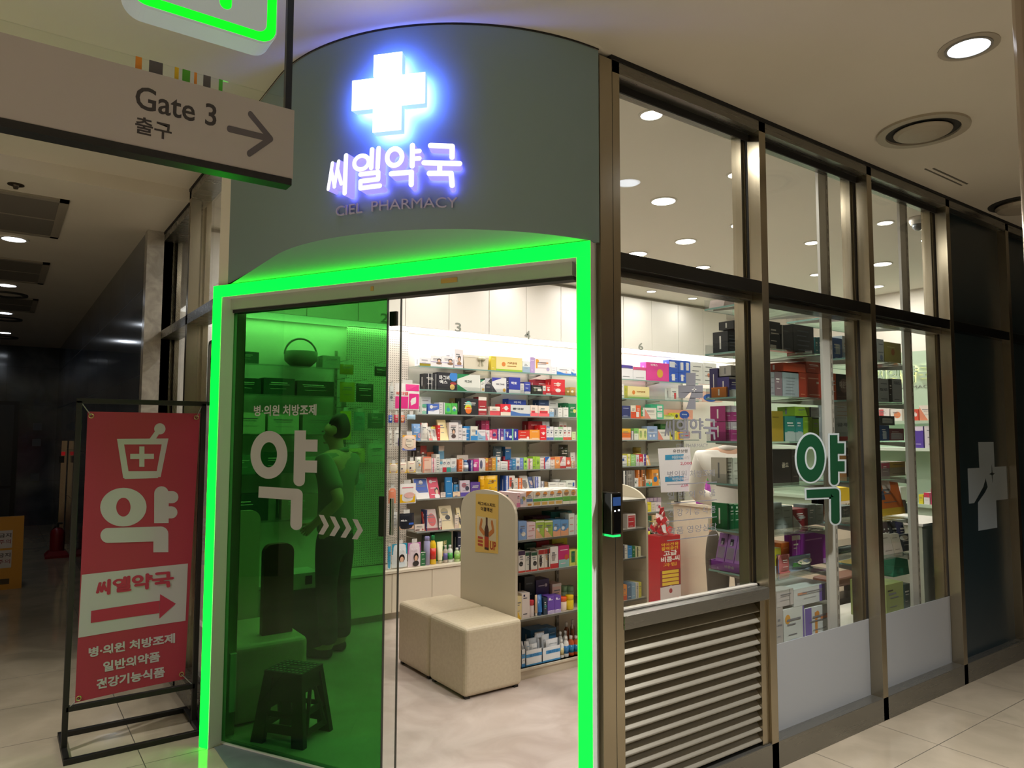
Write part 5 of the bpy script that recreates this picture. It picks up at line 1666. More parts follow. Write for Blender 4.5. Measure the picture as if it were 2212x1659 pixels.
YF = SF + .012
T1 = '''
b 690 935 330 f1eef2 B9a8cf:.3;R8f7fc0:0:.3:1:.34
b 940 1185 287 f3eff1 R8f7fc0:0:.42:1:.46;P8a6a52:.75:.6
b 1190 1440 292 f3eff1 R8f7fc0:0:.40:1:.44;P8a6a52:.75:.6
b 1235 1470 185 f4f0f2 y=.1
b 1475 1662 145 f4edf0 Pa07a5a:.55:.5;Ra9a4c8:.05:.1:.95:.16
''' + conv('''
b 215 326 300 d8c33c Lf3e9a0:2
b 331 915 305 f3dfa0 B9cc83a:.13;Ce0853a:.28:.48:.16;K가려운데:a86a1e:.42:.5:.78:.66;Ra8742c:.42:.34:.76:.40
b 920 1088 410 e6ecee B9fb8cf:.5
b 1093 1192 325 bda2d8 Lefe6f8:2
b 1197 1560 345 f3e9ec R e0a020:0:0:0:0
b 1565 1682 535 f2eef2 Lb7a6c9:3
b 1688 2005 545 f0eff3 V3a7fd0:.45:.2;Re9c6c0:.62:.2:.72:.5
b 2012 2118 562 f0eff3 V3a7fd0:.5:.3
'''.replace('R e0a020:0:0:0:0', 'Re6a52e:.06:.32:.16:.92;Ce6a52e:.15:.8:.13;Re0904a:.34:.68:.82:.76;B9fb8cf:.0;Cb7aacf:.8:.3:.13'), A2, s1, A1, s1) + conv('''
b 80 262 268 f0edf2 T5a4aa8:.24;L77777a:2
b 268 463 300 f0edf2 Tdf5a8e:.24;L77777a:2
b 468 818 225 e23f98 Cd9a83a:.6:.42:.24;Kf:f2e8f0:0:0:1:1
b 822 968 380 2a56c0 R d
b 975 1082 390 2a56c0 R d
b 820 972 190 2a56c0 Rdfe3ee:.06:.4:.6:.85 z=375
b 976 1062 205 2f5fc6 Re8e6ea:.25:.2:.75:.85 z=375
b 1064 1145 210 2f5fc6 Re8e6ea:.25:.2:.75:.85 z=380
b 1152 1338 225 eceae8 L77777a:4
b 1345 1552 235 eceae8 L77777a:4;Ce08a6a:.4:.42:.1
'''.replace('R d', 'Re8e6ea:.3:.15:.62:.8').replace('Kf:f2e8f0:0:0:1:1', 'K비맥스:f6e6f0:.2:.8:.5:.92'), FC, sF, A1, s1)
row('topmost wall shelf', 'goods on the topmost wall shelf', SH_Z[0] + .001, YF, A1, s1, T1)

T2 = '''
b 800 1085 690 1f1f24 Sdcdcdc:.28:.33;Sdcdcdc:.55:.6;Sc8c8c8:.86:.9
b 1092 1530 655 22222a K마그비:f0f0f0:.08:.58:.6:.84;K맥스:f0f0f0:.1:.36:.5:.56;C3a86d8:.82:.8:.28;Ea83a3a:.8:.4:.16:.08;Ce0bd6a:.75:.2:.16
b 1535 2045 700 e3e5de U1f8a52:.55:.3;D1f8a52:.45:.4;K마그비:3a4a44:.32:.5:.62:.66
b 2050 2150 830 e8e8e2 U2f8a62:.9:.25;Cd9b25a:.6:.2:.25
''' + conv('''
b 70 232 800 3a3c46 Uc9c9cf:.8:.5
b 238 556 780 e5e5e6 U3a3fae:.7:.28;D3a3a44:.35:.5;K마그비:4a4a5a:.3:.5:.85:.62;Cd9a63a:.86:.18:.12
b 562 612 780 2b2f66
b 616 868 772 323ea8 K락토:f0f0f6:.2:.55:.7:.72;Be4e6e6:.22
b 872 952 915 dad8d2 L8a8a8a:6
b 962 1098 880 3c48a6 Be6e6ea:.18;L d
b 1122 1368 950 24231f Rdedcd2:.55:.35:.9:.6;R5a6a4a:.2:.3:.4:.8
b 1374 1440 965 d8d3cc Re03a4a:0:0:1:.4
b 1446 1556 942 d83338 Cf0dcdc:.5:.5:.22;Bf0dada:.14
b 1562 1868 790 d8323a Cf0b8a8:.5:.68:.14;Ef0e0dc:.5:.3:.2:.12
b 1205 1555 822 a82c3c y=.1
b 1874 1980 1005 a8863a Cdcc9a0:.6:.5:.2
b 1985 2110 1000 bd9a48 Cf0e6cc:.4:.5:.22
'''.replace('L d', 'Lf0f0f6:3'), A2, s1, A1, s1) + conv('''
b 80 128 565 e9e6e2 L8a8a8a:3
b 130 182 592 b3b03a
b 184 516 597 f0dfa2 B8cc05a:.14;Ce0853a:.27:.5:.17;K가려운데:a86a1e:.4:.5:.8:.64
b 850 965 630 e2e3de Rd04048:.42:.12:.7:.62
b 1232 1330 800 e8e2de L8a8a8a:3
b 1336 1640 605 f2c4b4 E2f5fb6:.4:.3:.36:.3;K타이:e8eef8:.25:.24:.55:.38;Te8e4dc:.25
''', FC, sF, A1, s1)
row('second wall shelf', 'goods on the second wall shelf', SH_Z[1], YF, A1, s1, T2, zmax=SH_Z[0] - .047)

T3 = '''
b 715 940 1212 e0ddd4 L9a8a86:2 y=.1
b 748 842 1380 e4e8e2 T5aae8a:.35;B8ac8ae:.3
b 880 1122 1370 4a6cc0 Ceceff2:.3:.7:.18;Ve8ecf4:.3:.5
b 1130 1205 1340 d8d6d6 L6a6a6e:4
b 1212 1255 1340 e4e6e6 S2a2a2e:.3:.6
b 1262 1396 1355 5fc95a C2aa0b4:.5:.42:.3;B3a9a44:.15
b 1402 1535 1355 4fb94e Ce4ece0:.5:.5:.34;C2aa0b4:.5:.4:.22
b 1480 1618 1242 8a6a44 S3a2a1a:.0:.3;S3a2a1a:.55:.7 y=.1
b 1624 2002 1245 26262a C4ac8b4:.42:.62:.22;Cd8d83a:.4:.42:.24;Ce8762a:.42:.28:.22
b 2008 2185 1480 a8323a Te8e2da:.3;L f
b 2008 2185 1185 a8323a Te8e2da:.3;L f z=1478
'''.replace('L f', 'Lf0e8e4:2') + conv('''
b 190 414 1430 ece4d8 Be0545e:.45;Rc83a48:0:.45:1:.52
b 430 652 1375 e2323f Be8dccb:.3;Cf2e6e6:.55:.65:.2
b 605 998 1222 2c49b0 Tb0b6c8:.06;K아이:e8ecf8:.3:.74:.7:.88 y=.1
b 656 1090 1390 d6d9da V4a74b8:.45:.2;K콜대원:3a3e4a:.1:.55:.65:.72
b 1100 1262 1400 f0dfd2 Bf06a74:.3;Rd83a44:.1:.3:.6:.5
b 1275 1518 1410 f0dfd2 Bf06a74:.28;Rd02f3c:.12:.28:.85:.52
b 1282 1508 1270 33466e L8090b0:2 y=.1
b 1512 1712 1292 d5d6d0 L4a4a4e:3 y=.1
b 1525 1620 1480 8fb4d4 Te0e0dc:.4
b 1720 1815 1460 e4e4de L6a6a6e:3
b 1832 1946 1450 e4e4de L3a3a3e:2
b 1848 1946 1350 1f6e48 y=.1
b 1952 2118 1365 1f7a4a Cd8d66a:.8:.45:.2
''', A2, s1, A1, s1) + conv('''
b 85 226 900 33386e Lb8bce0:2;B5a6478:.15
b 232 310 895 e6dcc6 Bd8502e:.5
b 315 385 895 e0623a Re8e4de:.0:.1:.6:.5
b 390 446 930 3a8a5a Sd8d8d0:.5:1;Be08a5a:.2
b 450 628 932 e8e2d6 De08a7a:.5:.9
b 552 632 878 46b08a y=.1
b 634 736 880 4fbf94 Re6e6e0:.05:.55:.8:.9;Re6e6e0:.05:.1:.8:.45
b 742 900 1040 d8e09a Tb8c84a:.35
b 905 985 1010 dccf3a C3a3428:.4:.5:.3
b 740 1188 958 f0a890 E2f52ae:.7:.5:.17:.42;K타이:e8eef8:.62:.46:.78:.6 y=.1
''', FC, sF, A1, s1)
row('third wall shelf', 'goods on the third wall shelf', SH_Z[2], YF, A1, s1, T3, zmax=SH_Z[1] - .047)

T4 = '''
p 545 735 365 7fa8dc Cd8a0b0:.8:.3:.25;L f
p 742 905 345 e6e2da Tc8402c:.22;Se8e6e0:.3:.6
k 760 985 430 d8d4cc Bdc7a76:.15;Pc8a08a:.6:.55
k 990 1088 430 d6d2ca Te0d84a:.16;Ea8a09a:.5:.5:.3:.25
b 1092 1150 400 d8323a L f
k 1156 1345 270 efdca0
b 1352 1552 335 e4dcdc P5a4a48:.5:.5;Rb8a8a8:.2:.78:.8:.84
b 1556 1640 385 ddd6d8 L6a6a6e:4
b 1648 1738 462 e0dedf R2a2a30:.0:.4:.8:.46
b 1682 1830 420 2f86cc L f y=.02
b 1836 1990 420 e4e0d4 B3a8ed0:.32;R2f86cc:.68:.4:.92:.7
b 1380 1620 222 b9b4b6 L6a6a6e:1 y=.1
'''.replace('L f', 'Lf0f0f4:3') + conv('''
b -90 90 500 e4dfe4 V8fb8d8:.8:.4;L6a5a6e:2
b 94 180 510 e8dfe2 De07a9a:.7:.9
b 0 95 275 a83a62 Ld890a8:2 y=.1
b 97 176 275 d84a7c Lf0c8d8:2 y=.1
b 184 238 512 ee86a6 Bf0e0e4:.25
b 244 352 490 c4446c C3a2a7e:.4:.5:.35;Bf0d8d8:.14
b 358 430 480 4a3a94 Seceaf2:.4:.7
b 434 494 482 7a4a9e C3f2f7a:.5:.8:.3;Be8ccd2:.3
b 500 680 485 31379c S6fa0d8:.0:.2;Ee0e4f0:.45:.5:.07:.25;Ee0e4f0:.85:.3:.2:.12
b 684 718 482 44b08e Se6f0ec:.5:.8
b 722 820 485 35359a Ee8e8f0:.4:.5:.16:.3
b 826 1076 515 d8392c Bf0e0d8:.15;Lf2dcd4:3;Cf2e4de:.85:.22:.16
b 1082 1304 500 f09c3a Lf6ecd8:2;Bf0c8a0:.15
b 1312 1450 400 e0303a Cf4e6e2:.55:.45:.2;Lf4dcdc:3
b 1050 1350 262 9e2c38 R7a7468:.25:.1:.6:.4;Lf0c8c8:1 y=.1
b 1456 1530 430 e6e6e8 B5a6fb0:.2;C3a4a6e:.4:.55:.16;T8a9cc8:.12
b 1534 1612 430 e6e6e8 B5a6fb0:.2;C3a4a6e:.4:.55:.16
b 1365 1440 278 e2e2e4 R3a3f4e:.3:.4:.8:.7 y=.1
b 1444 1522 278 e2e2e4 R3a3f4e:.3:.4:.8:.7 y=.1
b 1630 1720 440 e6eae2 B5aa86a:.2;C3a5a4a:.4:.55:.16
b 1724 1822 440 e6eae2 B5aa86a:.2;C3a5a4a:.4:.55:.16;Ta8d0a4:.14
b 1830 1920 440 ece6e0 Bd85a4a:.22;Cb84a4a:.4:.55:.16
b 1924 2012 440 ece6e0 Bd85a4a:.22;Cb84a4a:.4:.55:.16
b 1742 1826 290 e4dcd4 Rc05a4a:.1:.5:.9:.8 y=.1
b 1830 1904 290 e4dcd4 Rc05a4a:.1:.5:.9:.8 y=.1
b 2030 2110 545 cfe0a8 L6a8a5a:2
''', B2, s1, B1, s1) + conv('''
b 90 230 1255 e8742e Tecb83a:.35;Be8b8a8:.2
b 236 280 1290 8a7a84 Sdcd8d8:.3:.7
b 284 350 1250 88c86a Be4e6d8:.55
b 355 418 1255 e6e2a4 Ea8be6a:.5:.5:.3:.35
b 422 484 1255 e6e2a4 Ea8be6a:.5:.5:.3:.35
b 488 640 1215 93a8d0 Rc0cce4:.05:.5:.95:.6;Ce6e8f0:.3:.3:.1;Ce6e8f0:.65:.3:.1
b 655 832 1268 e6e0d8 De08a7a:.45:.9
b 690 790 1180 3a7a3a L88b858:2 y=.1
b 836 940 1290 d8d05a C3a3428:.35:.6:.3;Lf0ecd0:2
b 946 1036 1310 e8c83a Se8823a:.2:.5
b 1040 1145 1300 b88c92 Cc83a4a:.5:.5:.25;Be6cfc8:.2
''', FC, sF, B1, s1)
row('fourth wall shelf', 'goods on the fourth wall shelf', SH_Z[3], YF, B1, s1, T4, zmax=SH_Z[2] - .047)

T5 = '''
p 622 765 1110 e6e4dc Ce0a05a:.5:.5:.16;C8ab06a:.4:.8:.1
b 738 948 1110 e8c4b0 Tee8a70:.08;See8a70:0:.14;Ld87a6a:2
b 955 1055 1140 eddcdc Se08a9a:.3:.6
b 1062 1140 1050 e6e4dc L4a4e5a:6
b 1145 1202 1212 e2e4e2 T6aa8c0:.25
b 1207 1290 1165 e4e0dc B d
b 1294 1382 1165 e4e0dc B4ab0a0:.38;C3a4a7e:.5:.7:.3;Ceceae6:.5:.7:.2
b 1388 1516 1140 dcdcda V9fb8cc:.3:.5
b 1562 1666 1170 dc6a34 Lf0dcc8:3;Sf0e0d0:.8:1
o 1684 1812 1185 8fa0b8 cap4a82c0;labdcdee2
b 1818 1892 1185 3a327e Sdedaea:.45:.7
b 1896 2014 1170 cc3f92 Ceccae0:.3:.5:.3
b 2020 2140 1140 e0dadb E5a5a7a:.4:.5:.25:.35
b 622 700 880 4a423c Lb0a89a:2 y=.1
b 706 846 850 5a4a44 T9e3a34:.3 y=.1
b 852 1000 1002 a04a26 y=.1
b 1115 1240 862 6a98b4 Tdcc4b4:.2;Lc8dce4:2 y=.1
b 1525 1776 1072 d8d0c2 Rc8a05a:.2:.2:.5:.8 y=.1
'''.replace('B d', 'Bdc3a4a:.38;C3a4a7e:.5:.7:.3;Ceceae6:.5:.7:.2') + conv('''
b 68 84 1150 dcd8d6
b 90 152 1132 c8622c Ed8b04a:.5:.8:.5:.2
b 156 236 1145 9a5a34 Ld8b08a:3
b 240 320 1140 d8a03f Lf0dcb0:3
b 326 424 1112 e6e0da S6aaac8:.0:.3;Cc04a5a:.6:.7:.16
b 430 588 1215 e8e6e4 L6a6e74:3
b 430 530 1102 9a2f44 Lf0d0d4:1 y=.1
b 596 682 1185 c83a4a S4a7ab8:.4:1;Lf0e8e8:3
b 688 770 1165 3f87b8 Ld0e4f0:3
b 776 858 1130 e0e2e6 R3a4a86:.1:.0:.9:.3;Cc0a080:.5:.6:.2
b 862 940 1130 7a8fd0 Ld8dcf0:3
b 948 1024 1122 a8e05a R2f6e3a:.2:.55:.8:.75;R2f6e3a:.3:.25:.8:.32
b 1030 1146 1150 e2dad2 Sc86a7a:.2:.5
b 1152 1216 1102 9ac83a C4a7a2a:.4:.2:.2
b 1220 1308 1102 a3cf48 C6a9a2e:.5:.5:.3
b 1314 1420 1132 ecdcd4 Sd04a4a:.78:1;L8a4a4a:3
b 1426 1540 1110 e4e4ea D2f6abc:.1:.9;U2f62b8:.9:.5
b 1546 1640 1132 e8d8cc Td8603a:.15;L8a6a5a:3
b 1646 1758 1112 ee9c5a Cf0d8b8:.5:.6:.3
b 1764 1890 1105 e8dcd8 Bd0464a:.2;Uc8505a:.5:.6
b 1896 2000 1122 d8584a Cf0dcd4:.5:.5:.3;Be8e0da:.12
p 300 490 872 52656f C9fb0b4:.6:.5:.1 y=.1
b 500 662 882 336a9e Td8c4b4:.1;Ld0d8e0:2 y=.1
p 1770 1975 812 38392c C8a8a7a:.3:.7:.1 y=.1
b 1992 2095 1010 dcdcd2 y=.1
b 2006 2095 1205 c8b088 Se8e0d0:.3:.5
''', B2, s1, B1, s1) + conv('''
b 95 170 100 e2e0dc C3a5aa0:.3:.6:.2;L7a7a7e:3
b 176 228 75 e0dc62 Sf0eeda:.4:.7
b 233 308 85 9fd080 Le6f0da:4
b 313 360 90 e4dce0 Cd06a8a:.5:.5:.3
b 364 418 80 d8343a Be6e0dc:.3
b 422 466 80 5a3a94 Se6e0ea:.0:.3
k 470 540 100 eab066 Se8e0d0:.4:.7
j 325 420 -25 c8b03f cap8a7a2a y=.1
''', GC, sF, B1, s1)
row('fifth wall shelf', 'goods on the fifth wall shelf', SH_Z[4], YF, B1, s1, T5, zmax=SH_Z[3] - .047)

T6 = '''
k 475 700 118 e6e4e4 R2f56b4:.0:.3:.95:.98;Ce0dee6:.5:.8:.15;De8e4e0:.6:.5
k 705 880 92 d03a5a Ce0c8d0:.3:.8:.15;Lf0e0e4:3;Pe8e0e0:.75:.35
k 885 1090 65 2f7ebc Lb8d8f0:2
b 1095 1180 100 23242e y=.06
y 785 972 350 ecdcd2
y 980 1222 340 f0d4b4 R3a6aa8:.3:.1:.6:.25;L8a5a3a:2
b 990 1090 185 e2e2dc C9aa4a0:.4:.5:.2 y=.04
b 1112 1212 212 3f98d8 Sd8ecf6:.45:.55 y=.04
k 1226 1392 145 c8bcc8 B5a4a9e:.25;Ea85a6a:.4:.7:.25:.15;E3a3a4a:.7:.5:.2:.15
b 1398 1555 175 5c4290 R ee:.0
p 1535 1660 55 e0a818 Lb87a10:3 d=.05
'''.replace('R ee:.0', 'Ce6dcd0:.4:.12:.14;Ce6dcd0:.8:.12:.14') + conv('''
p 70 395 1520 e8b41c C8a5a10:.5:.7:.1;Bd89a14:.2
b 130 380 1505 2a6cae y=.1
''', B2, s1, CC, sC) + conv('''
b -60 -10 60 3c5fb0 Se4e4ee:.3:.7
b -5 92 60 d8d0c8 R d04a3a:0:0:0:0
b 98 140 100 d8d4cc
b 145 212 100 e2703a Sf0e0d0:.35:.55
k 218 345 65 c8c4bc E7a7064:.5:.5:.3:.25;R4a62a0:0:0:1:.25
k 350 420 80 4a5a8a Ec8a8a0:.6:.6:.25:.15
b 425 510 75 dfe2e6 S3a55b8:.0:.2;S3a55b8:.35:.55
b 516 570 150 9a9aa4 Sdfe2e6:.3:.6
b 576 628 160 9a7a52 Lc8b08a:3
b 640 795 172 e6e6de L7a7a80:2
b 800 925 172 e6e6de L7a7a80:2
b 930 1075 140 dde4d8 R3f6aa8:.7:.4:.9:.8
j 735 860 122 3a9ab8 y=.1
'''.replace('R d04a3a:0:0:0:0', 'Rc84a3a:.1:.4:.5:.9;E5a5a54:.6:.45:.2:.2'), DCc, sD, CC, sC) + conv('''
b 105 160 305 2a2a2e Sd8d6d2:.2:.7
b 165 290 305 8a8480 S d
b 300 366 308 e8843a Se8dcc8:.3:.5
b 372 455 312 8a5a3a Sd87a3a:.0:.2
b 460 660 320 ee9a3a C2f7ab8:.5:.4:.3;Cf0e4c8:.75:.7:.14
b 200 345 455 e8e4e0 C3a5a4a:.3:.5:.2 y=-.0
b 350 400 440 e8934a Se8e0d4:.5:.8
b 402 456 415 e6dede Rc84a5a:.1:.0:.9:.6
b 460 560 470 ecdcb8 B3ab0a0:.5;Ce8843a:.6:.4:.2
b 565 680 470 ecd8a8 C3a86c0:.6:.4:.3
'''.replace('S d', 'S5a5652:.2:.25;S5a5652:.5:.55;S5a5652:.8:.85'), GC, sF, CC, sC)
T6 = '\n'.join(l for l in T6.splitlines())
row('sixth wall shelf', 'goods on the sixth wall shelf', SH_Z[5], YF, CC, sC, T6, zmax=SH_Z[4] - .047)

T7 = '''
k 455 570 700 c8423a Pd8d0c8:.5:.6
b 575 655 650 2f3a66 L8a94b8:2
k 640 850 652 cdb6b0 Ec85a5a:.55:.5:.35:.3;B8a3a44:.12
y 435 615 895 ecdcd0 Cb84a4a:.8:.25:.12;R6a4a4a:.1:.15:.5:.3
y 652 905 805 ecded4 R6a4a4a:.12:.05:.45:.2;Rb04a44:.6:.05:.9:.25
k 872 1120 595 d8c8a4 Ea89a74:.4:.75:.3:.16;E3a3a3c:.6:.5:.2:.1
y 942 1198 745 e8d8c6 Bdcc4b0:.28
k 1140 1262 625 dccb9c E3a2f2a:.6:.35:.3:.2
''' + conv('''
b 105 300 560 e6dcd8 S4a4a50:.4:.5
''', GC, sF, CC, sC) + conv('''
b 400 455 735 e0c83a L8a7a2a:2 y=.1
b 470 545 825 ecd83a L9a8a1a:2
b 550 606 830 dccfc0 La08a7a:3
b 610 700 830 e8d8d8 Cc83a5a:.7:.5:.2
b 475 700 762 cdb4c6 S8a6a9a:.2:.24;S8a6a9a:.45:.5;S8a6a9a:.7:.74 y=.1
''', GC, sF, CC, sC)
row('lowest wall shelf', 'goods on the lowest wall shelf', SH_Z[6], YF, CC, sC, T7, zmax=SH_Z[5] - .047)

T8 = '''
b 548 625 1365 2f6e44 Te2e4de:.06;Lcfe0d0:3
c 632 724 1105 aaa8d0 cap8c8ab8
o 730 832 1075 e9bd1c cap1f8a4a;labd8382c
t 838 945 1195 dfdcb4 capd8d2b0
o 952 1018 1255 c4b8ac capd6d2cc;lab6a62a0
o 1026 1108 1250 dfe2da cape4e4de;lab4aa84a
o 1146 1228 1300 bcd49a capdcdcd8;lab8abf5a
c 1232 1300 1290 cfe0a0 capdcdcd8
b 780 1068 1022 1f5a2c K그린:d8c88a:.35:.5:.7:.72;Ed0a84a:.5:.25:.2:.1 y=.12
b 1175 1255 1022 232a44 Lc8ccd8:3 y=.12
b 640 770 1090 3a4a40 y=.12
''' + conv('''
b 480 552 1020 1e4a30 L8ab09a:2
b 570 676 1020 dcb88e L8a6a4a:2 y=.08
o 478 560 1160 6a2f6e cap4a1f4e;labd8c84a y=-.05
o 590 640 1250 2f2a34 capdc4a38 y=-.05
o 648 690 1240 3a3a40 cap2a2a2e y=-.05
''', GC, sF, CC, sC)
row('long cream worktop', 'goods standing on the cream worktop', .3925, 3.42, CC, sC, T8, depth=.07, dback=.08, zmax=SH_Z[6] - .03)

# hanging packs on the pegboard: kind x0 x1 ytop ybottom colour design, pixel values of the whole photograph
HANG = '''
853 908 822 885 ece6e4 Re23a8c:.02:.05:.52:.5;Re23a8c:.55:.05:.97:.62;Re23a8c:.42:.72:.97:.97;K파디엠:d84a4a:.04:.55:.5:.68
841 852 826 884 c9cac8 C6a6e70:.4:.5:.3
840 849 889 913 2f55b0 Cd8e0f0:.4:.4:.25
852 862 888 913 cc3a55 R2f3a86:0:0:1:.35
863 876 889 913 c0623a R2f3a86:0:0:1:.35;Ce0b090:.5:.4:.25
880 899 888 906 a8cbe0 Le8f0f4:2
840 848 922 966 dcd8d0 L6a6a6e:3
852 868 922 963 e2ded8 R4a3a86:.5:.0:.9:.5;L6a6a6e:2
870 900 932 973 ecd2be Tf0b03a:.14;Ce8dcc8:.5:.5:.3;B6a7ac0:.15
842 860 993 1022 e6d8c4 Be8b820:.3;Ld8a0a0:2;Te8b820:.1
863 880 991 1022 e8dcc8 Be8b820:.3;Ld8a0a0:2;C4a4a5e:.3:.4:.1
881 899 988 1021 e8dcc8 Be8b820:.3;Ld8a0a0:2;C4a4a5e:.3:.4:.1
840 857 1046 1088 e68a6a Te8e0dc:.15;Lf0d0c0:2
861 900 1036 1089 ece8e6 Re8b81c:.08:.05:.94:.46;Ee8b8b0:.6:.42:.3:.14;Ld86a7a:1
840 860 1098 1141 dfdedc L8a94a0:4
862 896 1100 1145 24262f Bd8b49a:.2;K패스:f0f0f2:.1:.5:.5:.62;R3a6ad0:.62:.28:.95:.4
847 881 1165 1228 dfe4e8 T2a9cc0:.45;Pd8e4ee:.62:.38;K마스크:f0f4f6:.25:.66:.8:.78
882 910 1163 1226 e4d4dc Tc878bc:.46;P2a2426:.6:.4;K마스크:f4e8f2:.2:.66:.75:.78
838 846 1172 1230 3fa0cc Be8ecee:.3
'''
rnd = random.Random(5)
hk = []
for n, ln in enumerate(HANG.strip().splitlines()):
    a = ln.split()
    x0, x1, yt, yb = map(float, a[:4]); col = a[4]; des = a[5]
    y = 3.46 - .026 * ({'7': 1, '8': 0 if yt < 860 else 1, '9': 2, '10': 0, '11': 2}[str(int(yt))[:-2]] + (1 if 985 < yt < 1060 else 0)) % 3 if yt < 1160 else 3.41
    p, q = onY(x0, yb, y), onY(x1, yt, y)
    z0 = max(p.z, .394 if yt > 1160 else .40)
    q.z -= .03
    product('h', p.x + .001, q.x - .001, z0, q.z, y, .03, col, des, '%s, %s in the rows of packs on the pegboard' % (desc('h', col, des), ORD[n]), 'packs hanging on the pegboard', rnd)
    m = MB(); xc = (p.x + q.x) / 2; m.tube([(xc, 3.67, q.z + .034), (xc, y - .012, q.z + .034), (xc, y - .018, q.z + .040)], .0022, CHAN, seg=6); m.build('hook', pg)
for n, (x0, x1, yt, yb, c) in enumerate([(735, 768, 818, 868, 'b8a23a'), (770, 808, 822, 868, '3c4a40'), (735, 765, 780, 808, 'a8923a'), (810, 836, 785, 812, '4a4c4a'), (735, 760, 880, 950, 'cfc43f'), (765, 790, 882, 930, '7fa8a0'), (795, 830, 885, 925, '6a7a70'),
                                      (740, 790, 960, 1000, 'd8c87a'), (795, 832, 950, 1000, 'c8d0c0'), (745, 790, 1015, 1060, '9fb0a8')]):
    y = 3.44; p, q = onY(x0, yb, y), onY(x1, yt, y); q.z -= .03
    product('h', p.x, q.x, p.z, q.z, y, .03, c, '', '%s on the pegboard behind the green leaf, %s there' % (desc('h', c, ''), ORD[n]), 'packs hanging behind the green leaf', rnd)
    m = MB(); xc = (p.x + q.x) / 2; m.tube([(xc, 3.67, q.z + .034), (xc, y - .012, q.z + .034), (xc, y - .018, q.z + .040)], .0022, CHAN, seg=6); m.build('hook', pg)

# corner shelves behind the green leaf
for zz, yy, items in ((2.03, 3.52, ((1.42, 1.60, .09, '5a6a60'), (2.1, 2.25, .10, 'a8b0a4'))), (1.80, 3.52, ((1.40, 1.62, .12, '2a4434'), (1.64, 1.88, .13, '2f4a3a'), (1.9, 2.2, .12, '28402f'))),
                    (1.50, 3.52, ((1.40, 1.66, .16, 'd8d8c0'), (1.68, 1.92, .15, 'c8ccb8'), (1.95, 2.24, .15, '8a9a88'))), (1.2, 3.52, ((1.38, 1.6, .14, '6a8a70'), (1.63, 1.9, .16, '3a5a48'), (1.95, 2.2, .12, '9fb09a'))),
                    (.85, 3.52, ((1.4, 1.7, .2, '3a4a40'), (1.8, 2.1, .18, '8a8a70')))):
    for n, (xa, xb, h, c) in enumerate(items):
        product('b', xa, xb, zz + .0005, zz + h, yy, .14, c, '', '%s, %s from left on the %s green-tinted corner shelf' % (desc('b', c, ''), ORD[n], {2.03: 'topmost', 1.80: 'second', 1.50: 'third', 1.2: 'fourth', .85: 'lowest'}[zz]), 'cartons on the corner shelves', rnd)
wr = onY(655, 750, 3.55)
t = thing('round_basket', 'round basket with a tall loop handle on the top corner shelf, seen green', 'basket', (wr.x, 3.58, 2.03))
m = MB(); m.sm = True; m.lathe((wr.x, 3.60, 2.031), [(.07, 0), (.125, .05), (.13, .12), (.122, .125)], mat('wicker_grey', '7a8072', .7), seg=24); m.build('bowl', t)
m = MB(); pts = [Vector((wr.x + .13 * math.cos(a), 3.60, 2.13 + .13 * math.sin(a))) for a in [math.pi * i / 16 for i in range(17)]]; m.tube(pts, .008, mat('wicker_grey', '7a8072', .7)); m.build('handle', t)

# basket with a bow on the topmost wall shelf
a, b = onY(1001, 790, YF), onY(1056, 770, YF)
t = thing('fabric_basket', 'cream fabric basket with a bow on the topmost wall shelf', 'basket', ((a.x + b.x) / 2, YF, SH_Z[0]))
CF = mat('cream_fabric', 'dfd6c2', .8)
m = MB(); w2 = (b.x - a.x) / 2; xm = (a.x + b.x) / 2; zt = b.z
m.prism([(xm - w2 * .92, YF, SH_Z[0] + .001), (xm + w2 * .92, YF, SH_Z[0] + .001), (xm + w2, YF, zt), (xm - w2, YF, zt)], (0, .19, 0), CF); m.build('body', t, .01)
m = MB(); zc_ = (zt + SH_Z[0]) / 2 + .03
for sgn in (-1, 1):
    m.lathe((xm + w2 * .35 + sgn * .022, YF - .014, zc_ - .018), [(.004, 0), (.018, .012), (.02, .026), (.006, .036)], mat('bow_fabric', 'b8b39a', .8), seg=10)
    m.prism([(xm + w2 * .35 + sgn * .006, YF - .006, zc_), (xm + w2 * .35 + sgn * .03, YF - .006, zc_ - .06), (xm + w2 * .35 + sgn * .012, YF - .006, zc_ - .065)], (0, .004, 0), mat('bow_fabric', 'b8b39a', .8))
m.build('bow', t)
m = MB(); m.box((xm - w2 * 1.01, YF - .003, zt - .02), (xm + w2 * 1.01, YF, zt), mat('rim_fabric', 'efe9dc', .8)); m.build('rim', t)

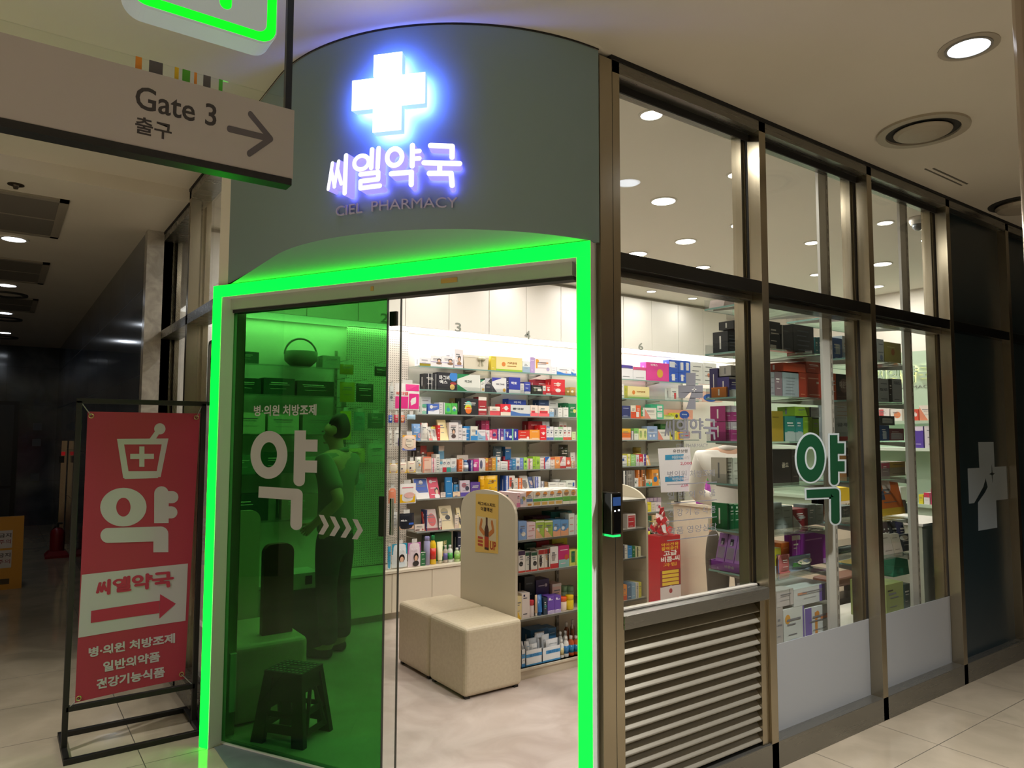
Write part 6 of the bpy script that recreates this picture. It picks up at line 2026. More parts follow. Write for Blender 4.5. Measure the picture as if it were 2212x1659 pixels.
# gondola
GF = GY0 + .018
row('top gondola shelf', 'goods on the top gondola shelf', gz[0], GF, DCc, sD, '''
b 60 178 345 ecc8cc Bd87aa0:.3;Cd8484a:.6:.75:.2
b 182 274 345 e6d0d2 Cb8a83a:.6:.6:.3;R9aa8c8:0:.2:.5:.6
b 278 385 312 e8dcd2 Ue08a4a:.9:.4;R6a84b0:.05:.3:.95:.5;Rd08a3a:.2:.05:.8:.18
b 392 518 312 ece4d6 Ee0944a:.6:.8:.3:.14;R5ab04a:.0:.3:1:.48;Rd0a85a:.1:.05:.9:.25
b 524 630 304 ece4d6 Ee0944a:.6:.8:.3:.14;R5ab04a:.0:.3:1:.48;Rd0a85a:.1:.05:.9:.25
b 635 742 298 ece4d6 Ee0944a:.6:.8:.3:.14;R5ab04a:.0:.3:1:.48;Rd0a85a:.1:.05:.9:.25
b 748 868 286 ece4d6 Ee0944a:.6:.8:.3:.14;R5ab04a:.0:.3:1:.48;Rd0a85a:.1:.05:.9:.25
b 876 988 275 e2dcc8 Ed8a05a:.5:.75:.35:.2;R6ab04a:.0:.2:1:.5
b 993 1100 275 e2dcc8 Ed8a05a:.5:.75:.35:.2;R6ab04a:.0:.2:1:.5
b 1105 1230 280 e4e0d0 R6ab04a:.0:.2:1:.5
''', depth=.2, xmin=2.642)
row('second gondola shelf', 'goods on the second gondola shelf', gz[1], GF, DCc, sD, '''
b 152 284 805 86a4d4 C5a7ab8:.3:.5:.2;Eece4d8:.6:.3:.25:.12
b 290 428 822 e8cfd2 Ld08a8a:3;Cc85a5a:.7:.6:.08
b 434 566 800 a8c452 Ee6e6d0:.25:.45:.2:.16;De8b48a:.9:.6;Te2e6ca:.08
b 572 708 800 a8c452 Ee6e6d0:.25:.45:.2:.16;De8b48a:.9:.6;Te2e6ca:.08
b 714 836 782 6a9cd0 Ce6e8ec:.3:.5:.2;Ve8a880:.35:.5
b 840 964 782 6a9cd0 Ce6e8ec:.3:.5:.2;Ve8a880:.35:.5
b 970 1062 680 dfe6de Ld08a7a:3
b 680 1020 650 2a6e6c R58b0b0:.8:.0:1:1 y=.11
b 1068 1200 700 d0d8cc L6a8a7a:3
b 385 670 735 5a2438 y=.11
''', depth=.09, xmin=2.642, zmax=gz[0] - .016)
row('third gondola shelf', 'goods on the third gondola shelf', gz[2], GF, DCc, sD, '''
b 150 258 1290 e8e0da T3a2244:.2;C2a2220:.4:.4:.3;Bd8483a:.08
b 264 360 1310 e6e2da T1f4a34:.18;Ed8d4cc:.5:.6:.4:.2;S2a2624:.6:.9;Bd8483a:.08
b 364 454 1310 e6e2da T1f4a34:.18;C2a2624:.6:.4:.35;Bd8483a:.08
b 476 566 1272 e6ded2 Ta82c28:.22;E3a2a26:.4:.45:.25:.3;Bd8483a:.1
b 570 664 1260 e6ded2 Ta82c28:.22;Ed0a87a:.5:.6:.25:.16;S3a2a26:.55:.8;Bd8483a:.1
b 670 798 1222 ece6e2 Bc83238:.22;Eb0a4a0:.4:.55:.25:.2
b 806 974 1205 cc2f74 B94c4be:.36;Cd05a3a:.75:.45:.2;Lf0d0dc:2
b 982 1078 1268 dde06a R1f7a4a:.3:.2:.9:.9
b 1084 1200 1268 dde06a R1f7a4a:.2:.2:.8:.9
b 246 440 1165 1f4a38 Lc8d0c8:2;R8a9a90:.55:.1:.95:.5 y=.11
b 446 650 1132 a8302c Re0c8c0:.6:.1:.95:.4 y=.11
b 700 945 1085 d8c832 R3a3a20:.2:.7:.55:.8;L8a7a1a:1 y=.11
''', depth=.09, xmin=2.642, zmax=gz[1] - .016)
row('fourth gondola shelf', 'goods on the fourth gondola shelf', gz[3], GF, ECc, sE, '''
b 100 186 480 e8d6a0 De8b82a:.9:.5
b 190 306 430 ece0dc R2a2a5a:.2:.86:.4:.94;L4a4a5a:2
j 314 386 540 e8dada capd0303f
t 396 432 455 c8a884 cape8e0d4
t 436 510 460 3a74b8 cap2a5a9a
b 514 568 500 2a3a4a C3a8a8a:.5:.5:.3
b 574 680 480 6a48a8 Ce8e4f0:.3:.85:.14;Lf0ecf6:2;Bb8a8cc:.2
b 684 772 470 6a48a8 Ce8e4f0:.3:.85:.14;Lf0ecf6:2;Bb8a8cc:.2
j 776 886 500 e8d0bc cape85a2a
j 890 988 470 ecd030 capf0c81c
b 392 596 235 34245c Cd8d4e6:.75:.8:.1;Lc8c0dc:2 y=.12
b 644 776 292 e0bcb4 Cb0705a:.6:.3:.25;Td8d0cc:.12 y=.1
b 230 386 185 202428 L6a7074:3 y=.13
j 800 890 330 9fc0a0 cap88b08a y=.12
j 896 990 330 9fc0a0 cap88b08a y=.12
''', depth=.07, xmin=2.642, zmax=gz[2] - .016)
row('bottom gondola deck', 'goods on the bottom gondola deck', GB, GF + .01, ECc, sE, '''
y 185 240 1270 e6e8ea B3a86c4:.2;R4a98d0:0:.5:1:.75
y 250 490 1290 eceef0 B4a98d0:.1;R4a98d0:0:.55:1:.75;K물티슈:2f7ab8:.2:.56:.8:.74
y 495 765 1250 eceef0 B4a98d0:.12;R4a98d0:.2:.55:1:.78;K물티슈:2f7ab8:.3:.57:.9:.76
p 200 236 1160 e4e6ea L9ab8d0:2 y=.03
p 262 330 1160 e4e6ea L9ab8d0:2 y=.02
p 335 450 1200 e6e8ec La0a8b0:2 y=.01
p 300 440 1125 dde2e8 L9ab8d0:2 y=.06
p 575 750 1130 e8e8ea Lb0b4ba:2 y=.012
p 510 620 1060 e2e4e8 Lb0b4ba:2 y=.045
p 420 560 1030 dfe2e8 Lb0b4ba:2 y=.08
b 320 580 985 3a72a4 L88b0d0:1 y=.14
b 586 700 955 4f8cc0 La8cce4:2 y=.14
o 772 832 1130 e8e8e4 capeceae6;labd8c890
o 838 906 1085 ecece8 capeceae6;lab3a7ab8
o 756 815 1015 e4e2de capdedcd8 y=.06
o 832 892 1000 e4e2de capdedcd8 y=.06
o 914 986 1075 c05a2c cape0dcd4;lab2a86b8
o 990 1060 1075 c05a2c cape0dcd4;lab2a86b8
o 850 912 868 8a4420 capdcd8d0 y=.13
o 932 990 900 8a5424 capdcd8d0 y=.10
o 940 992 830 7a5a2a capdcd8d0 y=.16
''', depth=.06, xmin=2.642, zmax=gz[3] - .016)
# far end of the gondola, seen through the first window
row('second gondola shelf, far end', 'goods at the far end of the gondola', gz[1], GF, GC, sF, '''
b 180 305 1010 e6dcd8 Rc8323a:.1:.1:.9:.9;Lf0e0e0:3
''', depth=.1, xmax=3.738, zmax=gz[0] - .016)
row('third gondola shelf, far end', 'goods at the far end of the gondola', gz[2], GF, HC, sF, '''
b 105 182 345 e0ddd4 S4a4a50:.1:.4
b 188 252 360 3f8fd0 Lcfe4f4:2
b 256 298 360 2f7a4a
b 304 385 370 dedcb0 S6a6a4a:.3:.5
''', depth=.08, xmax=3.738, zmax=gz[1] - .016)
row('fourth gondola shelf, far end', 'goods at the far end of the gondola', gz[3], GF, HC, sF, '''
b 110 172 960 ee9a4a Bd8603a:.3
b 176 240 940 5a7a9a Lc8d4e0:2
b 244 305 930 8fb4d0 Ld8e4ec:2
b 310 352 920 e6e2d6 S5a6a7a:.4:.6
b 356 395 915 d8d04a
''', depth=.1, xmax=3.738, zmax=gz[2] - .016)

# ---------------------------------------------------------------- window racks (seen from behind)
row('plane', '', 0, 0, (0, 0), 1, '') if False else None
RW = lambda lev: WZ[lev] + .0
row('top window shelf', 'goods on the window racks', WZ[1], .28, IC, sI, '''
b 318 445 580 24262a Rd8d4cc:.75:.03:.98:.1;L6a6e74:5 y=.16
b 449 585 560 2a2c30 L8a8e92:5 y=.16
b 398 585 440 1f2124 L5a5e62:3 y=.16 z=558
b 862 1015 450 1d2226 Rd8d8d4:.1:.1:.6:.24
b 1022 1180 500 14171a Sd0d0d0:.1:.16;L4a4e52:2
b 1184 1455 490 1c2024 Rd0d2d2:.55:.08:.9:.2;L4f5a60:5
b 1478 1520 665 2f6a6a y=.02
b 1524 1560 665 2a5c70 y=.02
b 1698 1832 668 2f5490 Ra8b4bc:.35:.35:.8:.75;Ra8b4bc:.3:.0:.6:.2 y=.1
b 1838 1935 645 c4cace Cd8983a:.4:.7:.14;Ba8bccc:.4 y=.1
''', depth=.12, xmin=3.168, zmax=WZ[0] - .014)
row('right rack, top shelf', 'goods on the window racks', WZ[1], .30, LC, sL, '''
b 140 228 305 b8c0c4 C7a8ab0:.6:.3:.2;L7a848a:3
b 236 448 340 a8a054 Ca86a3a:.5:.6:.14;Ld0c88a:2
''', depth=.12, xmin=3.168, zmax=WZ[0] - .014)
row('second window shelf', 'goods on the window racks', WZ[2], .30, IC, sI, '''
b 184 262 1075 403a64 L8a84b0:6 y=.2 d=.055
b 266 345 1075 4a4470 L8a84b0:6 y=.2 d=.055
b 336 486 1190 47407c T d:.12 y=.12
b 492 590 1190 262a50 L6a70a0:6 y=.12
b 360 494 1035 b4b0a8 z=1188 y=.12
b 498 592 1035 2a2c4a L6a70a0:4 z=1188 y=.12
b 884 938 1130 8a8f90 L70767a:4
b 942 1038 1125 7a6a6e
b 1044 1258 1130 93a0a2 L7a8688:6;Sa8b4b2:.5:.53
b 1262 1355 1135 9a3a24 Lc87a5a:2
b 1360 1560 1135 a43c24 Ld8a890:2;Rd8c8b8:.65:.6:.8:.68
b 1056 1352 1000 b8482a Lc86a44:2 z=1128
b 1358 1562 985 9e3c24 z=1128
b 1706 1752 1145 c25a30 y=.1
b 1758 1948 1150 1f1c1c E6a5048:.5:.6:.3:.25;K매운맛:b8a8a0:.2:.5:.8:.75 y=.1
'''.replace('T d:.12', 'Tb8b4b0:.1;Bb8b4ac:.35;Cd8344a:.7:.52:.12'), depth=.12, xmin=3.168, zmax=WZ[1] - .014)
row('second window shelf, low front', 'goods on the window racks', WZ[2], .30, IC, sI, '''
b 120 318 1312 c8742a S8a4a20:0:.1;Le0a868:2 y=.13
''', depth=.055, xmin=3.168, zmax=WZ[1] - .014)
row('right rack, second shelf', 'goods on the window racks', WZ[2], .30, LC, sL, '''
b 160 288 812 a8b0b6 L6a747a:2;K킬로:4a545a:.1:.5:.9:.62
b 292 334 820 2a2624
b 338 458 815 a4acb2 K마일드:4a545a:.15:.78:.8:.9;L6a747a:2
''', depth=.12, xmin=3.168, zmax=WZ[1] - .014)
row('third window shelf', 'goods on the window racks', WZ[3], .30, FC, sF, '''
b 1605 1762 1150 a83f7a Tb8a8b0:.4;Bc46a9a:.08 y=.14
b 1766 1925 1150 a83f7a Tb8a8b0:.4;Bc46a9a:.08 y=.14
b 1930 2055 1150 7a6a7c Ra8a4ac:.2:.05:.8:.4 y=.14
b 1602 1770 900 a83f7a Tb8a8b0:.4;Bc46a9a:.08 z=1148 y=.14
b 1774 1950 900 a83f7a Tb8a8b0:.4;Bc46a9a:.08 z=1148 y=.14
b 1954 2058 900 7a6a7c Ra8a4ac:.2:.05:.8:.4 z=1148 y=.14
''' + conv('''
b 152 314 168 8f7a26 L6a5a1a:1
b 336 476 238 2f7a6a B9aaca4:.35
b 480 578 240 2f7f7a B9aaca4:.35;T16302c:.06
b 582 700 250 7aa028 L9abf4a:1
b 704 790 252 6f9a26 T1a2a14:.08
b 472 664 112 86a82e z=246
b 668 795 118 a8b2b4 S2f3a3c:.0:.12 z=246
b 980 1222 262 a8b2b8 Bb02f40:.18;K글루:6a747a:.2:.62:.85:.78 y=.1
b 978 1218 55 a8b0b6 La07a5a:3 z=258 y=.1
''', JC, sJ, FC, sF), depth=.11, xmin=3.168, zmax=WZ[2] - .014)
row('right rack, third shelf', 'goods on the window racks', WZ[3], .30, LC, sL, '''
b 178 298 1415 2a4a7a Rb0bcc8:.3:.1:.7:.6
b 302 488 1455 7a4048 Ra8a8b0:.1:.1:.9:.6
b 182 368 1292 2f3436 Ra8b0b0:.15:.2:.85:.7 z=1412
''', depth=.11, xmin=3.168, zmax=WZ[2] - .014)
row('fourth window shelf', 'goods on the window racks', WZ[4], .30, GC, sF, '''
b 1668 1798 135 c8c2b4 L7a746a:6;R6a645a:.1:.4:.8:.48 y=.14
b 1802 1958 140 ccc6b8 L9a948a:3 y=.14
b 1962 2060 140 b4b2a6 K라이프:5a5a54:.3:.2:.6:.8 y=.14
''' + conv('''
b 165 420 682 2a241f K골드:a89a86:.5:.45:.85:.6
b 424 522 684 2c2620 L5a5048:2
b 1150 1238 645 c8905a S3a2a20:.0:.4 y=.1
''', JC, sJ, GC, sF), depth=.12, xmin=3.168, zmax=WZ[3] - .014)
row('right rack, fourth shelf', 'goods on the window racks', WZ[4], .30, MC, sM, '''
b 138 212 250 8a7a78 Ta84a5a:.4
b 216 352 240 8f8468 Tb0903a:.4;L5a5244:2
''', depth=.11, xmin=3.168, zmax=WZ[3] - .014)
row('fifth window shelf', 'goods on the window racks', WZ[5], .30, GC, sF, '''
b 1598 1672 850 1f6a3a Ce6f0e0:.5:.88:.16;Sd8e8d8:.45:.55 y=.14
b 1676 1748 852 1d6438 Ce6f0e0:.5:.88:.16 y=.14
b 1752 1826 856 1f6a3a Ce6f0e0:.5:.88:.16 y=.14
b 1830 1904 860 1d6438 Ce6f0e0:.5:.88:.16 y=.14
b 1908 1982 862 1f6a3a Ce6f0e0:.5:.88:.16 y=.14
b 1986 2085 866 1d6438 Ce6f0e0:.5:.88:.16 y=.14
''' + conv('''
b 190 298 1395 808a86 L6a7470:4
b 302 440 1440 8a9490 L6a7470:3
b 446 640 1480 7a2428 Da8a8a4:.6:.7;Ea8a8a4:.6:.5:.25:.08
b 645 748 1420 7f8a88 S6a7472:.45:.5
b 752 848 1420 86908c L6a7470:3
b 1090 1195 1440 6f7a7c S59626a:.45:.55 y=.1
b 1200 1260 1430 7a8484 y=.1
''', JC, sJ, GC, sF), depth=.09, xmin=3.168, zmax=WZ[4] - .014)
row('right rack, fifth shelf', 'goods on the window racks', WZ[5], .30, MC, sM, '''
k 142 345 415 d8722e Ce8d8d0:.45:.88:.25;Be0b83a:.2;R3a4a6a:.08:.45:.28:.7
b 152 258 600 8a9290 S3a4044:.3:.5
b 262 330 598 8a8f84
b 334 362 615 2f5f9a
''', depth=.07, xmin=3.168, zmax=WZ[4] - .014)
row('sixth window shelf', 'goods on the window racks', WZ[6], .30, KC, sK, '''
b 190 268 430 b8b030 Bc8ccc8:.3 y=-.03
b 272 384 365 c8641e Ld89050:1 y=.02
b 402 504 275 8a2a90 Tc0b8b4:.14;Sc8a0c8:.5:.56
b 508 845 255 7a2484 Lb884bc:1;Ra88ab8:.8:.0:1:.15
p 262 400 520 b86a6a D5a84b8:.7:.8;Te09a9a:.2 y=-.06
p 404 690 545 8a9aa8 R4a8a4a:.1:.3:.4:.6;Ec8c8b0:.6:.6:.35:.2 y=-.06
p 980 1200 425 59666a L7a8a90:2 y=.1
''', depth=.1, xmin=3.168, zmax=WZ[5] - .014)
row('right rack, sixth shelf', 'goods on the window racks', WZ[6], .30, MC, sM, '''
p 160 228 772 5a4a4c Sd8d0cc:.3:.5
p 232 296 772 3a3a40 Sd8d0cc:.3:.45
p 300 370 772 3a3c5a Sd8d0cc:.4:.6
k 165 250 895 c4bab0 L8a8078:2 y=-.06
k 254 330 895 c4b8a8 L8a8078:2 y=-.06
k 334 425 900 2a3038 Ec8c4bc:.4:.8:.4:.15 y=-.06
''', depth=.05, xmin=3.168, zmax=WZ[5] - .014)
# purple tray of lavender pouches at the left end of the lowest shelf
a, b = onY(1535, 1240, .44), onY(1627, 1246, .30)
x0 = 3.165; zt = WZ[6] + .0005
t = thing('display_tray', 'bright purple card tray of lavender packs at the left end of the lowest window shelf', 'tray', (3.2, .42, zt))
PUR = mat('purple_card', '8a2fa8', .5)
xr_ = 3.30
m = MB(); ya_, yb_ = .30, .553
m.box((x0, ya_, zt), (xr_, ya_ + .004, zt + .05), PUR); m.box((x0, yb_ - .004, zt), (xr_, yb_, zt + .05), PUR); m.box((x0, ya_, zt), (x0 + .004, yb_, zt + .05), PUR); m.box((xr_ - .004, ya_, zt), (xr_, yb_, zt + .05), PUR); m.box((x0, ya_, zt), (xr_, yb_, zt + .003), PUR)
put_text(m, '바른숨', lambda u, v, d: Vector((x0 - .0006, u, v)), .46, .40, zt + .018, zt + .034, mat('white_print', 'b3adb4', .55), bold=.02); m.build('tray', t)
for k in range(4):
    y0 = .308 + .0605 * k
    P4_ = [Vector((x0 + .02, y0 + .056, zt + .0045)), Vector((x0 + .02, y0, zt + .0045)), Vector((x0 + .075, y0, zt + .188)), Vector((x0 + .075, y0 + .056, zt + .188))]
    m = MB(); m.prism(P4_, (.018, 0, 0), SHINY, 'a070ac')
    e = lambda u, v: P4_[0] + (P4_[1] - P4_[0]) * u + (P4_[3] - P4_[0]) * v + Vector((-.001, 0, 0))
    m.quad([e(.1, .3), e(.9, .3), e(.9, .62), e(.1, .62)], SHINY, '8d7a8c')
    m.quad([e(.3, .70), e(.7, .68), e(.7, .86), e(.3, .86)], SHINY, '2a2230'); m.quad([e(.36, .68), e(.58, .68), e(.58, .78), e(.36, .78)], SHINY, 'd8d0dc')
    tag(m.build('pouch'), 'lavender pack in the purple tray on the lowest window shelf, %s from its left end' % ORD[3 - k], 'pouch', 'lavender packs in the purple tray')
# bag of masks on the very top window shelf
m = MB(); random.seed(4)
for k in range(7):
    x = 3.17 + .06 * k; z = WZ[0] + .002
    m.prism([(x, .44, z), (x + .08, .425, z + .01), (x + .07, .43, z + .05 + .02 * math.sin(k * 2.1)), (x + .015, .44, z + .045)], (.0, .1, 0), ACRY if k % 2 else mat('pale_pink_film', 'd8c4c0', .3))
tag(m.build('plastic_bag'), 'crumpled clear bag with pale pink contents on the very top window shelf', 'bag')
# cartons on the ledge under the racks
row('low window ledge', 'large cartons on the low window ledge', .4005, .21, KC, sK, '''
b 296 552 1190 c8ccc6 S6a58a0:.93:1;Cd0983a:.2:.75:.13;Ea0b0c0:.5:.0:.6:.25
b 556 945 1180 c4cac8 S6a58a0:.02:.22;Rc8842e:.32:.1:.4:.85;Cc8842e:.4:.78:.1;Rc87a4a:.5:.62:.85:.75;C8a84b0:.85:.15:.12
b 205 290 1170 a8a29c
b 215 422 960 b4aeaa S8a847e:.75:.8 z=1176
b 426 870 940 c0c4c2 S6a58a0:.7:.86;Rc08a6a:.1:.62:.35:.75 z=1176
''', depth=.24)
row('low window ledge, right part', 'large cartons on the low window ledge', .4005, .21, MC, sM, '''
b 180 335 1345 8f9a5a R2a2a1c:.1:.8:.4:.84
b 340 395 1340 2a4a48 y=.06
''', depth=.22)
m = MB(); p = onY(1936, 1300, .33)
m.prism([(p.x - .09, .30, .405 + .21), (p.x + .12, .30, .405 + .21), (p.x + .10, .30, .72), (p.x + .02, .30, .78), (p.x - .05, .30, .73)], (0, .10, 0), mat('green_bag', '17795a', .5))
tag(m.build('gift_bag', bevel=.01), 'green and dark bag on the olive carton behind the third window', 'bag')
# brown stool behind the second window
p = onY(1845, 1290, .62)
t = thing('padded_stool', 'dark stool with a brown padded seat behind the second window near the ledge', 'stool', (p.x, .75, 0))
MB().box((p.x - .22, .63, .50), (p.x + .22, .79, .56), mat('brown_leather', '6e4636', .4)).build('seat', t, .02, 3)
m = MB()
for dx in (-.18, .18):
    for y in (.65, .77):
        m.box((p.x + dx - .015, y - .015, 0), (p.x + dx + .015, y + .015, .50), mat('dark_frame', '1d1512', .4))
m.box((p.x - .2, .645, .12), (p.x + .2, .775, .42), mat('dark_frame', '1d1512', .4)); m.build('base', t)

# counter goods
row('service counter', 'goods on the service counter', .8985, 2.0, GC, sF, '''
y 945 1330 690 a83fb0 Ld8a8dc:2
b 1050 1300 640 4a4a8a L9a9ac8:1 y=.03
b 1208 1360 260 c85ac0 T6ab85a:.3;Le8c0e6:1 y=.03
''', depth=.1) if False else None
xa = onY(1462, 1085, 2.36).x
P = lambda x, y: onY(x, y, 2.34)
a = P(1474, 1080); b = P(1520, 1072)
xa = max(a.x, 5.03)
t0 = product('y', xa, xa + .34, .8985, .955, 2.10, .12, 'a83fb0', 'Ld8a8dc:2', 'magenta display tray at the far end of the service counter', 'goods on the service counter', rnd)
product('b', xa + .02, xa + .32, .9025, .985, 2.115, .09, '4a4a8a', 'L9a9ac8:1', 'violet carton inside the magenta tray on the service counter', 'goods on the service counter', rnd)
product('b', xa + .17, xa + .31, .8985, 1.16, 2.235, .05, 'c85ac0', 'T6ab85a:.28;Le8c0e6:2', 'tall magenta carton with a green top behind the tray on the service counter', 'goods on the service counter', rnd)
for k, (pxa, pxb, yt, c, d, lab) in enumerate([(1668, 1702, 1047, '2a4fa8', 'Re0e4f0:.05:.6:.3:.9;Re0e4f0:.7:.2:.9:.9', 'blue carton with white labels on the counter behind the big green letter'),
                                              (1712, 1740, 1052, 'e0913a', 'Rd05a3a:.2:.4:.8:.7', 'orange rounded display card on the counter left of the big green letter'),
                                              (1812, 1846, 1054, 'e8c832', 'Rf0e8d8:.0:.1:1:.5;K레몬:8a7a2a:.2:.2:.8:.4', 'yellow lemon carton on the counter right of the big green letter')]):
    a, b = onY(pxa, yt, 1.0), onY(pxb, yt, 1.0)
    if a.x < 5.02:
        a.x += .0
    product('b', max(a.x, 5.01), max(b.x, 5.03), .8985, max(.98, a.z), 1.0, .1, c, d, lab, 'goods on the service counter', rnd)
# end-wall goods
for k, (pxa, pxb, yt, lev, c, d) in enumerate([(1896, 1921, 882, 0, 'e6dcd8', 'Rc85a5a:.1:.1:.5:.9'), (1923, 1948, 884, 0, 'e6e0da', 'Ce08a5a:.6:.5:.3'), (1970, 1984, 884, 0, 'd8503a', 'Cf0e0dc:.5:.5:.3'), (1985, 2023, 876, 0, 'ece0d4', 'De08a6a:.5:.9'), (2024, 2034, 876, 0, '3a9a5a', 'Ce8903a:.6:.4:.3'),
                                              (1974, 1994, 921, 1, '5a3fa8', 'Te8dcf0:.2;Lc8b8e6:2'), (1996, 2037, 920, 1, 'dcd6da', 'C5a4a8a:.75:.4:.2;L6a6a7a:3'),
                                              (1984, 1994, 1068, 2, 'e8d83a', ''), (1995, 2008, 1064, 2, 'ece8e8', 'Td83a5a:.4'), (2010, 2024, 1056, 2, 'e83a78', 'Lf0d0dc:2'), (2025, 2040, 1062, 2, 'ee6a92', 'Re8e8ea:.1:.1:.4:.9'), (1900, 1945, 1050, 2, 'd8d8d4', 'L8a8a8a:2')]):
    X = 7.245 if lev < 2 else 7.08
    a, b = onX(pxa, yt, X), onX(pxb, yt, X)
    y0, y1 = min(a.y, b.y) + .002, max(a.y, b.y) - .002
    z0 = EZ[lev] + .0005; z1 = max(a.z, z0 + .04)
    m = MB(); m.box((X, y0, z0), (X + .12, y1, z1), CARD, c)
    face_print(m, d, lambda u, v, q: Vector((X - q, y1 - u, z0 + v)), y1 - y0, z1 - z0, c, CARD, rnd)
    tag(m.build('carton'), '%s, %s counted along the mint end-wall shelves' % (desc('b', c, d), ORD[k]), 'box', 'cartons on the mint end-wall shelves')

# ceiling domes
for p, lab in ((onZ(1983, 470, ZC), 'white camera dome with a red mark under the shop ceiling, third window'), (Vector((1.3, 2.9, ZC)), 'white camera dome under the shop ceiling, seen through the corridor glass')):
    t = thing('camera_dome', lab, 'security camera', (p.x, p.y, ZC), 'camera domes of the shop')
    m = MB(); m.sm = True; m.lathe((p.x, p.y, ZC - .05), [(.045, 0), (.055, .02), (.06, .048)], WHITEL, seg=24); m.build('base', t)
    m = MB(); m.sm = True; m.lathe((p.x, p.y, ZC - .092), [(.004, 0), (.024, .008), (.036, .022), (.041, .041)], mat('smoked_dome', '5c6266', .15), seg=24); m.build('dome', t)
    m = MB(); m.box((p.x - .02, p.y - .061, ZC - .03), (p.x - .006, p.y - .055, ZC - .02), mat('red_light', 'c01010', .3)); m.build('red_mark', t)

# ================================================================== PEOPLE
def skin_mesh(name, chains, mt, parent, sub=2):
    """chains: lists of (x, y, z, radius) joints; a first entry given as an int continues from that earlier joint."""
    vs, es = [], []
    for ch in chains:
        prev = None
        for j in ch:
            if isinstance(j, int):
                prev = j
                continue
            vs.append(j); k = len(vs) - 1
            if prev is not None:
                es.append((prev, k))
            prev = k
    me = bpy.data.meshes.new(name)
    me.from_pydata([v[:3] for v in vs], es, [])
    o = bpy.data.objects.new(name, me)
    COL.objects.link(o)
    o.modifiers.new('skin', 'SKIN').use_smooth_shade = True
    for i, v in enumerate(vs):
        sv = me.skin_vertices[0].data[i]
        r = v[3]
        sv.radius = r if isinstance(r, tuple) else (r, r)
        sv.use_root = i == 0
    if sub:
        sm = o.modifiers.new('sub', 'SUBSURF'); sm.levels = sub; sm.render_levels = sub
    dg = bpy.context.evaluated_depsgraph_get()
    m2 = bpy.data.meshes.new_from_object(o.evaluated_get(dg))
    o.modifiers.clear(); o.data = m2
    bpy.data.meshes.remove(me)
    m2.materials.clear(); m2.materials.append(mt)
    for p in m2.polygons:
        p.use_smooth = True
    if parent is not None:
        o.parent = parent
    return o


SKIN = mat('skin', 'd6a98c', .5)
HAIR = mat('black_hair', '15110f', .5)


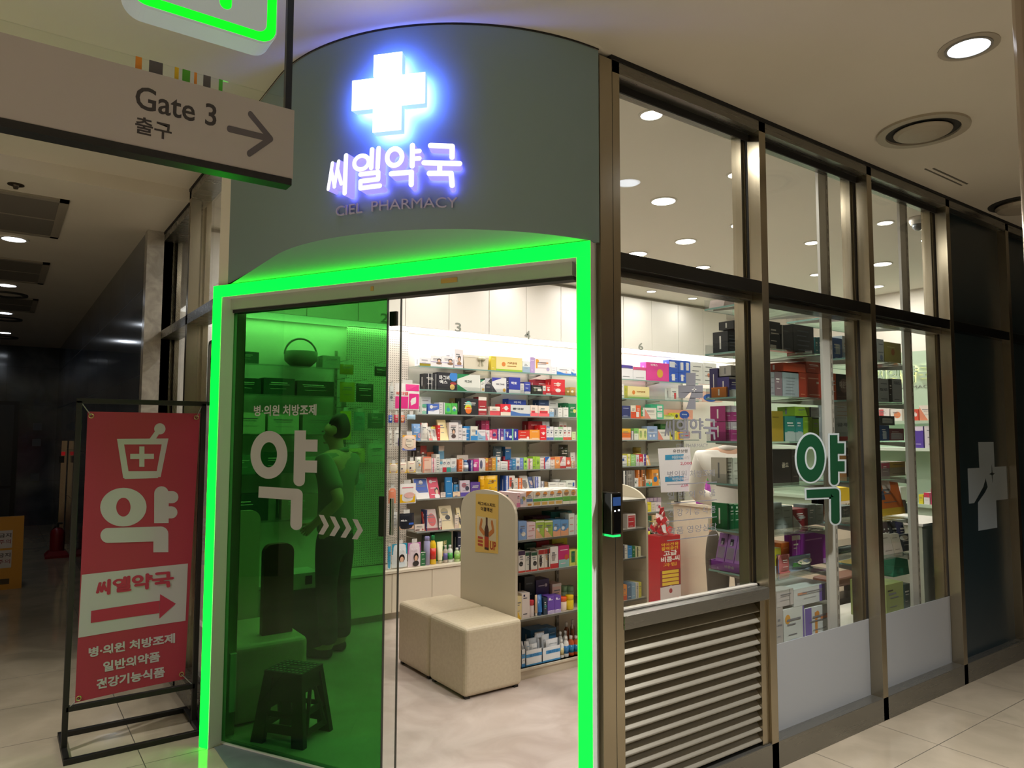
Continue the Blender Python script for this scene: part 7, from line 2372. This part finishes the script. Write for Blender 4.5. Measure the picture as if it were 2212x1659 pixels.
def person(label, at, fwd, H, arms, shirt, trousers, coat=False, hair=HAIR):
    k = H / 1.70
    f = Vector((fwd[0], fwd[1], 0)).normalized(); r = Vector((f.y, -f.x, 0)); o_ = Vector(at)
    G = lambda x, y, z, rad: (*(o_ + r * x * k + f * y * k + Vector((0, 0, z * k))), rad * k)
    body = [[G(0, 0, .93, .11), G(0, .005, 1.08, .105), G(0, .0, 1.25, .12), G(0, -.01, 1.38, .10), G(0, 0, 1.445, .055), G(0, .012, 1.49, .052), G(0, .03, 1.54, .068), G(0, .02, 1.60, .083), G(0, .01, 1.655, .066)],
            [6, G(0, .115, 1.55, .012)], [7, G(.082, .01, 1.575, .016)], [7, G(-.082, .01, 1.575, .016)]]
    n = 12
    for sgn, (el, wr) in zip((1, -1), arms):
        sh = (sgn * .185, -.01, 1.375)
        el = (sgn * el[0], el[1], el[2]); wr = (sgn * wr[0], wr[1], wr[2])
        d = Vector(wr) - Vector(el); d.normalize()
        hd = Vector(wr) + d * .055
        body.append([3, G(*sh, .062), G(*((Vector(sh) + Vector(el)) / 2), .048), G(*el, .042), G(*((Vector(wr) + Vector(el)) / 2), .038), G(*wr, .027), G(*hd, .030)])
        base = n + 5
        side = Vector((0, 1, 0)) if abs(d.y) < .8 else Vector((0, 0, 1))
        side = (side - d * side.dot(d)).normalized()
        nrm = d.cross(side)
        curl = nrm * (-.35 * sgn)
        for q, (off, ln) in enumerate(((.026, .060), (.009, .070), (-.009, .064), (-.025, .050))):
            p0 = hd + d * .030 + side * off
            p1 = p0 + (d + curl * .4).normalized() * ln * .45
            p2 = p1 + (d + curl * 1.3).normalized() * ln * .5
            body.append([base, G(*p0, .0095), G(*p1, .0085), G(*p2, .0075)])
        t0 = hd - d * .02 + side * .034
        body.append([base, G(*t0, .0105), G(*(t0 + (d + side * .7).normalized() * .03), .0095), G(*(t0 + (d * 1.2 + side * .3).normalized() * .055), .008)])
        n += 6 + 12 + 3
    for sgn in (1, -1):
        body.append([0, G(sgn * .085, 0, .86, .085), G(sgn * .09, .01, .48, .056), G(sgn * .09, -.01, .27, .05), G(sgn * .09, -.02, .085, .036), G(sgn * .095, .05, .045, .034), G(sgn * .10, .14, .03, .028)])
    p = skin_mesh('person', body, SKIN, None)
    tag(p, label, 'person')
    # garments
    tz = .80 if not coat else .66
    top = [[G(0, 0, tz, .15), G(0, .0, .95, .142), G(0, .0, 1.10, .132), G(0, .0, 1.25, .142), G(0, -.01, 1.375, .115), G(0, -.005, 1.43, .068)]]
    for sgn, (el, wr) in zip((1, -1), arms):
        sh = Vector((sgn * .185, -.01, 1.375)); el = Vector((sgn * el[0], el[1], el[2])); wr = Vector((sgn * wr[0], wr[1], wr[2]))
        ch = [4, G(*sh, .075), G(*(sh + (el - sh) * .55), .066)]
        ch += [G(*(sh + (el - sh) * .8), .066)] if not coat else [G(*el, .060), G(*(el + (wr - el) * .5), .054), G(*(el + (wr - el) * .92), .046)]
        top.append(ch)
    skin_mesh('coat' if coat else 'shirt', top, shirt, p)
    col = [[G(.065, -.045, 1.44, .02), G(.075, .02, 1.43, .018), G(.03, .075, 1.40, .016)], [0, G(0, -.075, 1.455, .021), G(-.065, -.045, 1.44, .02), G(-.075, .02, 1.43, .018), G(-.03, .075, 1.40, .016)]]
    skin_mesh('collar', col, shirt, p)
    legs = [[G(0, 0, .93, .128), G(0, 0, .86, .13)]]
    for sgn in (1, -1):
        legs.append([1, G(sgn * .09, 0, .76, .105), G(sgn * .095, .012, .48, .078), G(sgn * .095, -.01, .25, .072), G(sgn * .095, -.015, .09, .068)])
    skin_mesh('trousers', legs, trousers, p)
    for sgn in (1, -1):
        skin_mesh('shoe', [[G(sgn * .095, -.05, .042, .040), G(sgn * .10, .06, .036, .038), G(sgn * .105, .16, .030, .030)]], mat('dark_shoe', '1d1b1a', .5), p)
    hr = [[G(0, -.045, 1.53, .058), G(0, -.035, 1.60, .088), G(0, -.005, 1.655, .085), G(0, .045, 1.675, .055)], [1, G(.06, -.01, 1.60, .04)], [1, G(-.06, -.01, 1.60, .04)]]
    skin_mesh('hair', hr, hair, p)
    ey = MB()
    for sgn in (1, -1):
        c = G(sgn * .032, .098, 1.585, .009)
        ey.lathe((c[0], c[1], c[2] - .007), [(.001, 0), (.008, .004), (.009, .007), (.008, .010), (.001, .014)], mat('dark_eye', '1a1512', .3), seg=8)
    ey.build('eyes', p)
    c = G(0, .092, 1.505, 1)
    mb = MB(); a_ = Vector(c[:3]); mb.prism([a_ - r * .022, a_ + r * .022, a_ + r * .014 - Vector((0, 0, .009)), a_ - r * .014 - Vector((0, 0, .009))], f * .008, mat('lips', 'a8685e', .5)); mb.build('mouth', p)
    return p


person('shopper in a loose collared green-looking T-shirt and dark trousers behind the green leaf', (1.93, 2.76, 0), (-.62, .78), 1.63,
       (((.24, .02, 1.12), (.22, .12, .90)), ((.25, -.17, 1.11), (.17, .08, .93))), mat('pale_tee', '7d8470', .8), mat('dark_trousers', '23262c', .8))
pp = onY(1576, 985, 1.10)
person('pharmacist in a white coat seen from behind, head hidden by pink cartons', (pp.x, 1.10, 0), (.86, .51), 1.66,
       (((.23, .10, 1.12), (.10, .26, 1.05)), ((.25, .06, 1.12), (.12, .25, 1.05))), mat('white_coat', 'ece6dd', .7), mat('grey_brown_trousers', '5b5349', .8), coat=True)
